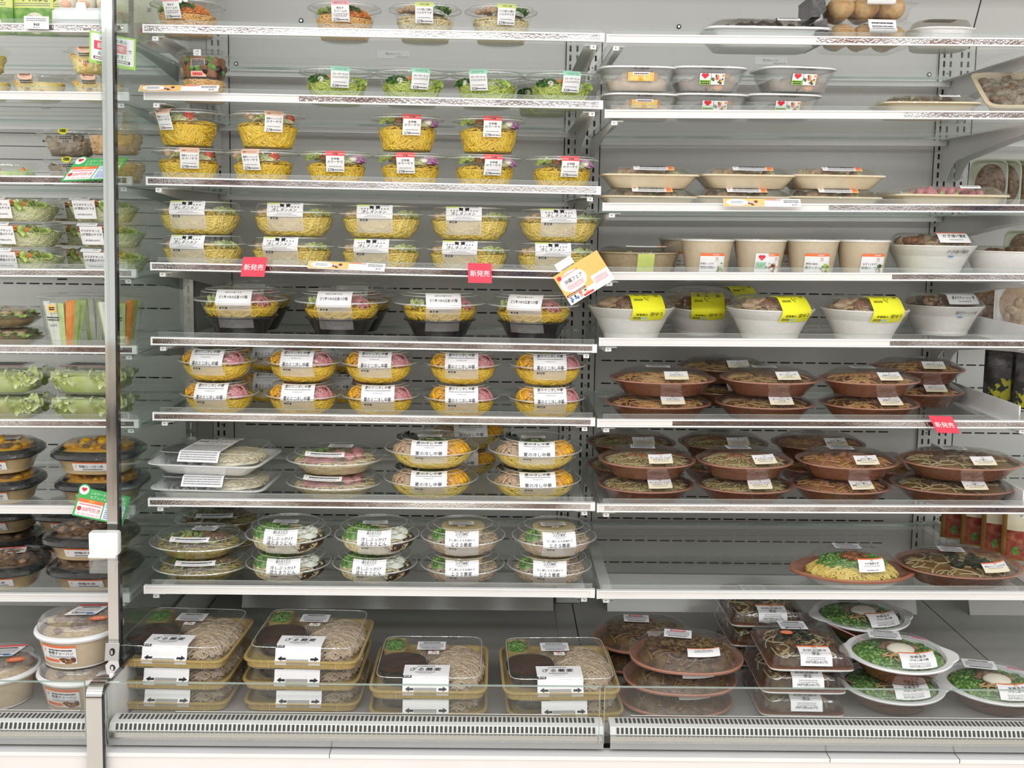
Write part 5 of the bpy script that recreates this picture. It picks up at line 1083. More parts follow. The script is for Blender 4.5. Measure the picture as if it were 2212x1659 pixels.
def lettuce_tray():
    rng = random.Random(124); K = Kind('lettuce_tray', 'lettuce_tray', 'salad pack'); n = 6
    b = MB(); b.shell([(.055, .050, 0), (.058, .053, .002), (.078, .072, .040), (.082, .076, .042), (.086, .080, .0425)], n, 'clear_cup', 48, True); K.part('tray', b)
    l = MB(); l.shell([(.086, .080, .0425), (.0855, .0795, .046), (.079, .073, .047), (.077, .071, .0505), (.03, .03, .0505)], n, 'clear_lid', 48, False, True); K.part('lid', l)
    c = MB(); p = [(.052, .047, .003), (.073, .067, .036)]; c.shell(p, n, 'pale_lettuce', 30, True); zf = mound(0, 0, .072, .066, .034, .008, .4); mound_mesh(c, zf, 'pale_lettuce', 26, 4, rng)
    for i in range(46):
        a = rng.uniform(-3.7, .6); z = rng.uniform(.014, .036); q = 1.0
        x, y = (.054 + .5 * z) * math.copysign(abs(math.cos(a)) ** .4, math.cos(a)), (.049 + .5 * z) * math.copysign(abs(math.sin(a)) ** .4, math.sin(a))
        leaves(c, mound(x * .95, y * .95, .004, .004, z, .001), 1, .021, rng.choice(['pale_lettuce', 'pale_lettuce', 'cabbage', 'cabbage']), rng, 1.5)
    K.part('lettuce', c, stuff=True)
    pl = MB(); mf = flat((-.010, .040, .0512), (1, 0, 0), (0, -1, 0)); pl.sheet(mf, -.05, .05, 0, .075, 'paper', 2, 2); pl.sheet(mf, -.05, .05, .060, .075, 'pink_ink', 2, 1, .0003); pl.fine(mf, -.04, .04, .01, .055, 5, 'ink', rng, .0005, .5); K.part('label', pl)
lettuce_tray()
def bento(key, food, title, seed, red=True):
    rng = random.Random(seed); K = Kind(key, 'bento_bowl', 'bento'); n = 2.8
    b = MB(); b.shell([(.064, .058, 0), (.069, .063, .003), (.080, .074, .036), (.083, .077, .040)], n, 'beige_bowl', 48, True); K.part('bowl', b)
    r = MB(); r.shell([(.083, .077, .0375), (.092, .086, .0395), (.0955, .0895, .0435), (.0945, .0885, .0520), (.088, .082, .0585), (.082, .076, .0600), (.080, .074, .055)], n, 'black_plastic', 48); K.part('rim', r, None, 'glossy black rim')
    c = MB(); zf = mound(0, 0, .078, .072, .048, .018, .5); mound_mesh(c, zf, food, 26, 5, rng); chunks(c, zf, 44, .010, food, rng); chunks(c, zf, 14, .010, 'beef' if food != 'beef' else 'chicken', rng); K.part('food', c, stuff=True)
    l = MB(); l.shell([(.0825, .0765, .0595), (.079, .073, .064), (.070, .064, .0695), (.03, .03, .0705)], n, 'smoke_lid', 48, False, True); K.part('lid', l)
    w = MB(); w.shell([(.066, .060, -.0003), (.085, .079, .037), (.0970, .0910, .0435), (.0960, .0900, .0525), (.0805, .0745, .0635), (.071, .065, .0712), (.03, .03, .0722)], n, 'cling_film', 48, False, True, .006, 15); K.part('film_wrap', w)
    pl = MB(); mf = drape([(.0972, .0912, .0445), (.0860, .080, .0375), (.067, .061, .001)], n, .004); s = .0140
    pl.sheet(mf, -.036, .036, s, s + .027, 'paper', 10, 4, .0006); pl.sheet(mf, -.036, .036, s, s + .004, 'orange_ink', 8, 1, .0009); pl.text('7', mf, -.029, s + .013, .007, 'orange_ink', off=.001); pl.text(title, mf, .003, s + .013, .0085, 'ink', w=.050, off=.001); pl.fine(mf, -.016, .026, s + .0195, s + .0245, 2, 'ink', rng, .001, .5); K.part('label', pl)
    pl = MB(); mf = flat((.010, .040, .0728), (1, .15, 0), (.15, -1, 0)); info_label(pl, mf, .060, .046, rng, 'rose_ink' if red else None); K.part('price_sticker', pl)
bento('bento_katsu', 'egg_strip', '特製ロースかつ丼', 131)
bento('bento_gyu', 'beef', '特製牛丼', 132)
def ramen_tub():
    rng = random.Random(133); K = Kind('tub', 'round_rice_bowl', 'rice bowl')
    b = MB(); b.shell([(.058, .058, .0), (.060, .060, .001), (.0605, .0605, .004), (.072, .072, .058)], 2, 'kraft_cup', 56, True); b.shell([(.0598, .0598, -.0002), (.0618, .0618, .0015), (.0622, .0622, .0042)], 2, 'white_plastic', 56, True); K.part('bowl', b)
    r = MB(); r.shell([(.072, .072, .056), (.0775, .0775, .0575), (.079, .079, .0615), (.0775, .0775, .0655), (.073, .073, .067), (.071, .071, .062)], 2, 'white_plastic', 56); K.part('rim', r, None, 'rolled white rim')
    c = MB(); zf = mound(0, 0, .064, .064, .058, .018, .6); mound_mesh(c, zf, 'rice_mix', 26, 5, rng); chunks(c, zf, 30, .011, 'beef', rng); chunks(c, zf, 16, .008, 'cream_sauce', rng); K.part('food', c, stuff=True)
    l = MB(); l.shell([(.073, .073, .067), (.0715, .0715, .079), (.066, .066, .0860), (.062, .062, .0845), (.02, .02, .0845)], 2, 'frost_lid' if 'frost_lid' in MATS else 'clear_lid', 56, False, True); K.part('lid', l)
    pl = MB(); mf = drape([(.0768, .0768, .0585), (.0728, .0728, .0565), (.0612, .0612, .004)], 2, -.016); s = .010
    pl.sheet(mf, -.032, .032, s, s + .040, 'paper', 10, 5, .0005); pl.sheet(mf, -.032, .032, s, s + .005, 'orange_ink', 8, 1, .0009); pl.text('7', mf, -.026, s + .0125, .007, 'orange_ink', off=.001); pl.text('角煮チャーハン', mf, .004, s + .0165, .0075, 'ink', w=.046, off=.001); pl.fine(mf, -.018, .026, s + .0085, s + .0115, 1, 'ink', rng, .001, .8); pl.fine(mf, -.018, .028, s + .022, s + .027, 2, 'ink_grey', rng, .001, .5)
    for k in range(22):
        x, y, r0 = rng.uniform(.004, .028), rng.uniform(s + .028, s + .037), rng.uniform(.002, .005)
        vs = [mf(x + r0 * math.cos(t * PI / 5), y + r0 * .7 * math.sin(t * PI / 5), .0008 + k * .00002) for t in range(10)]; pl.add(vs, [tuple(range(9, -1, -1))], rng.choice(['glazed_meat', 'beef', 'brown_ink', 'meat_sauce']), False)
    pl.sheet(mf, -.030, .002, s + .029, s + .038, 'peach_ink', 4, 1, .0008); pl.fine(mf, -.028, 0, s + .030, s + .037, 1, 'orange_ink', rng, .0012, .8); K.part('label', pl)
    pl = MB(); mf = flat((.016, .048, .0868), (1, .05, 0), (-.25, -1, 0)); info_label(pl, mf, .056, .056, rng, 'rose_ink'); pl.sheet(mf, .010, .026, .049, .0535, 'blue_ink', 1, 1, .001)
    mf = flat((.042, -.020, .0862), (1, .2, 0), (.2, -1, 0)); vs = [mf(.016 * math.cos(a * PI / 10), .011 * math.sin(a * PI / 10), 0) for a in range(20)]; pl.add(vs, [tuple(range(19, -1, -1))], 'orange_ink', False); pl.text('新発売', mf, 0, 0, .006, 'paper', off=.0004); K.part('price_sticker', pl)
ramen_tub()

# ---- odd goods ----------------------------------------------------------------
def bread_pack():
    rng = random.Random(141); K = Kind('bread_pack', 'grilled_mushroom_pack', 'food pack'); n = 6
    b = MB(); b.shell([(.070, .052, 0), (.074, .056, .002), (.082, .064, .022), (.092, .072, .0235)], n, 'clear_cup', 44, True); K.part('tray', b)
    l = MB(); l.shell([(.092, .072, .0235), (.091, .071, .026), (.082, .064, .028), (.078, .060, .040), (.03, .03, .0405)], n, 'clear_lid', 44, False, True); K.part('lid', l)
    for x in (-.048, -.002, .046):
        c = MB(); c.blob((x, -.022, .020), (.026, .030, .018), 'bread', rng, .06, 16, 9); K.part('bun', c)
        c = MB(); c.blob((x + .004, .026, .020), (.026, .026, .017), 'bread', rng, .06, 12, 8); K.part('bun', c)
    pl = MB(); mf = drape([(.0785, .02, .0412), (.0785, .0605, .0410), (.0845, .0665, .0275), (.0935, .0735, .024), (.083, .065, .020)], n, .014); s = mf.L[1] - .004
    pl.sheet(mf, -.026, .026, s, s + .040, 'paper', 6, 8, .0006); pl.fine(mf, -.020, .020, s + .008, s + .026, 3, 'ink', rng, .001, .4); K.part('label', pl)
    w = MB(); w.box(-.110, -.094, -.060, .050, .001, .030, 'black_wrap'); w.prism([(-.10, .000), (-.082, .012), (-.088, .042), (-.112, .034)], 'y', -.055, .045, 'black_wrap'); K.part('sleeve', w, None, 'dark printed paper sleeve at its end')
bread_pack()
def small_tray():
    rng = random.Random(142); K = Kind('small_tray', 'small_white_tray', 'tray'); n = 3
    b = MB(); b.shell([(.050, .044, 0), (.053, .047, .002), (.061, .054, .024), (.0635, .057, .026), (.0635, .057, .028), (.058, .052, .028), (.05, .044, .004)], n, 'white_pulp', 40, True, True); K.part('tray', b)
    l = MB(); l.shell([(.058, .052, .028), (.050, .044, .040), (.02, .02, .0405)], n, 'smoke_lid', 40, False, True); K.part('lid', l)
    c = MB(); zf = mound(0, 0, .05, .044, .022, .012); mound_mesh(c, zf, 'kraft', 20, 4, rng); K.part('food', c)
    pl = MB(); mf = flat((-.004, .010, .0414), (1, 0, 0), (0, -1, .0)); info_label(pl, mf, .058, .036, rng); K.part('price_sticker', pl)
small_tray()
def mushroom_box():
    rng = random.Random(143); K = Kind('mushroom_box', 'dark_mushroom_tray', 'tray'); n = 9
    b = MB(); b.shell([(.090, .066, 0), (.094, .070, .0015), (.108, .084, .022), (.112, .088, .024), (.112, .088, .027), (.102, .078, .027), (.092, .068, .005)], n, 'tan_tray', 48, True, True); K.part('tray', b)
    c = MB(); zf = mound(0, 0, .100, .076, .016, .010, .25); mound_mesh(c, zf, 'mushroom', 28, 5, rng)
    for _ in range(90):
        x, y = rng.uniform(-.088, .088), rng.uniform(-.064, .064); s = rng.uniform(.007, .013); c.blob((x, y, .022), (s, s * rng.uniform(.7, 1.3), s * .7), rng.choice(['mushroom', 'mushroom', 'beef']), rng, .25, 8, 5)
    K.part('mushroom_heap', c, stuff=True)
    l = MB(); l.shell([(.103, .079, .0272), (.100, .076, .034), (.03, .03, .0345)], n, 'clear_lid', 48, False, True); K.part('lid', l)
    pl = MB(); mf = flat((.030, -.030, .0352), (1, 0, 0), (0, -1, 0)); pl.sheet(mf, -.045, .060, 0, .044, 'paper', 3, 2); pl.fine(mf, -.04, .055, .006, .040, 4, 'ink', rng, .0005, .4); mf = flat((-.004, .004, .0352), (1, 0, 0), (0, -1, 0)); seven(pl, mf, 0, 0, .014); K.part('label', pl)
mushroom_box()
def stand_tray(key, m, food, seed, w=.060, h=.078, lid='clear_lid'):
    """a shallow tray stood on its edge, its open face to the front"""
    rng = random.Random(seed); K = Kind(key, 'upright_meat_tray', 'meat tray'); n = 5
    def up(mb):
        mb.v = [(x, -z, y + h) for x, y, z in mb.v]
    b = MB(); b.shell([(w * .84, h * .87, 0), (w * .86, h * .89, .001), (w * .95, h * .96, .016), (w, h, .018), (w, h, .020), (w * .93, h * .94, .0195), (w * .84, h * .87, .003)], n, m, 44, True, True); up(b); K.part('tray', b)
    c = MB(); zf = mound(0, 0, w * .80, h * .84, .004, .010, .3); mound_mesh(c, zf, food, 22, 4, rng); chunks(c, mound(0, -h * .25, w * .7, h * .5, .008, .006), 14, .012, food, rng, .5); up(c); K.part('food', c)
    l = MB(); l.shell([(w * .95, h * .96, .0198), (w * .9, h * .92, .0225), (.02, .03, .023)], n, lid, 44, False, True); up(l); K.part('film_wrap', l)
stand_tray('meat_tray', 'pale_green_tray', 'beef', 151)
stand_tray('cutlet_tray', 'white_plastic', 'cutlet', 152, .062, .062)
stand_tray('roast_tray', 'white_plastic', 'chicken', 153, .055, .060)
def pouch(key, name, cat, m1, m2, m3, seed, w=.050, h=.075, txt=None, kind=0):
    rng = random.Random(seed); K = Kind(key, name, cat)
    b = MB(); rows = []
    for j in range(9):
        t = j / 8; d = .003 + .016 * math.sin(PI * min(t * .95 + .05, 1)) ** .6
        rows.append([(w * c, (-d if s < 0 else d) * (1 - abs(c) ** 6), h * 2 * t) for c, s in [(-1, -1), (-.7, -1), (-.35, -1), (0, -1), (.35, -1), (.7, -1), (1, -1), (.7, 1), (.35, 1), (0, 1), (-.35, 1), (-.7, 1)]])
    b.loft(rows, m1, True, True); K.part('pouch', b)
    def mf(u, v, off=0.0):
        t = 1 - v / (2 * h); d = .003 + .016 * math.sin(PI * min(max(t, 0) * .95 + .05, 1)) ** .6
        return (u, -d * (1 - abs(u / w) ** 6) - off - .0012, 2 * h - v)
    pl = MB()
    if kind == 0:
        pl.sheet(mf, -w * .9, w * .9, .004, h * .98, m2, 8, 6, .0003); pl.text('7', mf, -w * .55, h * .55, .012, 'blue_ink', off=.0008); pl.text(txt, mf, w * .10, h * .60, .013, 'ink', w=w * 1.1, off=.0008); pl.fine(mf, -w * .75, w * .7, h * .76, h * .93, 2, 'ink_grey', rng, .0008, .4)
        pl.sheet(mf, -w * .9, w * .9, h * .98, h * 1.96, m3, 8, 6, .0003)
        for r, mm, o in ((.0205, 'egg_white', .0006), (.0125, 'pale_orange', .0009), (.0105, 'carrot', .0012)):
            vs = [mf(.004 + r * math.cos(a * PI / 12), h * 1.56 + r * 1.0 * math.sin(a * PI / 12), o) for a in range(24)]; pl.add(vs, [tuple(range(23, -1, -1))], mm, False)
    else:
        pl.sheet(mf, -w * .85, w * .85, .006, h * 1.0, m2, 8, 6, .0003); pl.text(txt, mf, 0, h * .55, .010, 'ink', w=w * 1.5, off=.0008); pl.sheet(mf, -w * .85, w * .85, h * 1.0, h * 1.94, m3, 8, 6, .0003)
        for k in range(24 if key != 'black_pouch' else 0):
            x, y, r = rng.uniform(-w * .6, w * .6), rng.uniform(h * 1.15, h * 1.8), rng.uniform(.004, .009); vs = [mf(x + r * math.cos(t * PI / 5), y + r * math.sin(t * PI / 5), .0006 + k * .00002) for t in range(10)]; pl.add(vs, [tuple(range(9, -1, -1))], rng.choice(['pack_red', 'scallion', 'beef', 'pack_orange']), False)
    K.part('printed_front', pl)
pouch('egg_pouch', 'boiled_egg_pouch', 'egg pack', 'pack_green', 'pack_yellowgreen', 'pack_green', 161, h=.050, txt='ゆでたまご')
pouch('pasta_pouch', 'orange_food_pouch', 'food pouch', 'pack_orange', 'paper_cream', 'pack_red', 162, w=.065, h=.080, txt='北海道産', kind=1)
pouch('black_pouch', 'black_and_yellow_snack_bag', 'snack bag', 'black_wrap', 'black_wrap', 'olive_ink', 163, w=.060, h=.070, txt='具', kind=1)
pouch('beige_pouch', 'beige_food_pouch', 'food pouch', 'pack_beige', 'paper_cream', 'pack_beige', 164, w=.040, h=.060, txt='茶', kind=1)
def egg_carton():
    rng = random.Random(165); K = Kind('egg_carton', 'white_egg_carton', 'egg pack')
    b = MB(); b.shell([(.060, .034, 0), (.063, .036, .002), (.062, .035, .040), (.055, .030, .046)], 6, 'white_plastic', 40, True, True); b.prism([(-.012, .040), (.012, .040), (.008, .056), (-.008, .056)], 'y', -.034, -.030, 'white_plastic'); K.part('carton', b)
    for x in (-.036, .002, .040):
        e = MB(); e.blob((x, -.004, .062), (.019, .019, .022), 'egg_white', rng, .02, 16, 10); e.blob((x, -.012, .056), (.013, .014, .010), 'peach_ink', rng, .02); K.part('egg', e)
egg_carton()
# ------------------------------------------------------------------ the shop around the case
def struct(name, mb): return tag(link(name, mb.build(name)), kind='structure')
m = MB(); m.box(-4, 4, -2.7, 2.9, -.02, 0, 'floor_tile'); struct('floor', m)
m = MB(); m.box(-4, 4, -2.62, -2.6, 0, 1.0, 'gondola_patches'); struct('gondola_stand_in', m)  # unseen low stand-in for shelves opposite, added for reflections and bounce light

WALL = 2.735
Zrows = [1.232 - .0585 * i for i in range(14)]
m = MB(); m.box(-1.6, 1.8, WALL, WALL + .03, .30, 2.3, 'wall_enamel')
y = WALL - .0006
def dash(x0, x1, z, h=.0034, mm='groove'): m.add([(x0, y, z), (x1, y, z), (x1, y, z + h), (x0, y, z + h)], [(0, 1, 2, 3)], mm, False)
for z in Zrows:
    for x0, x1 in ((-.64, .135), (.262, 1.03), (1.16, 1.5), (-1.50, -.80)):
        x = x0
        while x + .026 < x1: dash(x, x + .025, z); x += .0325
for k in range(12): dash(-1.6, -.84, 1.64 - k * .0318, .0016)
for x, z in ((-1.13, 1.525), (-1.13, 1.42), (-.99, 1.185), (-1.105, 1.185)): dash(x, x + .024, z, .004)
for px, pz in ((-.4914, 1.8261), (.4323, 1.8268), (-.651, 1.7207), (1.055, 1.7216)):
    vs = [(px + .0055 * math.cos(a * PI / 8), y - .002, pz + .0055 * math.sin(a * PI / 8)) for a in range(16)]; m.add(vs, [tuple(range(16))], 'groove', False)
    vs = [(px + .0028 * math.cos(a * PI / 8), y - .003, pz + .0028 * math.sin(a * PI / 8)) for a in range(16)]; m.add(vs, [tuple(range(16))], 'steel', False)
m.add([(1.1500, y, 1.80), (1.1530, y, 1.80), (1.178, y, 1.92), (1.175, y, 1.92)], [(0, 1, 2, 3)], 'groove', False)
struct('wall_back', m)
m = MB(); m.box(-1.6, 2.0, 1.96, 2.765, 2.06, 2.30, 'white_enamel'); struct('shade_canopy', m)   # unseen canopy added to shade the upper back wall
def standard(n, x0, x1, cols):
    s = MB(); s.box(x0, x1, WALL - .006, WALL + .001, .46, 1.80, 'wall_enamel'); yy = WALL - .0066
    for x in (x0, x1): s.add([(x - .0012, yy, .46), (x + .0012, yy, .46), (x + .0012, yy, 1.80), (x - .0012, yy, 1.80)], [(0, 1, 2, 3)], 'groove', False)
    for i, x in enumerate(cols):
        k = 0; z = .48
        while z < 1.785:
            s.add([(x - .0024, yy, z), (x + .0024, yy, z), (x + .0024, yy, z + .0135), (x - .0024, yy, z + .0135)], [(0, 1, 2, 3)], 'black_slot', False)
            if i % 2 == 0 and k % 5 == 0: s.add([(x + .0078, yy, z + .005), (x + .0108, yy, z + .005), (x + .0108, yy, z + .008), (x + .0078, yy, z + .008)], [(0, 1, 2, 3)], 'black_slot', False)
            z += .0225; k += 1
    struct('trim_%d' % n, s)
standard(1, -.722, -.668, (-.7079, -.6931))
standard(2, .157, .245, (.1674, .1845, .2129, .2299))
standard(3, 1.076, 1.166, (1.0888, 1.1050, 1.1318, 1.1480))
# stickers of small print on the wall
for x, z, lab in ((-.266, 1.7585, 'small printed notice on the case wall under the top shelf of the middle bay'), (.662, 1.7578, 'small printed notice on the case wall above the rice bowl packs with white lids')):
    s = MB(); mf = flat((x, WALL - .0012, z), (1, 0, 0), (0, 0, -1)); s.sheet(mf, -.040, .040, 0, .019, 'paper', 2, 2); s.text('載せないこと。', mf, 0, .008, .0058, 'ink', w=.05); r = random.Random(1); s.fine(mf, .006, .037, .0135, .017, 1, 'ink_grey', r)
    solo('notice_sticker', s, lab, 'sticker', 'notices on the case wall')

# ------------------------------------------------------------------ glass shelves
def shelf(x0, x1, yf, zl, zr, label, group, insert='foil', yb=2.70, white_to=None):
    xm = (x0 + x1) / 2; root = empty('glass_shelf', (xm, yf, (zl + zr) / 2), label, 'shelf', group); z0 = (zl + zr) / 2
    def tilt(mb):
        mb.v = [(px - xm, py - yf, pz - z0 + (zl + (zr - zl) * (px - x0) / (x1 - x0))) for px, py, pz in mb.v]; return mb
    g = MB(); g.box(x0 + .004, x1 - .004, yf + .011, yb - .03, -.0042, .0010, 'shelf_glass'); g.box(x0 + .004, x1 - .004, yb - .031, yb - .029, -.0042, .0012, 'edge_glass'); link('glass_plate', tilt(g).build('glass_plate'), root)
    r = MB(); H = .0162
    r.box(x0, x1, yf + .0035, yf + .0095, 0, H, 'white_enamel'); r.box(x0, x1, yf, yf + .0045, 0, .0030, 'white_enamel'); r.box(x0, x1, yf, yf + .0045, H - .0030, H, 'white_enamel')
    for e0, e1 in ((x0 - .0005, x0 + .003), (x1 - .009, x1 + .0005)): r.box(e0, e1, yf - .0006, yf + .010, -.0004, H + .0004, 'white_enamel')
    ro = link('price_rail', tilt(r).build('price_rail'), root)
    f = MB(); xs = x1 - .009
    if white_to is not None:
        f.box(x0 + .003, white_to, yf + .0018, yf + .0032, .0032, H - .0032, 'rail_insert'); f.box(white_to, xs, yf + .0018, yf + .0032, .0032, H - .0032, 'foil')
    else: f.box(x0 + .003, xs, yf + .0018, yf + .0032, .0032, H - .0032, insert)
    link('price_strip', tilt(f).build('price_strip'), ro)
    l = MB(); l.box(x0 + .012, x1 - .004, yf + .0098, yf + .0108, .001, H + .0095, 'acrylic'); l.box(x0 + .012, x1 - .004, yf + .0097, yf + .0109, H + .0088, H + .0097, 'edge_glass'); link('clear_lip', tilt(l).build('clear_lip'), root)
    for bx, s in ((x0 + .014, 1), (x1 - .014, -1)):
        b = MB(); d = yb - yf
        poly = [(yf + .014, -.0046), (yb + .025, -.0046), (yb + .025, -.105), (yb - .008, -.100), (yb - .030, -.075), (yb - .055, -.058), (yf + d * .45, -.030), (yf + .07, -.0165), (yf + .020, -.0145), (yf + .014, -.013)]
        b.prism(poly, 'x', bx, bx + s * .0022, 'white_enamel'); b.box(min(bx, bx + s * .024), max(bx, bx + s * .024), yf + .014, yb, -.0058, -.0044, 'white_enamel'); b.box(min(bx, bx + s * .012), max(bx, bx + s * .012), yf + .013, yf + .0145, -.013, -.0044, 'white_enamel')
        for q in (.004, .016): b.box(min(bx + s * q, bx + s * (q + .003)), max(bx + s * q, bx + s * (q + .003)), yf + .0125, yf + .0132, -.0095, -.0082, 'groove')
        link('bracket', tilt(b).build('bracket'), root)
    c = MB(); c.box(x0 + .02, x1 - .02, yb - .012, yb + .006, -.019, -.0060, 'white_enamel'); link('cross_bar', tilt(c).build('cross_bar'), root)
    return root
ORD = ['top', 'second', 'third', 'fourth', 'fifth', 'sixth', 'seventh', 'lowest']
CZ = [(1.7045, 1.7015), (1.575, 1.571), (1.409, 1.403), (1.239, 1.2325), (1.088, 1.084), (.933, .932), (.764, .765), (.595, .596)]
CY = [2.194, 2.191, 2.193, 2.207, 2.199, 2.199, 2.158, 2.119]
RZ = [(1.700, 1.706), (1.554, 1.564), (1.371, 1.380), (1.232, 1.241), (1.098, 1.105), (.930, .9375), (.762, .768), (.594, .600)]
LZ = [(1.702, 1.704), (1.572, 1.573), (1.407, 1.409), (1.222, 1.224), (1.069, 1.069), (.914, .917), (.746, .747), (.576, .577)]
CD = ['bowls of pale pasta salad', 'green basil pasta salad', 'two tiers of yellow noodle salad', 'cold tanmen bowls', 'noodles on black bowls', 'small chilled noodle bowls', 'somen trays and large noodle bowls', 'udon and soba bowls']
RD = ['mushroom packs and white trays', 'white lidded side dishes', 'stacked pale paper trays', 'kraft soup cups', 'white bowls with yellow labels', 'brown dishes and a red tag', 'carbonara and cream pasta dishes', 'one green onion noodle tray']
LD = ['boiled egg pouches', 'potato salad cups', 'chicken and mushroom cups', 'stacked cabbage salads', 'vegetable stick cups', 'lettuce trays', 'egg topped bento bowls', 'beef bento bowls']
for i in range(8):
    w = 'longest' if False else ORD[i]
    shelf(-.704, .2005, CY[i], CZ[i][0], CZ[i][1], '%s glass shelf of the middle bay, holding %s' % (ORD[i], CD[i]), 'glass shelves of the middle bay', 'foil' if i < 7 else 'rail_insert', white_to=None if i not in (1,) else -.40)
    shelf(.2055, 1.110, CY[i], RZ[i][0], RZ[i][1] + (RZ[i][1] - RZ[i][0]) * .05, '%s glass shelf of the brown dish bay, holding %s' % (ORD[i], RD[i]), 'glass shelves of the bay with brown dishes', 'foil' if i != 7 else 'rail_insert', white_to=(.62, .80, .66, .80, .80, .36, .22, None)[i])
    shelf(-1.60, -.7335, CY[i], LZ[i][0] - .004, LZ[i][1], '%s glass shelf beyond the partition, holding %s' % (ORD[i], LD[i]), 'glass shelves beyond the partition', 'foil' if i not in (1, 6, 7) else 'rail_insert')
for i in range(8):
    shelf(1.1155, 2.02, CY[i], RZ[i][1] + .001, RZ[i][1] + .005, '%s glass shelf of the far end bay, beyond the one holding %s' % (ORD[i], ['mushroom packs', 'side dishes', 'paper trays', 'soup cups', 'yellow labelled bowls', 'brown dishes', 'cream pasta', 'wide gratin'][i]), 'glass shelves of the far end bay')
# shelf end plates on two of the shelves
for i in (4, 5, 6):
    s = MB(); z = RZ[i][1] + .002; s.box(1.084, 1.087, CY[i] + .02, 2.66, z, z + .042, 'white_enamel'); s.box(1.075, 1.087, CY[i] + .02, 2.66, z, z + .0015, 'white_enamel')
    solo('shelf_end_plate', s, ['upright end plate on the shelf of yellow labelled bowls', 'upright end plate on the shelf with the red tag', 'upright end plate on the shelf of cream pasta dishes'][i - 4], 'end plate', 'shelf end plates')

# ------------------------------------------------------------------ base of the case
b = empty('case_base', (0, 1.90, 0), 'long white base of the refrigerated case under the air grilles', 'case base')
q = MB(); q.box(-1.6, 1.8, -.0, .03, .0, .370, 'ledge_white'); q.box(-1.6, 1.8, -.004, .03, .366, .3735, 'white_enamel')
for x in (-.30, .62, .86): q.box(x, x + .001, -.0045, .02, .3666, .3740, 'groove')
q.v = [(x, yy, z) for x, yy, z in q.v]; link('front_panel', q.build('front_panel'), b)
q = MB(); q.box(-1.6, 1.8, .016, .85, .33, .368, 'black_slot'); link('tray_bed', q.build('tray_bed'), b)
def grille(x0, x1, label):
    root = empty('air_grille', ((x0 + x1) / 2, 1.914, .38), label, 'grille', 'air grilles along the case front'); xm = (x0 + x1) / 2
    def loc(mb): mb.v = [(px - xm, py - 1.914, pz - .38) for px, py, pz in mb.v]; return mb
    f = MB(); f.prism([(1.913, .3795), (1.911, .392), (1.9105, .3925), (1.914, .394), (1.9135, .404), (1.920, .4055), (1.93, .380)], 'x', x0, x1, 'steel'); link('chrome_fascia', loc(f).build('chrome_fascia'), root)
    w = MB(); w.prism([(1.917, .4052), (1.9235, .4185), (1.930, .4195), (1.958, .4205), (1.962, .4185), (1.968, .384), (1.964, .384), (1.957, .4165), (1.931, .4165), (1.926, .415), (1.920, .4052)], 'x', x0, x1, 'white_enamel'); wo = link('vent_strip', loc(w).build('vent_strip'), root)
    s = MB(); x = x0 + .012; n = Vector((0, -.0133, .0065)).normalized()
    while x < x1 - .012:
        for (ya, za), (yb, zb) in (((1.9176, .4070), (1.9226, .4170)), ((1.9345, .4202), (1.9530, .4208))):
            o = (0, -.0004, .0002) if ya < 1.93 else (0, 0, .0004); sk = 0
            s.add([(x, ya + o[1], za + o[2]), (x + .0048, ya + o[1], za + o[2]), (x + .0048, yb + o[1], zb + o[2]), (x, yb + o[1], zb + o[2])], [(0, 1, 2, 3)], 'black_slot', False)
        x += .0083
    link('slot', loc(s).build('slot'), wo)
grille(-.708, .204, 'slotted air grille and chrome fascia under the soba trays')
grille(.2165, 1.125, 'slotted air grille and chrome fascia under the okonomiyaki packs')
grille(-1.6, -.745, 'slotted air grille and chrome fascia beyond the chrome bumper')
for x0, x1, lab in ((-.708, .195, 'grey deck plate under the soba trays'), (.2, 1.105, 'grey deck plate under the okonomiyaki and noodle bowls'), (1.108, 1.7, 'grey deck plate at the far end beyond the noodle bowls'), (-1.6, -.745, 'grey deck plate under the round rice bowls')):
    s = MB(); s.box(x0, x1, 1.969, 2.733, .3775, .3855, 'deck_grey'); solo('deck_plate', s, lab, 'deck plate', 'deck plates of the case')
    s = MB(); s.prism([(2.612, .3857), (2.622, .3857), (2.660, .47), (2.650, .47)], 'x', x0 + .08, x1 - .05, 'riser_grey'); solo('riser_panel', s, lab.replace('deck plate', 'riser panel at the back').replace(' under the', ', behind the').replace('at the far end beyond the', 'at the far end, beyond the'), 'panel', 'riser panels at the back of the deck')
s = MB(); s.box(.150, .240, 2.40, 2.66, .386, .3875, 'deck_grey'); s.box(.194, .197, 2.41, 2.655, .3876, .388, 'groove'); s.box(.155, .215, 2.664, 2.70, .388, .45, 'wall_enamel'); solo('joint_cover', s, 'narrow grey cover strip along the joint between the two deck plates', 'cover strip')
def rail(x0, x1, z, lab):
    s = MB(); s.rod((x0, 1.985, z), (x1, 1.985, z), .0016, 'steel')
    for x in [x0 + .0005, x1 - .0005] + [x0 + (x1 - x0) * t for t in (.33, .66)]: s.rod((x, 1.985, .385), (x, 1.985, z), .0014, 'chrome')
    solo('wire_rail', s, lab, 'rail', 'low wire rails before the goods')
rail(-.605, .128, .411, 'low wire rail in front of the soba trays'); rail(.262, 1.14, .411, 'low wire rail in front of the okonomiyaki packs'); rail(-1.5, -.785, .411, 'low wire rail in front of the round rice bowls')
def guard(x0, x1, lab):
    s = MB(); s.box(x0, x1, 1.9065, 1.9105, .394, .5028, 'guard_glass'); r = MB(); r.box(x0, x1, 1.9062, 1.9108, .5018, .5034, 'edge_glass')
    for x in (x0, x1 - .0016): r.box(x, x + .0016, 1.9062, 1.9108, .394, .503, 'edge_glass')
    root = solo('guard_glass', s, lab, 'guard glass', 'guard glass along the case front'); o = link('polished_edge', r.build('polished_edge'), root)
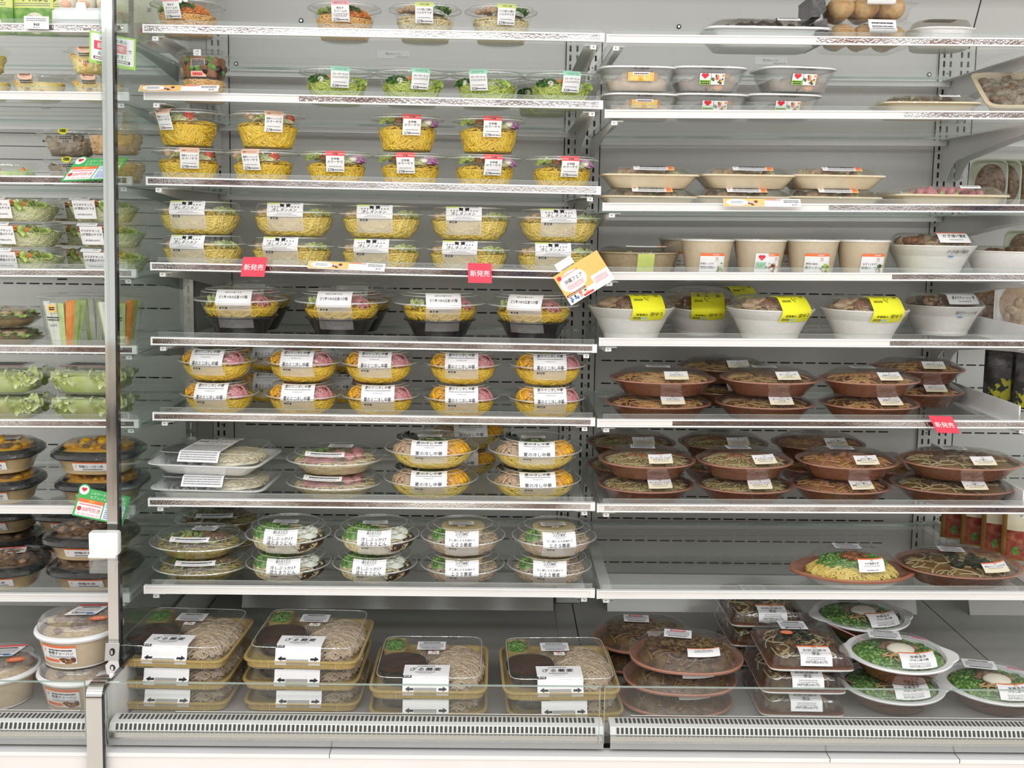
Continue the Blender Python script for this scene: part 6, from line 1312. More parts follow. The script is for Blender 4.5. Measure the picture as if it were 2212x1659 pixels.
guard(-.7075, .1955, 'low guard glass before the soba trays'); guard(.2025, 1.14, 'low guard glass before the okonomiyaki packs'); guard(-1.6, -.7455, 'low guard glass before the round rice bowls')

# ------------------------------------------------------------------ glass partition and chrome post
root = empty('glass_partition', (-.730, 2.3, .37), 'tall glass side partition behind the chrome post', 'partition')
def loc(mb): mb.v = [(px + .730, py - 2.3, pz - .37) for px, py, pz in mb.v]; return mb
s = MB(); s.box(-.7325, -.7280, 2.035, 2.560, .488, 2.05, 'side_glass'); link('glass_pane', loc(s).build('glass_pane'), root)
s = MB(); s.box(-.742, -.716, 1.925, 2.734, .372, .478, 'white_enamel'); s.box(-.742, -.716, 2.02, 2.734, .478, .490, 'steel'); link('base_panel', loc(s).build('base_panel'), root)
s = MB(); s.box(-.740, -.7165, 2.555, 2.575, .49, 2.05, 'steel')
for i in range(60): s.box(-.730, -.7265, 2.5538, 2.5552, .52 + i * .025, .536 + i * .025, 'white_enamel')
link('back_trim', loc(s).build('back_trim'), root)
s = MB(); s.box(-.736, -.722, 2.576, WALL, .49, 2.05, 'wall_enamel'); link('end_panel', loc(s).build('end_panel'), root)
root = empty('chrome_post', (-.732, 2.03, .37), 'upright chrome post with a bent chrome bumper at its foot', 'post')
def loc2(mb): mb.v = [(px + .732, py - 2.03, pz - .37) for px, py, pz in mb.v]; return mb
s = MB(); P = lambda z: 2.028 + (z - .5) * .047
s.prism([(P(.478) - .007, .478), (P(2.05) - .007, 2.05), (P(2.05) + .006, 2.05), (P(.478) + .006, .478)], 'x', -.7425, -.7230, 'chrome'); s.prism([(P(.478) - .0072, .478), (P(2.05) - .0072, 2.05), (P(2.05) + .0058, 2.05), (P(.478) + .0058, .478)], 'x', -.7229, -.7190, 'black_plastic'); link('shaft', loc2(s).build('shaft'), root)
s = MB(); outer = [(2.045, .500), (1.935, .500)] + [(1.912 + .023 * math.cos(a), .477 + .023 * math.sin(a)) for a in [PI / 2 + PI / 2 * k / 8 for k in range(9)]][1:] + [(1.884, .25), (1.884, .0)]
inner = [(2.045, .4955), (1.935, .4955)] + [(1.912 + .0185 * math.cos(a), .477 + .0185 * math.sin(a)) for a in [PI / 2 + PI / 2 * k / 8 for k in range(9)]][1:] + [(1.8885, .25), (1.8885, .0)]
n = len(outer)
for (xa, xb, mm) in ((-.7375, -.7090, 'chrome'), (-.7089, -.7050, 'black_plastic')):
    vs = [(xa, p[0], p[1]) for p in outer] + [(xb, p[0], p[1]) for p in outer] + [(xa, p[0], p[1]) for p in inner] + [(xb, p[0], p[1]) for p in inner]
    fs = []
    for i in range(n - 1): fs += [(i, i + 1, n + i + 1, n + i), (2 * n + i, 3 * n + i, 3 * n + i + 1, 2 * n + i + 1), (i, 2 * n + i, 2 * n + i + 1, i + 1), (n + i, n + i + 1, 3 * n + i + 1, 3 * n + i)]
    s.add(vs, fs, mm, True)
link('bumper', loc2(s).build('bumper'), root)
s = MB(); s.prism([(P(.5) - .010, .500), (P(.5) - .018, .500), (P(.53) - .0105, .532), (P(.53) - .008, .532)], 'x', -.7465, -.7200, 'steel'); po = link('foot_plate', loc2(s).build('foot_plate'), root)
s = MB(); vs = []
for k in range(16):
    a = 2 * PI * k / 16; z = .516 + .0072 * math.sin(a); vs.append((-.733 + .0052 * math.cos(a), P(z) - .0152 + (z - .516) * .16, z))
s.add(vs, [tuple(range(16))], 'black_plastic', False); s.box(-.735, -.731, P(.516) - .0175, P(.516) - .0150, .512, .520, 'steel'); link('bolt', loc2(s).build('bolt'), po)
root = empty('card_holder', (-.735, 1.99, .66), 'white plastic card holder clipped on the chrome post', 'card holder')
s = MB(); s.v = []; s.shell([(.026, .010, 0), (.0275, .0115, .004), (.0275, .0115, .040), (.026, .010, .043)], 8, 'white_plastic', 32, True, True); s.rod((-.027, -.010, -.002), (.024, -.010, -.002), .0045, 'white_plastic', 10); link('clip_body', s.build('clip_body'), root)
s = MB(); s.box(-.026, .022, -.014, -.012, -.034, -.004, 'acrylic'); s.prism([(-.012, -.034), (.010, -.018), (.010, -.0165), (-.012, -.0325)], 'x', -.026, .022, 'acrylic'); link('clear_flap', s.build('clear_flap'), root)
root.location = (-.7345, 1.998, .7150)

# ------------------------------------------------------------------ cards and tags on the rails
rng = random.Random(7)
def card(name, o, ud, vd, w, h, label, cat, paint, back='paper', group=None, thick=.0012):
    mf = flat(o, ud, vd); s = MB(); a = [mf(u, v, 0) for u, v in ((-w / 2, 0), (w / 2, 0), (w / 2, h), (-w / 2, h))]; c = [mf(u, v, -thick) for u, v in ((-w / 2, 0), (w / 2, 0), (w / 2, h), (-w / 2, h))]
    s.add(a + c, [(3, 2, 1, 0), (4, 5, 6, 7), (0, 1, 5, 4), (1, 2, 6, 5), (2, 3, 7, 6), (3, 0, 4, 7)], back, False)
    pr = MB(); paint(pr, mf); root = solo(name, s, label, cat, group); o = link('printed_face', pr.build('printed_face'), root); return root
def disc(pr, mf, u, v, ru, rv, mm, off=.0004, n=20): pr.add([mf(u + ru * math.cos(2 * PI * a / n), v + rv * math.sin(2 * PI * a / n), off) for a in range(n)], [tuple(range(n - 1, -1, -1))], mm, False)
def heart(pr, mf, u, v, s, mm, off):
    disc(pr, mf, u - s * .42, v - s * .25, s * .52, s * .45, mm, off, 14); disc(pr, mf, u + s * .42, v - s * .25, s * .52, s * .45, mm, off, 14)
    pr.add([mf(u - s * .90, v - .05 * s, off), mf(u + s * .90, v - .05 * s, off), mf(u, v + s * .8, off)], [(0, 2, 1)], mm, False)
def shin(pr, mf): pr.text('新発売', mf, 0, .0205, .0125, 'paper', w=.040, off=.0004)
TAGS = 'red new arrival tags on the shelf rails'
def tagcard(x, y, z, ud, vd, label): card('new_arrival_tag', (x, y, z), ud, vd, .0475, .0395, label, 'tag', shin, 'tag_red', TAGS)
tagcard(-.4880, 2.186, 1.2690, (1, 0, -.004), (-.16, -.04, -1), 'red new arrival tag between the first and second stacks of cold tanmen')
tagcard(-.0393, 2.186, 1.2631, (1, 0, -.006), (.02, -.04, -1), 'red new arrival tag under the fourth stack of cold tanmen')
tagcard(.9035, 2.180, .9650, (1, 0, -.02), (.55, -.05, -1), 'red new arrival tag hanging aslant under the brown pasta dishes')
def okinawa(pr, mf):
    pr.sheet(mf, -.0505, .0505, 0, .066, 'pale_orange', 4, 3, .0003); disc(pr, mf, -.020, .027, .028, .0215, 'paper', .0005, 30)
    pr.text('OKINAWA FAIR', mf, -.018, .0105, .0042, 'orange_ink', w=.036, off=.0008); pr.text('沖縄フェア', mf, -.018, .0235, .0092, 'ink', w=.040, off=.0008); pr.fine(pr and mf, -.038, -.002, .031, .041, 4, 'rose_ink', rng, .0008, .4)
    disc(pr, mf, -.042, .010, .0045, .0045, 'red_ink', .0008); pr.sheet(mf, -.0505, .0505, .052, .066, 'paper', 4, 1, .0005); pr.sheet(mf, .012, .0505, .038, .066, 'paper', 3, 2, .0006); pr.fine(mf, .016, .044, .044, .056, 4, 'rose_ink', rng, .0009, .4)
    pr.sheet(mf, -.048, -.006, .047, .0515, 'brown_ink', 3, 1, .0008); pr.fine(mf, -.046, -.008, .048, .051, 1, 'peach_ink', rng, .0011, .7)
    r = random.Random(3)
    for i in range(4):
        for k in range(5): disc(pr, mf, -.042 + i * .011 + r.uniform(-.003, .003), .0575 + r.uniform(-.003, .004), r.uniform(.0015, .003), r.uniform(.0015, .003), r.choice(['rose_ink', 'brown_ink', 'pale_orange', 'ink', 'blue_ink', 'pink_ink']), .0007 + k * .00003, 10)
    pr.sheet(mf, -.018, .004, .0615, .0655, 'red_ink', 3, 1, .0010)
fc = card('fair_card', (.1486, 2.150, 1.2664), (.084, 0, .0536), (.0375, 0, -.0562), .101, .0675, 'tilted orange fair card hanging between the tanmen bowls and the kraft bowl', 'card', okinawa, 'paper')
s = MB(); mf = flat((.128, 2.1525, 1.2660), (.084, 0, .0536), (.0375, 0, -.0562)); s.sheet(mf, -.0185, .0185, -.008, .008, 'paper', 2, 2); link('clip_flap', s.build('clip_flap'), fc)
s = MB(); s.box(.172, .186, 2.1512, 2.2075, 1.2386, 1.2396, 'acrylic'); s.box(.172, .186, 2.1512, 2.1522, 1.222, 1.2396, 'acrylic'); link('clear_arm', s.build('clear_arm'), fc)
def strip(pr, mf):
    pr.sheet(mf, -.076, .028, 0, .0155, 'pale_orange', 4, 1, .0003); disc(pr, mf, -.050, .0075, .0225, .0068, 'paper', .0006, 24); pr.fine(mf, -.062, -.038, .0045, .0105, 2, 'ink_grey', rng, .0009, .5)
    for k in range(7): disc(pr, mf, -.030 + k * .0035, .011 - (k % 3) * .0025, .004, .0028, 'brown_ink' if k % 2 else 'peach_ink', .0005 + k * .00003, 10)
    pr.sheet(mf, .004, .040, .003, .0155, 'paper', 3, 1, .0008); pr.fine(mf, .006, .038, .0012, .0030, 1, 'rose_ink', rng, .0011, .9); pr.sheet(mf, .040, .077, 0, .0155, 'paper', 3, 1, .0007); pr.fine(mf, .043, .073, .002, .008, 2, 'ink', rng, .001, .5); pr.text('¥370', mf, .064, .0120, .0038, 'ink', off=.001)
G = 'orange strip cards on the shelf rails'
card('strip_card', (-.6305, 2.184, 1.6030), (1, 0, .012), (-.12, -.8, -1), .155, .0160, 'orange strip card curling out below the tall noodle cup', 'card', strip, 'paper', G)
card('strip_card', (-.3060, 2.195, 1.2608), (1, 0, -.030), (-.10, -.5, -1), .154, .0165, 'orange strip card on the rail under the second and third tanmen stacks', 'card', strip, 'paper', G)
card('strip_card', (.5205, 2.180, 1.3990), (1, 0, .004), (.12, -.25, -1), .154, .0160, 'orange strip card on the rail under the pale paper trays', 'card', strip, 'paper', G)
def p68(pr, mf): pr.fine(mf, -.019, .019, .003, .010, 2, 'ink_grey', rng, .0005, .5); pr.text('¥68', mf, 0, .0155, .0055, 'ink', off=.0006); pr.text('(税込¥73)', mf, 0, .0212, .0036, 'ink_grey', off=.0006)
card('price_card', (-.9070, 2.185, 1.7306), (1, 0, -.01), (0, -.02, -1), .048, .0245, 'small white price card under the boiled egg pouches', 'price card', p68)
def sign(pr, mf):
    pr.sheet(mf, -.045, .045, 0, .060, 'lime_ink', 3, 3, .0002); pr.sheet(mf, -.042, .042, .003, .0545, 'paper', 3, 3, .0005)
    pr.text('お買上げの商品', mf, .002, .011, .0072, 'ink', w=.074, off=.0008); pr.sheet(mf, -.036, .028, .0165, .033, 'tag_red', 3, 2, .0007); pr.text('最大2時間', mf, -.004, .0248, .0110, 'paper', w=.056, off=.001); pr.text('で', mf, .0345, .0275, .0065, 'ink', off=.0008)
    pr.text('お届けします！', mf, -.001, .0398, .0078, 'ink', w=.056, off=.0008); pr.sheet(mf, -.037, .035, .0462, .0515, 'brown_ink', 3, 1, .0007); pr.fine(mf, -.034, .032, .0472, .0506, 1, 'paper', rng, .001, .8); pr.fine(mf, -.030, .010, .0556, .0588, 1, 'dark_leaf', rng, .0008, .8)
card('delivery_sign', (-.7590, 2.183, 1.6975), (.0895, 0, -.0155), (-.0025, 0, -.0600), .091, .060, 'green edged delivery sign hanging behind the chrome post near the potato salad cups', 'sign', sign, 'lime_ink')
s = MB(); s.box(-.7640, -.7520, 2.184, 2.185, 1.694, 1.722, 'lime_ink'); solo('sign_hanger', s, 'green hanger strip above the delivery sign', 'hanger')
def pop(pr, mf):
    pr.sheet(mf, -.051, .051, 0, .058, 'green_ink', 3, 3, .0002); disc(pr, mf, -.041, .004, .0115, .0115, 'green_ink', .0001); disc(pr, mf, -.041, .0045, .0095, .0095, 'paper', .0005); heart(pr, mf, -.041, .0035, .0058, 'red_ink', .0008)
    pr.text('このマークの商品を買うと', mf, .010, .0075, .0060, 'paper', w=.072, off=.0006); pr.text('セブン-イレブンアプリで', mf, .010, .0155, .0060, 'paper', w=.072, off=.0006)
    pr.sheet(mf, -.047, .004, .021, .055, 'paper', 3, 3, .0005); pr.sheet(mf, -.047, .004, .021, .0285, 'orange_ink', 3, 1, .0008); pr.text('1個で', mf, -.020, .0248, .0052, 'yellow_ink', off=.001); pr.fine(mf, -.043, 0, .0305, .034, 1, 'rose_ink', rng, .0008, .6)
    disc(pr, mf, -.041, .0415, .0045, .0045, 'red_ink', .0008); pr.text('20円引き', mf, -.017, .0412, .0085, 'red_ink', w=.036, off=.0008); pr.text('クーポンプレゼント！', mf, -.021, .0512, .0042, 'rose_ink', w=.044, off=.0008)
    pr.sheet(mf, .006, .047, .021, .055, 'paper', 3, 3, .0005); pr.sheet(mf, .008, .045, .022, .032, 'lightblue_ink', 3, 1, .0008); pr.fine(mf, .010, .044, .034, .053, 5, 'blue_ink', rng, .0008, .5)
card('coupon_card', (-.7825, 2.176, 1.4590), (.090, 0, .0050), (-.0200, -.030, -.0420), .102, .058, 'green coupon card tilted forward before the chicken and mushroom cups', 'card', pop, 'green_ink', 'green coupon cards')
card('coupon_card', (-.7830, 2.140, .7975), (.090, 0, -.0180), (-.0140, -.012, -.0560), .102, .058, 'green coupon card standing before the egg topped bento bowls', 'card', pop, 'green_ink', 'green coupon cards')
# ------------------------------------------------------------------ goods on the shelves
put('mentai', -0.6401, 2.2851, 1.7071, label='pasta salad bowl with pink label and orange carrot, nearest the partition', rot=-14, k=0.96, kz=0.93, group='pale pasta salads on the top shelf')
put('mentai', -0.3218, 2.2851, 1.7060, label='pasta salad bowl with pink label, standing apart from the partition', k=0.96, kz=0.93, var=1, group='pale pasta salads on the top shelf')
put('tuna', -0.1580, 2.2851, 1.7055, label='pasta salad bowl with lime label, beside the second pink labelled one', rot=2, k=0.96, kz=0.93, group='pale pasta salads on the top shelf')
put('tuna', -0.0034, 2.2851, 1.7050, label='pasta salad bowl with lime label, at the end of its shelf', rot=10, k=0.96, kz=0.93, var=1, group='pale pasta salads on the top shelf')
put('tallcup', -0.6108, 2.2870, 1.5774, label='tall clear cup with dark topping tray over orange noodles')
put('basil', -0.3386, 2.2839, 1.5762, label='green basil pasta salad bowl nearest the tall cup', rot=14, k=0.985, kz=0.93, group='green basil pasta salads on the second shelf')
put('basil', -0.1848, 2.2839, 1.5755, label='green basil pasta salad bowl, second from the tall cup', rot=20, k=0.985, kz=0.93, var=1, group='green basil pasta salads on the second shelf')
put('basil', -0.0299, 2.2839, 1.5748, label='green basil pasta salad bowl, third from the tall cup', rot=-15, k=0.985, kz=0.93, group='green basil pasta salads on the second shelf')
put('basil', 0.1215, 2.2839, 1.5741, label='green basil pasta salad bowl at the end beside the side dish packs', rot=16, k=0.985, kz=0.93, var=1, group='green basil pasta salads on the second shelf')
put('basil', 0.0925, 2.4368, 1.5743, label='green basil pasta salad bowl behind the end one of its row', k=0.985, kz=0.93, group='green basil pasta salads on the second shelf')
put('sesame', -0.6457, 2.2863, 1.4881, label='peach labelled noodle salad over the first stack, seal turned to the partition', rot=-28, k=0.99, kz=0.93, group='yellow noodle salads on the third shelf')
put('sesame', -0.4808, 2.2863, 1.4870, label='peach labelled noodle salad in the upper tier, second from the partition', rot=22, k=0.99, kz=0.93, var=1, group='yellow noodle salads on the third shelf')
put('sweetspicy', -0.1939, 2.2859, 1.4848, label='red labelled noodle salad in the upper tier, nearer the peach labelled ones', rot=13, k=0.985, kz=0.93, group='yellow noodle salads on the third shelf')
put('sweetspicy', -0.0264, 2.2859, 1.4836, label='red labelled noodle salad in the upper tier, farther from the peach labelled ones', rot=8, k=0.985, kz=0.93, var=1, group='yellow noodle salads on the third shelf')
put('sesame', -0.6438, 2.2863, 1.4114, label='peach labelled noodle salad in the lower tier, nearest the partition', rot=16, k=0.99, kz=0.93, var=1, group='yellow noodle salads on the third shelf')
put('sesame', -0.4913, 2.2863, 1.4104, label='peach labelled noodle salad in the lower tier, second from the partition', rot=-10, k=0.99, kz=0.93, group='yellow noodle salads on the third shelf')
put('sweetspicy', -0.3401, 2.2859, 1.4094, label='red labelled noodle salad in the lower tier, first after the peach ones', rot=6, k=0.985, kz=0.93, group='yellow noodle salads on the third shelf')
put('sweetspicy', -0.1872, 2.2859, 1.4084, label='red labelled noodle salad in the lower tier, second after the peach ones', rot=-4, k=0.985, kz=0.93, var=1, group='yellow noodle salads on the third shelf')
put('sweetspicy', -0.0331, 2.2859, 1.4073, label='red labelled noodle salad in the lower tier, third after the peach ones', rot=16, k=0.985, kz=0.93, group='yellow noodle salads on the third shelf')
put('sweetspicy', 0.1269, 2.2859, 1.4063, label='red labelled noodle salad at the end of the lower tier with nothing on it', rot=12, k=0.985, kz=0.93, var=1, group='yellow noodle salads on the third shelf')
put('tanmen', -0.6276, 2.3083, 1.3106, label='upper cold tanmen bowl in the first stack from the partition', rot=2, k=0.985, var=1, group='cold tanmen bowls on the fourth shelf')
put('tanmen', -0.4324, 2.3083, 1.3092, label='upper cold tanmen bowl in the second stack from the partition', rot=5, k=0.985, group='cold tanmen bowls on the fourth shelf')
put('tanmen', -0.2489, 2.3083, 1.3079, label='upper cold tanmen bowl in the third stack from the partition', rot=4, k=0.985, var=1, group='cold tanmen bowls on the fourth shelf')
put('tanmen', -0.0632, 2.3083, 1.3065, label='upper cold tanmen bowl in the fourth stack from the partition', rot=1, k=0.985, group='cold tanmen bowls on the fourth shelf')
put('tanmen', 0.1233, 2.3083, 1.3052, label='upper cold tanmen bowl in the fifth stack from the partition', rot=7, k=0.985, var=1, group='cold tanmen bowls on the fourth shelf')
put('tanmen', -0.6233, 2.3083, 1.2412, label='lower cold tanmen bowl in the first stack from the partition', rot=-3, k=0.985, group='cold tanmen bowls on the fourth shelf')
put('tanmen', -0.4368, 2.3083, 1.2399, label='lower cold tanmen bowl in the second stack from the partition', k=0.985, var=1, group='cold tanmen bowls on the fourth shelf')
put('tanmen', -0.2499, 2.3083, 1.2385, label='lower cold tanmen bowl in the third stack from the partition', rot=-1, k=0.985, group='cold tanmen bowls on the fourth shelf')
put('tanmen', -0.0652, 2.3083, 1.2372, label='lower cold tanmen bowl in the fourth stack from the partition', rot=-4, k=0.985, var=1, group='cold tanmen bowls on the fourth shelf')
put('tanmen', 0.1194, 2.3083, 1.2359, label='lower cold tanmen bowl in the fifth stack from the partition', rot=2, k=0.985, group='cold tanmen bowls on the fourth shelf')
put('hiroshima', -0.5488, 2.3195, 1.0901, label='dipping noodles in a clear tray on a black bowl, first from the partition', rot=3, kz=1.19, group='dipping noodle packs on black bowls')
put('hiroshima', -0.3355, 2.3195, 1.0892, label='dipping noodles in a clear tray on a black bowl, second from the partition', rot=-2, kz=1.19, var=1, group='dipping noodle packs on black bowls')
put('hiroshima', -0.1258, 2.3195, 1.0882, label='dipping noodles in a clear tray on a black bowl, third from the partition', rot=8, kz=1.19, group='dipping noodle packs on black bowls')
put('hiroshima', 0.0739, 2.3195, 1.0874, label='dipping noodles in a clear tray on a black bowl, fourth from the partition', rot=-14, kz=1.19, var=1, group='dipping noodle packs on black bowls')
put('hiroshima', -0.5625, 2.5275, 1.0902, label='dipping noodles on a black bowl behind the first one from the partition', kz=1.19, group='dipping noodle packs on black bowls')
put('hiroshima', -0.3306, 2.5275, 1.0891, label='dipping noodles on a black bowl behind the second one from the partition', kz=1.19, group='dipping noodle packs on black bowls')
put('hiya_mini', -0.5948, 2.2965, 1.0063, label='upper small chilled noodle bowl with ham, first stack from the partition', rot=-6, k=1.02, kz=0.985, group='small chilled noodle bowls on the sixth shelf')
put('hiya_mini', -0.4117, 2.2965, 1.0061, label='upper small chilled noodle bowl with ham, second stack from the partition', rot=-4, k=1.02, kz=0.985, group='small chilled noodle bowls on the sixth shelf')
put('hiya_mini', -0.2529, 2.2965, 1.0059, label='upper small chilled noodle bowl with ham, third stack from the partition', rot=-2, k=1.02, kz=0.985, group='small chilled noodle bowls on the sixth shelf')
put('hiya_mini', -0.0745, 2.2965, 1.0057, label='upper small chilled noodle bowl with ham, fourth stack from the partition', rot=-1, k=1.02, kz=0.985, group='small chilled noodle bowls on the sixth shelf')
put('hiya_mini', 0.1056, 2.2965, 1.0055, label='upper small chilled noodle bowl with ham, fifth stack from the partition', rot=2, k=1.02, kz=0.985, group='small chilled noodle bowls on the sixth shelf')
put('hiya_mini', -0.5909, 2.2965, 0.9357, label='lower small chilled noodle bowl with ham, first stack from the partition', rot=-3, k=1.02, kz=0.985, group='small chilled noodle bowls on the sixth shelf')
put('hiya_mini', -0.4136, 2.2965, 0.9355, label='lower small chilled noodle bowl with ham, second stack from the partition', rot=-1, k=1.02, kz=0.985, group='small chilled noodle bowls on the sixth shelf')
put('hiya_mini', -0.2499, 2.2965, 0.9353, label='lower small chilled noodle bowl with ham, third stack from the partition', rot=1, k=1.02, kz=0.985, group='small chilled noodle bowls on the sixth shelf')
put('hiya_mini', -0.0770, 2.2965, 0.9351, label='lower small chilled noodle bowl with ham, fourth stack from the partition', rot=2, k=1.02, kz=0.985, group='small chilled noodle bowls on the sixth shelf')
put('hiya_mini', 0.1041, 2.2965, 0.9349, label='lower small chilled noodle bowl with ham, fifth stack from the partition', rot=5, k=1.02, kz=0.985, group='small chilled noodle bowls on the sixth shelf')
put('hiya_mini', -0.5124, 2.4584, 0.9356, label='lower small chilled noodle bowl behind the gap after the first stack', rot=3, k=1.02, kz=0.985, group='small chilled noodle bowls on the sixth shelf')
put('hiya_mini', -0.3526, 2.4584, 0.9354, label='lower small chilled noodle bowl behind the gap after the second stack', rot=-4, k=1.02, kz=0.985, group='small chilled noodle bowls on the sixth shelf')
put('hiya_mini', -0.5124, 2.4584, 1.0062, label='upper small chilled noodle bowl behind the gap after the first stack', rot=3, k=1.02, kz=0.985, group='small chilled noodle bowls on the sixth shelf')
put('hiya_mini', -0.3526, 2.4584, 1.0060, label='upper small chilled noodle bowl behind the gap after the second stack', rot=-4, k=1.02, kz=0.985, group='small chilled noodle bowls on the sixth shelf')
put('somen', -0.5920, 2.2742, 0.7669, label='lower white somen tray of the stack beside the partition', rot=-3, k=1.07, kz=0.84, group='somen trays on the seventh shelf')
put('somen', -0.5949, 2.2742, 0.8181, label='upper white somen tray with a large white label', rot=-6, k=1.07, kz=0.84, group='somen trays on the seventh shelf')
put('oval_ramen', -0.3428, 2.2667, 0.7672, label='lower film wrapped oval of noodles beside the somen trays', rot=-2, k=1.02, group='film wrapped ovals on the seventh shelf')
put('oval_ramen', -0.3424, 2.2667, 0.8178, label='upper film wrapped oval of noodles beside the somen trays', rot=2, k=1.02, group='film wrapped ovals on the seventh shelf')
put('hiya_big', -0.1397, 2.2728, 0.7674, label='lower large chilled noodle bowl with egg strips, nearer the somen trays', k=1.02, kz=0.9, group='large chilled noodle bowls on the seventh shelf')
put('hiya_big', -0.1378, 2.2728, 0.8319, label='upper large chilled noodle bowl with egg strips, nearer the somen trays', rot=-1, k=1.02, kz=0.9, group='large chilled noodle bowls on the seventh shelf')
put('hiya_big', 0.0795, 2.2728, 0.7677, label='lower large chilled noodle bowl with egg strips, farther from the somen trays', rot=4, k=1.02, kz=0.9, group='large chilled noodle bowls on the seventh shelf')
put('hiya_big', 0.0805, 2.2728, 0.8321, label='upper large chilled noodle bowl with egg strips, farther from the somen trays', rot=1, k=1.02, kz=0.9, group='large chilled noodle bowls on the seventh shelf')
put('hiya_big', -0.0859, 2.4695, 0.7675, label='lower large chilled noodle bowl half hidden behind the nearer stack', rot=5, k=1.02, kz=0.9, group='large chilled noodle bowls on the seventh shelf')
put('hiya_big', -0.0698, 2.4695, 0.8320, label='upper large chilled noodle bowl half hidden behind the nearer stack', rot=8, k=1.02, kz=0.9, group='large chilled noodle bowls on the seventh shelf')
put('oval_sesame', -0.6164, 2.2260, 0.5979, label='lower film wrapped oval of sesame noodles beside the partition', rot=3, group='film wrapped ovals on the lowest shelf')
put('oval_sesame', -0.6218, 2.2260, 0.6475, label='upper film wrapped oval of sesame noodles with half an egg', rot=-2, group='film wrapped ovals on the lowest shelf')
put('oval_sesame', -0.6256, 2.4070, 0.5979, label='lower film wrapped oval of greens behind the sesame noodles', rot=5, group='film wrapped ovals on the lowest shelf')
put('oval_sesame', -0.6256, 2.4070, 0.6475, label='upper film wrapped oval of greens behind the sesame noodles', rot=5, group='film wrapped ovals on the lowest shelf')
put('udon', -0.4343, 2.2237, 0.5981, label='lower cold udon bowl in the first udon stack from the partition', rot=2, kz=0.955, group='cold udon bowls on the lowest shelf')
put('udon', -0.4343, 2.2237, 0.6593, label='upper cold udon bowl in the first udon stack from the partition', rot=-2, kz=0.955, group='cold udon bowls on the lowest shelf')
put('udon', -0.2535, 2.2237, 0.5983, label='lower cold udon bowl beside the yam soba bowls', rot=-3, kz=0.955, group='cold udon bowls on the lowest shelf')
put('udon', -0.2486, 2.2237, 0.6595, label='upper cold udon bowl beside the yam soba bowls', rot=1, kz=0.955, group='cold udon bowls on the lowest shelf')
put('tororo', -0.0694, 2.2237, 0.5985, label='lower yam soba bowl in the stack beside the udon', rot=1, kz=0.955, group='yam soba bowls on the lowest shelf')
put('tororo', -0.0689, 2.2237, 0.6597, label='upper yam soba bowl in the stack beside the udon', kz=0.955, group='yam soba bowls on the lowest shelf')
put('tororo', 0.1136, 2.2237, 0.5987, label='lower yam soba bowl at the end of the shelf', rot=-2, kz=0.955, group='yam soba bowls on the lowest shelf')
put('tororo', 0.1219, 2.2237, 0.6599, label='upper yam soba bowl at the end of the shelf', rot=6, kz=0.955, group='yam soba bowls on the lowest shelf')
put('zaru', -0.6335, 2.1547, 0.4733, label='top gold zaru soba tray in the first stack from the chrome post', rot=-2.8, k=1.06, kz=0.95, group='zaru soba trays on the deck')
put('zaru', -0.6321, 2.1547, 0.4300, label='middle gold zaru soba tray in the first stack from the chrome post', rot=-2, k=1.06, kz=0.95, group='zaru soba trays on the deck')
put('zaru', -0.6329, 2.1547, 0.3868, label='bottom gold zaru soba tray in the first stack from the chrome post', rot=-1.2, k=1.06, kz=0.95, group='zaru soba trays on the deck')
put('zaru', -0.3756, 2.1547, 0.4733, label='top gold zaru soba tray in the second stack from the chrome post', rot=-1.8, k=1.06, kz=0.95, group='zaru soba trays on the deck')
put('zaru', -0.3792, 2.1547, 0.4300, label='middle gold zaru soba tray in the second stack from the chrome post', rot=-1, k=1.06, kz=0.95, group='zaru soba trays on the deck')
put('zaru', -0.3776, 2.1547, 0.3868, label='bottom gold zaru soba tray in the second stack from the chrome post', rot=-0.2, k=1.06, kz=0.95, group='zaru soba trays on the deck')
put('zaru', -0.1278, 2.1197, 0.4300, label='top gold zaru soba tray in the third stack from the chrome post', rot=0.2, k=1.06, kz=0.95, group='zaru soba trays on the deck')
put('zaru', -0.1290, 2.1197, 0.3868, label='bottom gold zaru soba tray in the third stack from the chrome post', rot=1, k=1.06, kz=0.95, group='zaru soba trays on the deck')
put('zaru', 0.1286, 2.1197, 0.4300, label='top gold zaru soba tray in the last stack from the chrome post', rot=2.2, k=1.06, kz=0.95, group='zaru soba trays on the deck')
put('zaru', 0.1354, 2.1197, 0.3868, label='bottom gold zaru soba tray in the last stack from the chrome post', rot=3, k=1.06, kz=0.95, group='zaru soba trays on the deck')
put('white_tray', 0.5349, 2.2952, 1.7050, label='white tray with dark lid on the top shelf beside the mushroom packs', k=1.1, kz=1.3)
put('bread_pack', 0.7415, 2.2938, 1.7064, label='lower pack of grilled mushrooms with a dark sleeve', rot=2, k=1.08, kz=1.2, group='mushroom packs on the top shelf')
put('bread_pack', 0.7400, 2.2938, 1.7614, label='upper pack of grilled mushrooms with a dark sleeve', rot=-2, k=1.08, kz=1.2, group='mushroom packs on the top shelf')
put('small_tray', 0.8941, 2.2741, 1.7074, label='small white tray with a clear lid beside the mushroom packs', k=1.02, kz=1.35)
put('stew_daikon', 0.2827, 2.2772, 1.5577, label='lower white lidded side dish picturing stewed egg', rot=2, k=0.965, kz=0.965, group='white lidded side dishes on the second shelf')
put('stew_daikon', 0.2765, 2.2772, 1.6111, label='upper white lidded side dish picturing stewed egg', k=0.965, kz=0.965, group='white lidded side dishes on the second shelf')
put('stew_veg', 0.4231, 2.2772, 1.5592, label='lower white lidded vegetable dish next to the stewed egg pair', rot=3, k=0.965, kz=0.965, group='white lidded side dishes on the second shelf')
put('stew_veg', 0.4174, 2.2772, 1.6127, label='upper white lidded vegetable dish next to the stewed egg pair', rot=2, k=0.965, kz=0.965, group='white lidded side dishes on the second shelf')
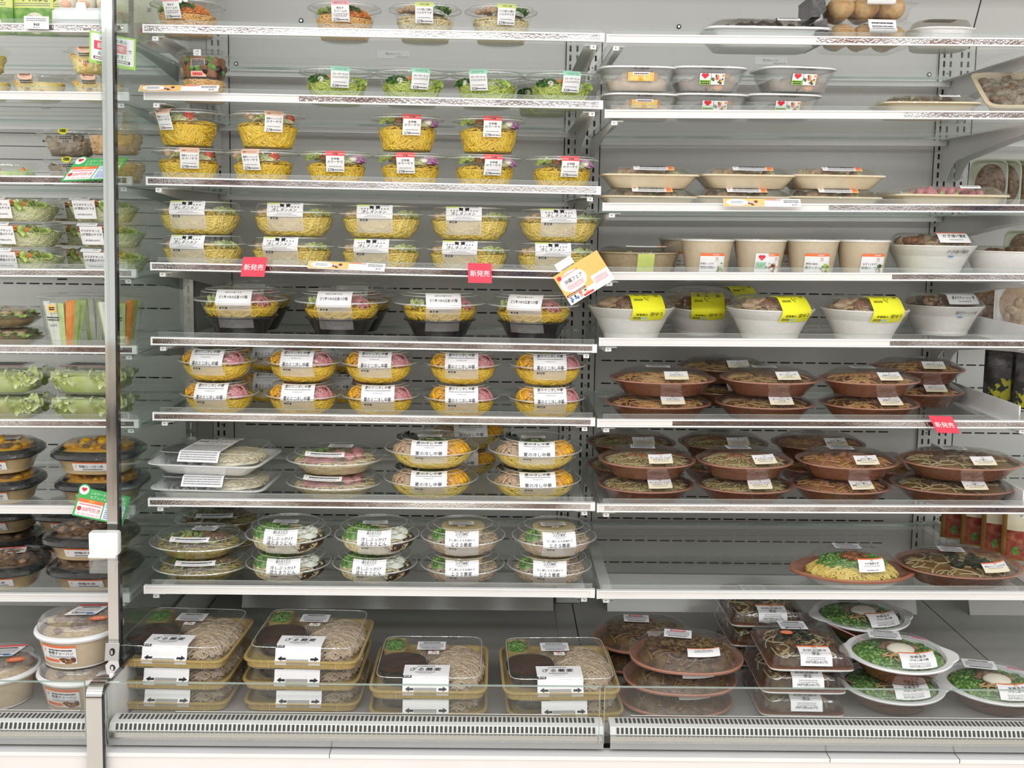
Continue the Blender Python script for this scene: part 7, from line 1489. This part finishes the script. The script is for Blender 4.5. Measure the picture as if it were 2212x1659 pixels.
put('stew_veg', 0.5695, 2.2772, 1.5608, label='lower white lidded vegetable dish at the open end of its row', rot=4, k=0.965, kz=0.965, group='white lidded side dishes on the second shelf')
put('stew_veg', 0.5967, 2.2772, 1.6147, label='upper white lidded vegetable dish pushed askew at the open end', rot=8, k=0.965, kz=0.965, group='white lidded side dishes on the second shelf')
put('ptray_plain', 0.8729, 2.2836, 1.5702, label='flat pale tray with white label before the dark mushroom tray', rot=-4, k=0.98, kz=1.15)
put('ptray', 0.3045, 2.2856, 1.3748, label='lower pale paper tray in the first pair from the tanmen bowls', k=0.98, kz=1.15, group='stacked pale paper trays on the third shelf')
put('ptray', 0.3074, 2.2856, 1.4184, label='upper pale paper tray in the first pair from the tanmen bowls', rot=-1, k=0.98, kz=1.15, var=1, group='stacked pale paper trays on the third shelf')
put('ptray', 0.4964, 2.2856, 1.3767, label='lower pale paper tray in the second pair from the tanmen bowls', rot=1, k=0.98, kz=1.15, group='stacked pale paper trays on the third shelf')
put('ptray', 0.5066, 2.2856, 1.4204, label='upper pale paper tray in the second pair from the tanmen bowls', rot=1, k=0.98, kz=1.15, var=1, group='stacked pale paper trays on the third shelf')
put('ptray', 0.6819, 2.2856, 1.3785, label='lower pale paper tray in the third pair from the tanmen bowls', rot=2, k=0.98, kz=1.15, group='stacked pale paper trays on the third shelf')
put('ptray', 0.6863, 2.2856, 1.4222, label='upper pale paper tray in the third pair from the tanmen bowls', rot=3, k=0.98, kz=1.15, var=1, group='stacked pale paper trays on the third shelf')
put('ptray_plain', 0.8573, 2.4377, 1.3803, label='pale paper tray behind the third pair, half hidden', k=0.98, kz=1.15)
put('ptray_ham', 0.9231, 2.2870, 1.3809, label='long pale tray of ham and salad with a white label', kz=1.35)
put('kraft_bowl', 0.2968, 2.3267, 1.2357, label='round kraft paper bowl with a yellow label beside the fair card', k=1.02)
put('cup_niku', 0.4350, 2.2853, 1.2371, label='kraft soup cup nearest the kraft bowl, label with dark soup', rot=4, k=0.955, group='kraft soup cups on the fourth shelf')
put('cup_cheese', 0.5455, 2.2853, 1.2382, label='kraft soup cup with a red heart on its label', rot=8, k=0.955, group='kraft soup cups on the fourth shelf')
put('cup_gudaku', 0.6562, 2.2853, 1.2393, label='kraft soup cup between the heart labelled and the seaweed one', rot=-2, k=0.955, group='kraft soup cups on the fourth shelf')
put('cup_mozuku', 0.7630, 2.2853, 1.2403, label='kraft soup cup beside the tall white soba bowl', rot=10, k=0.955, group='kraft soup cups on the fourth shelf')
put('cup_niku', 0.4078, 2.4090, 1.2368, label='kraft soup cup behind, between the kraft bowl and the front cups', k=0.955, group='kraft soup cups on the fourth shelf')
put('cup_gudaku', 0.6285, 2.4090, 1.2390, label='kraft soup cup behind the heart labelled one', k=0.955, group='kraft soup cups on the fourth shelf')
put('kakiage', 0.9193, 2.3223, 1.2419, label='white bowl of kakiage soba with an orange striped label', rot=6, k=1.02)
put('shallow', 1.1029, 2.3289, 1.2437, label='shallow white bowl with a dark lid at the end of the cup shelf', k=1.03)
put('tomita', 0.2852, 2.3343, 1.1014, label='white bowl with yellow label nearest the black bowls', rot=10, k=1.02, group='white noodle bowls with bright yellow labels')
put('tomita', 0.4596, 2.4843, 1.1028, label='white bowl with yellow label tipped behind the nearest one', rot=-6, k=1.02, tilt=(8, 0), group='white noodle bowls with bright yellow labels')
put('tomita', 0.5502, 2.6593, 1.1035, label='white bowl with yellow label farthest in, mostly hidden', rot=18, k=1.02, group='white noodle bowls with bright yellow labels')
put('tomita', 0.5807, 2.3143, 1.1037, label='white bowl with yellow label in the middle of the shelf front', rot=16, k=1.02, group='white noodle bowls with bright yellow labels')
put('tomita', 0.7818, 2.3143, 1.1053, label='white bowl with yellow label beside the grey labelled bowl', rot=8, k=1.02, group='white noodle bowls with bright yellow labels')
put('kitakata', 1.0006, 2.4418, 1.1070, label='white bowl of pork ramen with a grey label, set back', rot=4, k=1.02)
put('oval_napolitan', 0.3446, 2.3070, 0.9340, label='lower brown dish of tomato pasta, first stack from the noodle bowls', rot=1, group='brown oval pasta dishes above the red tag')
put('oval_napolitan', 0.3526, 2.3070, 0.9862, label='upper brown dish of tomato pasta, first stack from the noodle bowls', rot=-1, group='brown oval pasta dishes above the red tag')
put('oval_meat', 0.5748, 2.3074, 0.9359, label='lower brown dish of tomato pasta, second stack from the noodle bowls', rot=-2, k=1.005, group='brown oval pasta dishes above the red tag')
put('oval_meat', 0.5838, 2.3074, 0.9884, label='upper brown dish of tomato pasta, second stack from the noodle bowls', rot=1, k=1.005, group='brown oval pasta dishes above the red tag')
put('oval_spice', 0.7999, 2.3070, 0.9377, label='lower brown dish of tomato pasta, third stack from the noodle bowls', rot=2, group='brown oval pasta dishes above the red tag')
put('oval_spice', 0.7973, 2.3070, 0.9899, label='upper brown dish of tomato pasta, third stack from the noodle bowls', rot=1, group='brown oval pasta dishes above the red tag')
put('oval_meat', 0.5225, 2.4913, 0.9354, label='lower brown pasta dish behind the gap of the first two stacks', k=1.005, group='brown oval pasta dishes above the red tag')
put('oval_meat', 0.5209, 2.4913, 0.9879, label='upper brown pasta dish behind the gap of the first two stacks', k=1.005, group='brown oval pasta dishes above the red tag')
put('oval_spice', 0.9742, 2.4900, 0.9392, label='lower brown pasta dish behind, beside the shelf end plate', rot=-4, group='brown oval pasta dishes above the red tag')
put('oval_spice', 0.9715, 2.4900, 0.9914, label='upper brown pasta dish behind, beside the shelf end plate', rot=-8, group='brown oval pasta dishes above the red tag')
put('oval_carbo', 0.3167, 2.2660, 0.7655, label='lower brown dish of carbonara nearest the noodle bowls', rot=1, group='brown oval dishes under the red tag')
put('oval_carbo', 0.3186, 2.2660, 0.8178, label='upper brown dish of carbonara nearest the noodle bowls', rot=-1, group='brown oval dishes under the red tag')
put('oval_carbo', 0.5273, 2.2660, 0.7669, label='lower brown dish of carbonara second from the noodle bowls', rot=-2, group='brown oval dishes under the red tag')
put('oval_carbo', 0.5263, 2.2660, 0.8191, label='upper brown dish of carbonara second from the noodle bowls', rot=6, group='brown oval dishes under the red tag')
put('oval_cream', 0.7330, 2.2660, 0.7683, label='lower brown dish of pink cream pasta between carbonara and large dish', rot=3, group='brown oval dishes under the red tag')
put('oval_cream', 0.7449, 2.2660, 0.8206, label='upper brown dish of pink cream pasta between carbonara and large dish', rot=-1, group='brown oval dishes under the red tag')
put('oval_doria', 0.9765, 2.2711, 0.7699, label='lower brown dish of pasta, the widest pair under the red tag', rot=-3, k=0.99, group='brown oval dishes under the red tag')
put('oval_doria', 0.9900, 2.2711, 0.8217, label='upper brown dish of pasta, the widest pair under the red tag', rot=-2, k=0.99, group='brown oval dishes under the red tag')
put('oval_carbo', 0.3065, 2.4490, 0.7655, label='lower brown dish behind the first stack under the red tag', group='brown oval dishes under the red tag')
put('oval_carbo', 0.3065, 2.4490, 0.8177, label='upper brown dish behind the first stack under the red tag', group='brown oval dishes under the red tag')
put('oval_carbo', 0.5180, 2.4490, 0.7669, label='lower brown dish behind the second stack under the red tag', group='brown oval dishes under the red tag')
put('oval_carbo', 0.5180, 2.4490, 0.8191, label='upper brown dish behind the second stack under the red tag', group='brown oval dishes under the red tag')
put('oval_cream', 0.7370, 2.4490, 0.7683, label='lower brown dish behind the third stack under the red tag', group='brown oval dishes under the red tag')
put('oval_cream', 0.7370, 2.4490, 0.8205, label='upper brown dish behind the third stack under the red tag', group='brown oval dishes under the red tag')
put('oval_cream', 0.9193, 2.4490, 0.7695, label='dark brown pasta dish behind, between the cream pasta and widest pair', group='brown oval dishes under the red tag')
put('boat', 0.7557, 2.2290, 0.6004, label='boat shaped brown tray of noodles topped with green onion')
put('oval_gratin', 0.9873, 2.2410, 0.6020, label='wide brown dish of creamy pasta beside the green onion noodles', rot=-4)
put('okono', 0.3859, 2.1020, 0.4741, label='top oval okonomiyaki pack in the front stack of three', rot=-6, k=0.99, kz=0.93, group='oval okonomiyaki packs on the deck')
put('okono', 0.3744, 2.1020, 0.4305, label='middle oval okonomiyaki pack in the front stack of three', rot=-4, k=0.99, kz=0.93, group='oval okonomiyaki packs on the deck')
put('okono', 0.3664, 2.1020, 0.3868, label='bottom oval okonomiyaki pack in the front stack of three', rot=-2, k=0.99, kz=0.93, group='oval okonomiyaki packs on the deck')
put('okono', 0.3204, 2.3031, 0.3868, label='lower oval okonomiyaki pack behind the front stack of three', k=0.99, kz=0.93, group='oval okonomiyaki packs on the deck')
put('okono', 0.3302, 2.3031, 0.4305, label='upper oval okonomiyaki pack behind the front stack of three', k=0.99, kz=0.93, group='oval okonomiyaki packs on the deck')
put('okono_rect', 0.6241, 2.1270, 0.4758, label='top square okonomiyaki pack in the front stack', rot=-1, kz=1.05, group='square okonomiyaki packs on the deck')
put('okono_rect', 0.6090, 2.1230, 0.4313, label='middle square okonomiyaki pack in the front stack', rot=-1, kz=1.05, group='square okonomiyaki packs on the deck')
put('okono_rect', 0.6067, 2.1190, 0.3868, label='bottom square okonomiyaki pack in the front stack', rot=-1, kz=1.05, group='square okonomiyaki packs on the deck')
put('okono_rect', 0.5953, 2.3580, 0.3868, label='bottom square okonomiyaki pack in the stack behind', kz=1.05, group='square okonomiyaki packs on the deck')
put('okono_rect', 0.5953, 2.3580, 0.4313, label='middle square okonomiyaki pack in the stack behind', kz=1.05, group='square okonomiyaki packs on the deck')
put('okono_rect', 0.5953, 2.3580, 0.4758, label='top square okonomiyaki pack in the stack behind', kz=1.05, group='square okonomiyaki packs on the deck')
put('tantan', 0.8070, 2.1097, 0.3868, label='lower white rimmed bowl under the egg topped one', rot=-4, k=1.07, kz=0.86, group='white rimmed bowls of green onion noodles')
put('tantan', 0.8187, 2.1097, 0.4494, label='upper white rimmed bowl of green onion and egg', rot=-6, k=1.07, kz=0.86, group='white rimmed bowls of green onion noodles')
put('tantan', 0.8208, 2.3262, 0.3868, label='lower white rimmed bowl behind the front pair', rot=5, k=1.07, kz=0.86, group='white rimmed bowls of green onion noodles')
put('tantan', 0.8138, 2.3262, 0.4494, label='upper white rimmed bowl behind the front pair', rot=5, k=1.07, kz=0.86, group='white rimmed bowls of green onion noodles')
put('tantan', 1.0188, 2.1097, 0.3868, label='single white rimmed bowl at the far end of the deck', rot=-8, k=1.07, kz=0.86, group='white rimmed bowls of green onion noodles')
put('cup_potato', -0.9373, 2.2647, 1.5746, label='single potato salad cup between the two cup stacks', rot=-3, k=0.94, kz=0.95, group='potato salad cups beyond the partition')
put('cup_potato', -0.8180, 2.2647, 1.5753, label='lower potato salad cup behind the chrome post', rot=3, k=0.94, kz=0.95, group='potato salad cups beyond the partition')
put('cup_potato', -0.8222, 2.2647, 1.6284, label='upper potato salad cup behind the green edged sign', rot=2, k=0.94, kz=0.95, group='potato salad cups beyond the partition')
put('cup_potato', -1.0485, 2.2647, 1.5740, label='lower potato salad cup at the frame edge', k=0.94, kz=0.95, group='potato salad cups beyond the partition')
put('cup_potato', -1.0550, 2.2647, 1.6271, label='upper potato salad cup at the frame edge', k=0.94, kz=0.95, group='potato salad cups beyond the partition')
put('cup_mushroom', -0.9048, 2.3511, 1.4106, label='lower dark mushroom salad cup behind the coupon card', k=1.02, kz=0.95, group='chicken and mushroom cups beyond the partition')
put('cup_mushroom', -0.9102, 2.3511, 1.4682, label='upper dark mushroom salad cup with a yellow dot', k=1.02, kz=0.95, group='chicken and mushroom cups beyond the partition')
put('cup_chicken', -0.7846, 2.2711, 1.4114, label='lower chicken salad cup beside the partition glass', k=1.02, kz=0.95, group='chicken and mushroom cups beyond the partition')
put('cup_chicken', -0.7883, 2.2711, 1.4691, label='upper chicken salad cup half behind the chrome post', k=1.02, kz=0.95, group='chicken and mushroom cups beyond the partition')
put('cup_greens', -1.0191, 2.2911, 1.4098, label='low clear cup of leafy greens on the third shelf', k=1.02, kz=0.95)
put('salad11', -0.9842, 2.2994, 1.2251, label='bottom chicken vegetable salad in the stack at the frame edge', k=1.02, group='chicken and vegetable salads beyond the partition')
put('salad11', -0.8063, 2.2994, 1.2263, label='bottom chicken vegetable salad in the stack behind the chrome post', rot=4, k=1.02, var=1, group='chicken and vegetable salads beyond the partition')
put('salad11', -0.9410, 2.4511, 1.2254, label='bottom chicken vegetable salad set back between the two stacks', k=1.02, group='chicken and vegetable salads beyond the partition')
put('salad11', -0.9871, 2.2994, 1.2776, label='middle chicken vegetable salad in the stack at the frame edge', k=1.02, var=1, group='chicken and vegetable salads beyond the partition')
put('salad11', -0.8121, 2.2994, 1.2788, label='middle chicken vegetable salad in the stack behind the chrome post', rot=4, k=1.02, group='chicken and vegetable salads beyond the partition')
put('salad11', -0.9410, 2.4511, 1.2779, label='middle chicken vegetable salad set back between the two stacks', k=1.02, group='chicken and vegetable salads beyond the partition')
put('salad11', -0.9920, 2.2994, 1.3301, label='top chicken vegetable salad in the stack at the frame edge', k=1.02, group='chicken and vegetable salads beyond the partition')
put('salad11', -0.8257, 2.2994, 1.3312, label='top chicken vegetable salad in the stack behind the chrome post', rot=4, k=1.02, var=1, group='chicken and vegetable salads beyond the partition')
put('salad11', -0.9410, 2.4511, 1.3304, label='top chicken vegetable salad set back between the two stacks', k=1.02, group='chicken and vegetable salads beyond the partition')
put('veg_oval', -1.0557, 2.3050, 1.0703, label='lower oval pack of meat salad beside the vegetable sticks', kz=0.75, group='oval meat salads beyond the partition')
put('veg_oval', -1.0596, 2.3050, 1.1115, label='upper oval pack of meat salad beside the vegetable sticks', kz=0.75, group='oval meat salads beyond the partition')
put('sticks', -0.9056, 2.2761, 1.0710, label='vegetable stick cup beside the oval meat salads', k=1.02, group='vegetable stick cups beyond the partition')
put('sticks', -0.7941, 2.2761, 1.0715, label='vegetable stick cup half behind the chrome post', rot=20, k=1.02, group='vegetable stick cups beyond the partition')
put('sticks', -0.8837, 2.3972, 1.0711, label='vegetable stick cup behind the two front ones', rot=60, k=1.02, group='vegetable stick cups beyond the partition')
put('lettuce_tray', -1.0384, 2.3026, 0.9173, label='lower lettuce tray at the frame edge', rot=2, k=1.02, kz=1.07, group='lettuce trays beyond the partition')
put('lettuce_tray', -0.8594, 2.3026, 0.9188, label='lower lettuce tray behind the chrome post', rot=-2, k=1.02, kz=1.07, var=1, group='lettuce trays beyond the partition')
put('lettuce_tray', -1.0384, 2.3026, 0.9747, label='upper lettuce tray at the frame edge', rot=2, k=1.02, kz=1.07, group='lettuce trays beyond the partition')
put('lettuce_tray', -0.8594, 2.3026, 0.9761, label='upper lettuce tray behind the chrome post', rot=-2, k=1.02, kz=1.07, var=1, group='lettuce trays beyond the partition')
put('bento_katsu', -1.0541, 2.2683, 0.7479, label='lower egg topped bento bowl with a black printed sleeve', rot=6, k=0.96, kz=0.9, group='egg topped bento bowls beyond the partition')
put('bento_katsu', -0.8333, 2.2683, 0.7492, label='lower egg topped bento bowl half behind the chrome post', k=0.96, kz=0.9, group='egg topped bento bowls beyond the partition')
put('bento_katsu', -1.0541, 2.2683, 0.8125, label='upper egg topped bento bowl with a black printed sleeve', rot=6, k=0.96, kz=0.9, group='egg topped bento bowls beyond the partition')
put('bento_katsu', -0.8392, 2.2683, 0.8137, label='upper egg topped bento bowl half behind the chrome post', k=0.96, kz=0.9, group='egg topped bento bowls beyond the partition')
put('bento_gyu', -0.8397, 2.2293, 0.5792, label='lower beef bento bowl behind the white card holder', k=0.96, kz=0.9, group='beef bento bowls beyond the partition')
put('bento_gyu', -0.9503, 2.4170, 0.5785, label='lower beef bento bowl set back behind the card holder pair', k=0.96, kz=0.9, group='beef bento bowls beyond the partition')
put('bento_gyu', -0.8455, 2.2293, 0.6437, label='upper beef bento bowl behind the white card holder', k=0.96, kz=0.9, group='beef bento bowls beyond the partition')
put('bento_gyu', -0.9503, 2.4170, 0.6431, label='upper beef bento bowl set back behind the card holder pair', k=0.96, kz=0.9, group='beef bento bowls beyond the partition')
put('bento_gyu', -1.0345, 2.2293, 0.5781, label='single beef bento bowl with a tilted price sticker', rot=8, k=0.96, kz=0.9, group='beef bento bowls beyond the partition')
put('bento_gyu', -1.1184, 2.4170, 0.6421, label='upper beef bento bowl far back at the frame edge', k=0.96, kz=0.9, group='beef bento bowls beyond the partition')
put('bento_gyu', -1.1184, 2.4170, 0.5776, label='lower beef bento bowl far back at the frame edge', k=0.96, kz=0.9, group='beef bento bowls beyond the partition')
put('tub', -0.8227, 2.0911, 0.3868, label='lower round rice bowl behind the chrome bumper', rot=4, k=1.065, kz=0.95, group='round rice bowls on the deck beyond the partition')
put('tub', -0.8240, 2.0911, 0.4747, label='upper round rice bowl with a red and white price sticker', rot=2, k=1.065, kz=0.95, group='round rice bowls on the deck beyond the partition')
put('tub', -0.9921, 2.0911, 0.3868, label='round rice bowl at the frame edge beside the stack of two', rot=6, k=1.065, kz=0.95, group='round rice bowls on the deck beyond the partition')
put('mushroom_box', 1.1064, 2.3050, 1.6120, label='dark mushroom tray in a pale frame, leaning upright on the second shelf', tilt=(30, 0), rot=-8)
put('meat_tray', 1.1197, 2.5000, 1.3860, label='upright meat tray, first in the row beyond the paper trays', rot=-48, k=0.75, group='upright meat trays beyond the paper trays')
put('meat_tray', 1.1506, 2.5000, 1.3860, label='upright meat tray, second in the row beyond the paper trays', rot=-48, k=0.75, group='upright meat trays beyond the paper trays')
put('meat_tray', 1.1814, 2.5000, 1.3860, label='upright meat tray, third in the row beyond the paper trays', rot=-48, k=0.75, group='upright meat trays beyond the paper trays')
put('meat_tray', 1.2123, 2.5000, 1.3860, label='upright meat tray, fourth in the row beyond the paper trays', rot=-48, k=0.75, group='upright meat trays beyond the paper trays')
put('meat_tray', 1.2432, 2.5000, 1.3860, label='upright meat tray, fifth in the row beyond the paper trays', rot=-48, k=0.75, group='upright meat trays beyond the paper trays')
put('meat_tray', 1.2107, 2.5200, 1.2475, label='upright tray, first in the row beyond the white soba bowl', rot=-48, k=0.62, group='upright trays beyond the white soba bowl')
put('meat_tray', 1.2366, 2.5200, 1.2475, label='upright tray, second in the row beyond the white soba bowl', rot=-48, k=0.62, group='upright trays beyond the white soba bowl')
put('meat_tray', 1.2626, 2.5200, 1.2475, label='upright tray, third in the row beyond the white soba bowl', rot=-48, k=0.62, group='upright trays beyond the white soba bowl')
put('cutlet_tray', 1.1823, 2.6200, 1.1115, label='upright tray of brown cutlets beyond the shelf end plate', rot=-24, tilt=(-6, 0))
put('roast_tray', 1.2059, 2.5000, 1.1115, label='upright tray of roast meat beyond the cutlets', rot=-24, tilt=(-6, 0))
put('black_pouch', 1.1689, 2.4500, 0.9450, label='black and yellow bag beyond the brown dishes', rot=-30, k=0.9, group='black and yellow bags beyond the brown dishes')
put('black_pouch', 1.2047, 2.3900, 0.9450, label='second black and yellow bag, in front of the first', rot=-30, k=0.9, group='black and yellow bags beyond the brown dishes')
put('pasta_pouch', 1.1234, 2.5200, 0.6080, label='orange food pouch, first of the row beyond the wide pasta dish', rot=-16, k=0.88, group='orange pouches beyond the wide gratin')
put('pasta_pouch', 1.1478, 2.4650, 0.6080, label='orange food pouch, second of the row beyond the wide pasta dish', rot=-16, k=0.88, group='orange pouches beyond the wide gratin')
put('pasta_pouch', 1.1707, 2.4100, 0.6080, label='orange food pouch, third of the row beyond the wide pasta dish', rot=-16, k=0.88, group='orange pouches beyond the wide gratin')
put('pasta_pouch', 1.1923, 2.3550, 0.6080, label='orange food pouch, fourth of the row beyond the wide pasta dish', rot=-16, k=0.88, group='orange pouches beyond the wide gratin')
put('egg_pouch', -1.0246, 2.2620, 1.7062, label='boiled egg pouch at the frame edge', rot=-2, group='boiled egg pouches on the top shelf')
put('egg_pouch', -0.9385, 2.2660, 1.7062, label='boiled egg pouch in the middle of three, above the price card', rot=-2, group='boiled egg pouches on the top shelf')
put('egg_pouch', -0.8791, 2.2700, 1.7062, label='boiled egg pouch beside the white egg carton', rot=-2, group='boiled egg pouches on the top shelf')
put('egg_carton', -0.8292, 2.2430, 1.7070, label='white egg carton on the top shelf beside the chrome post')
put('beige_pouch', -0.8106, 2.3400, 1.7050, label='beige pouch seen through the partition glass, nearer one', rot=4, group='beige pouches behind the partition glass')
put('beige_pouch', -0.7698, 2.4600, 1.7050, label='beige pouch seen through the partition glass, deeper one', rot=4, group='beige pouches behind the partition glass')
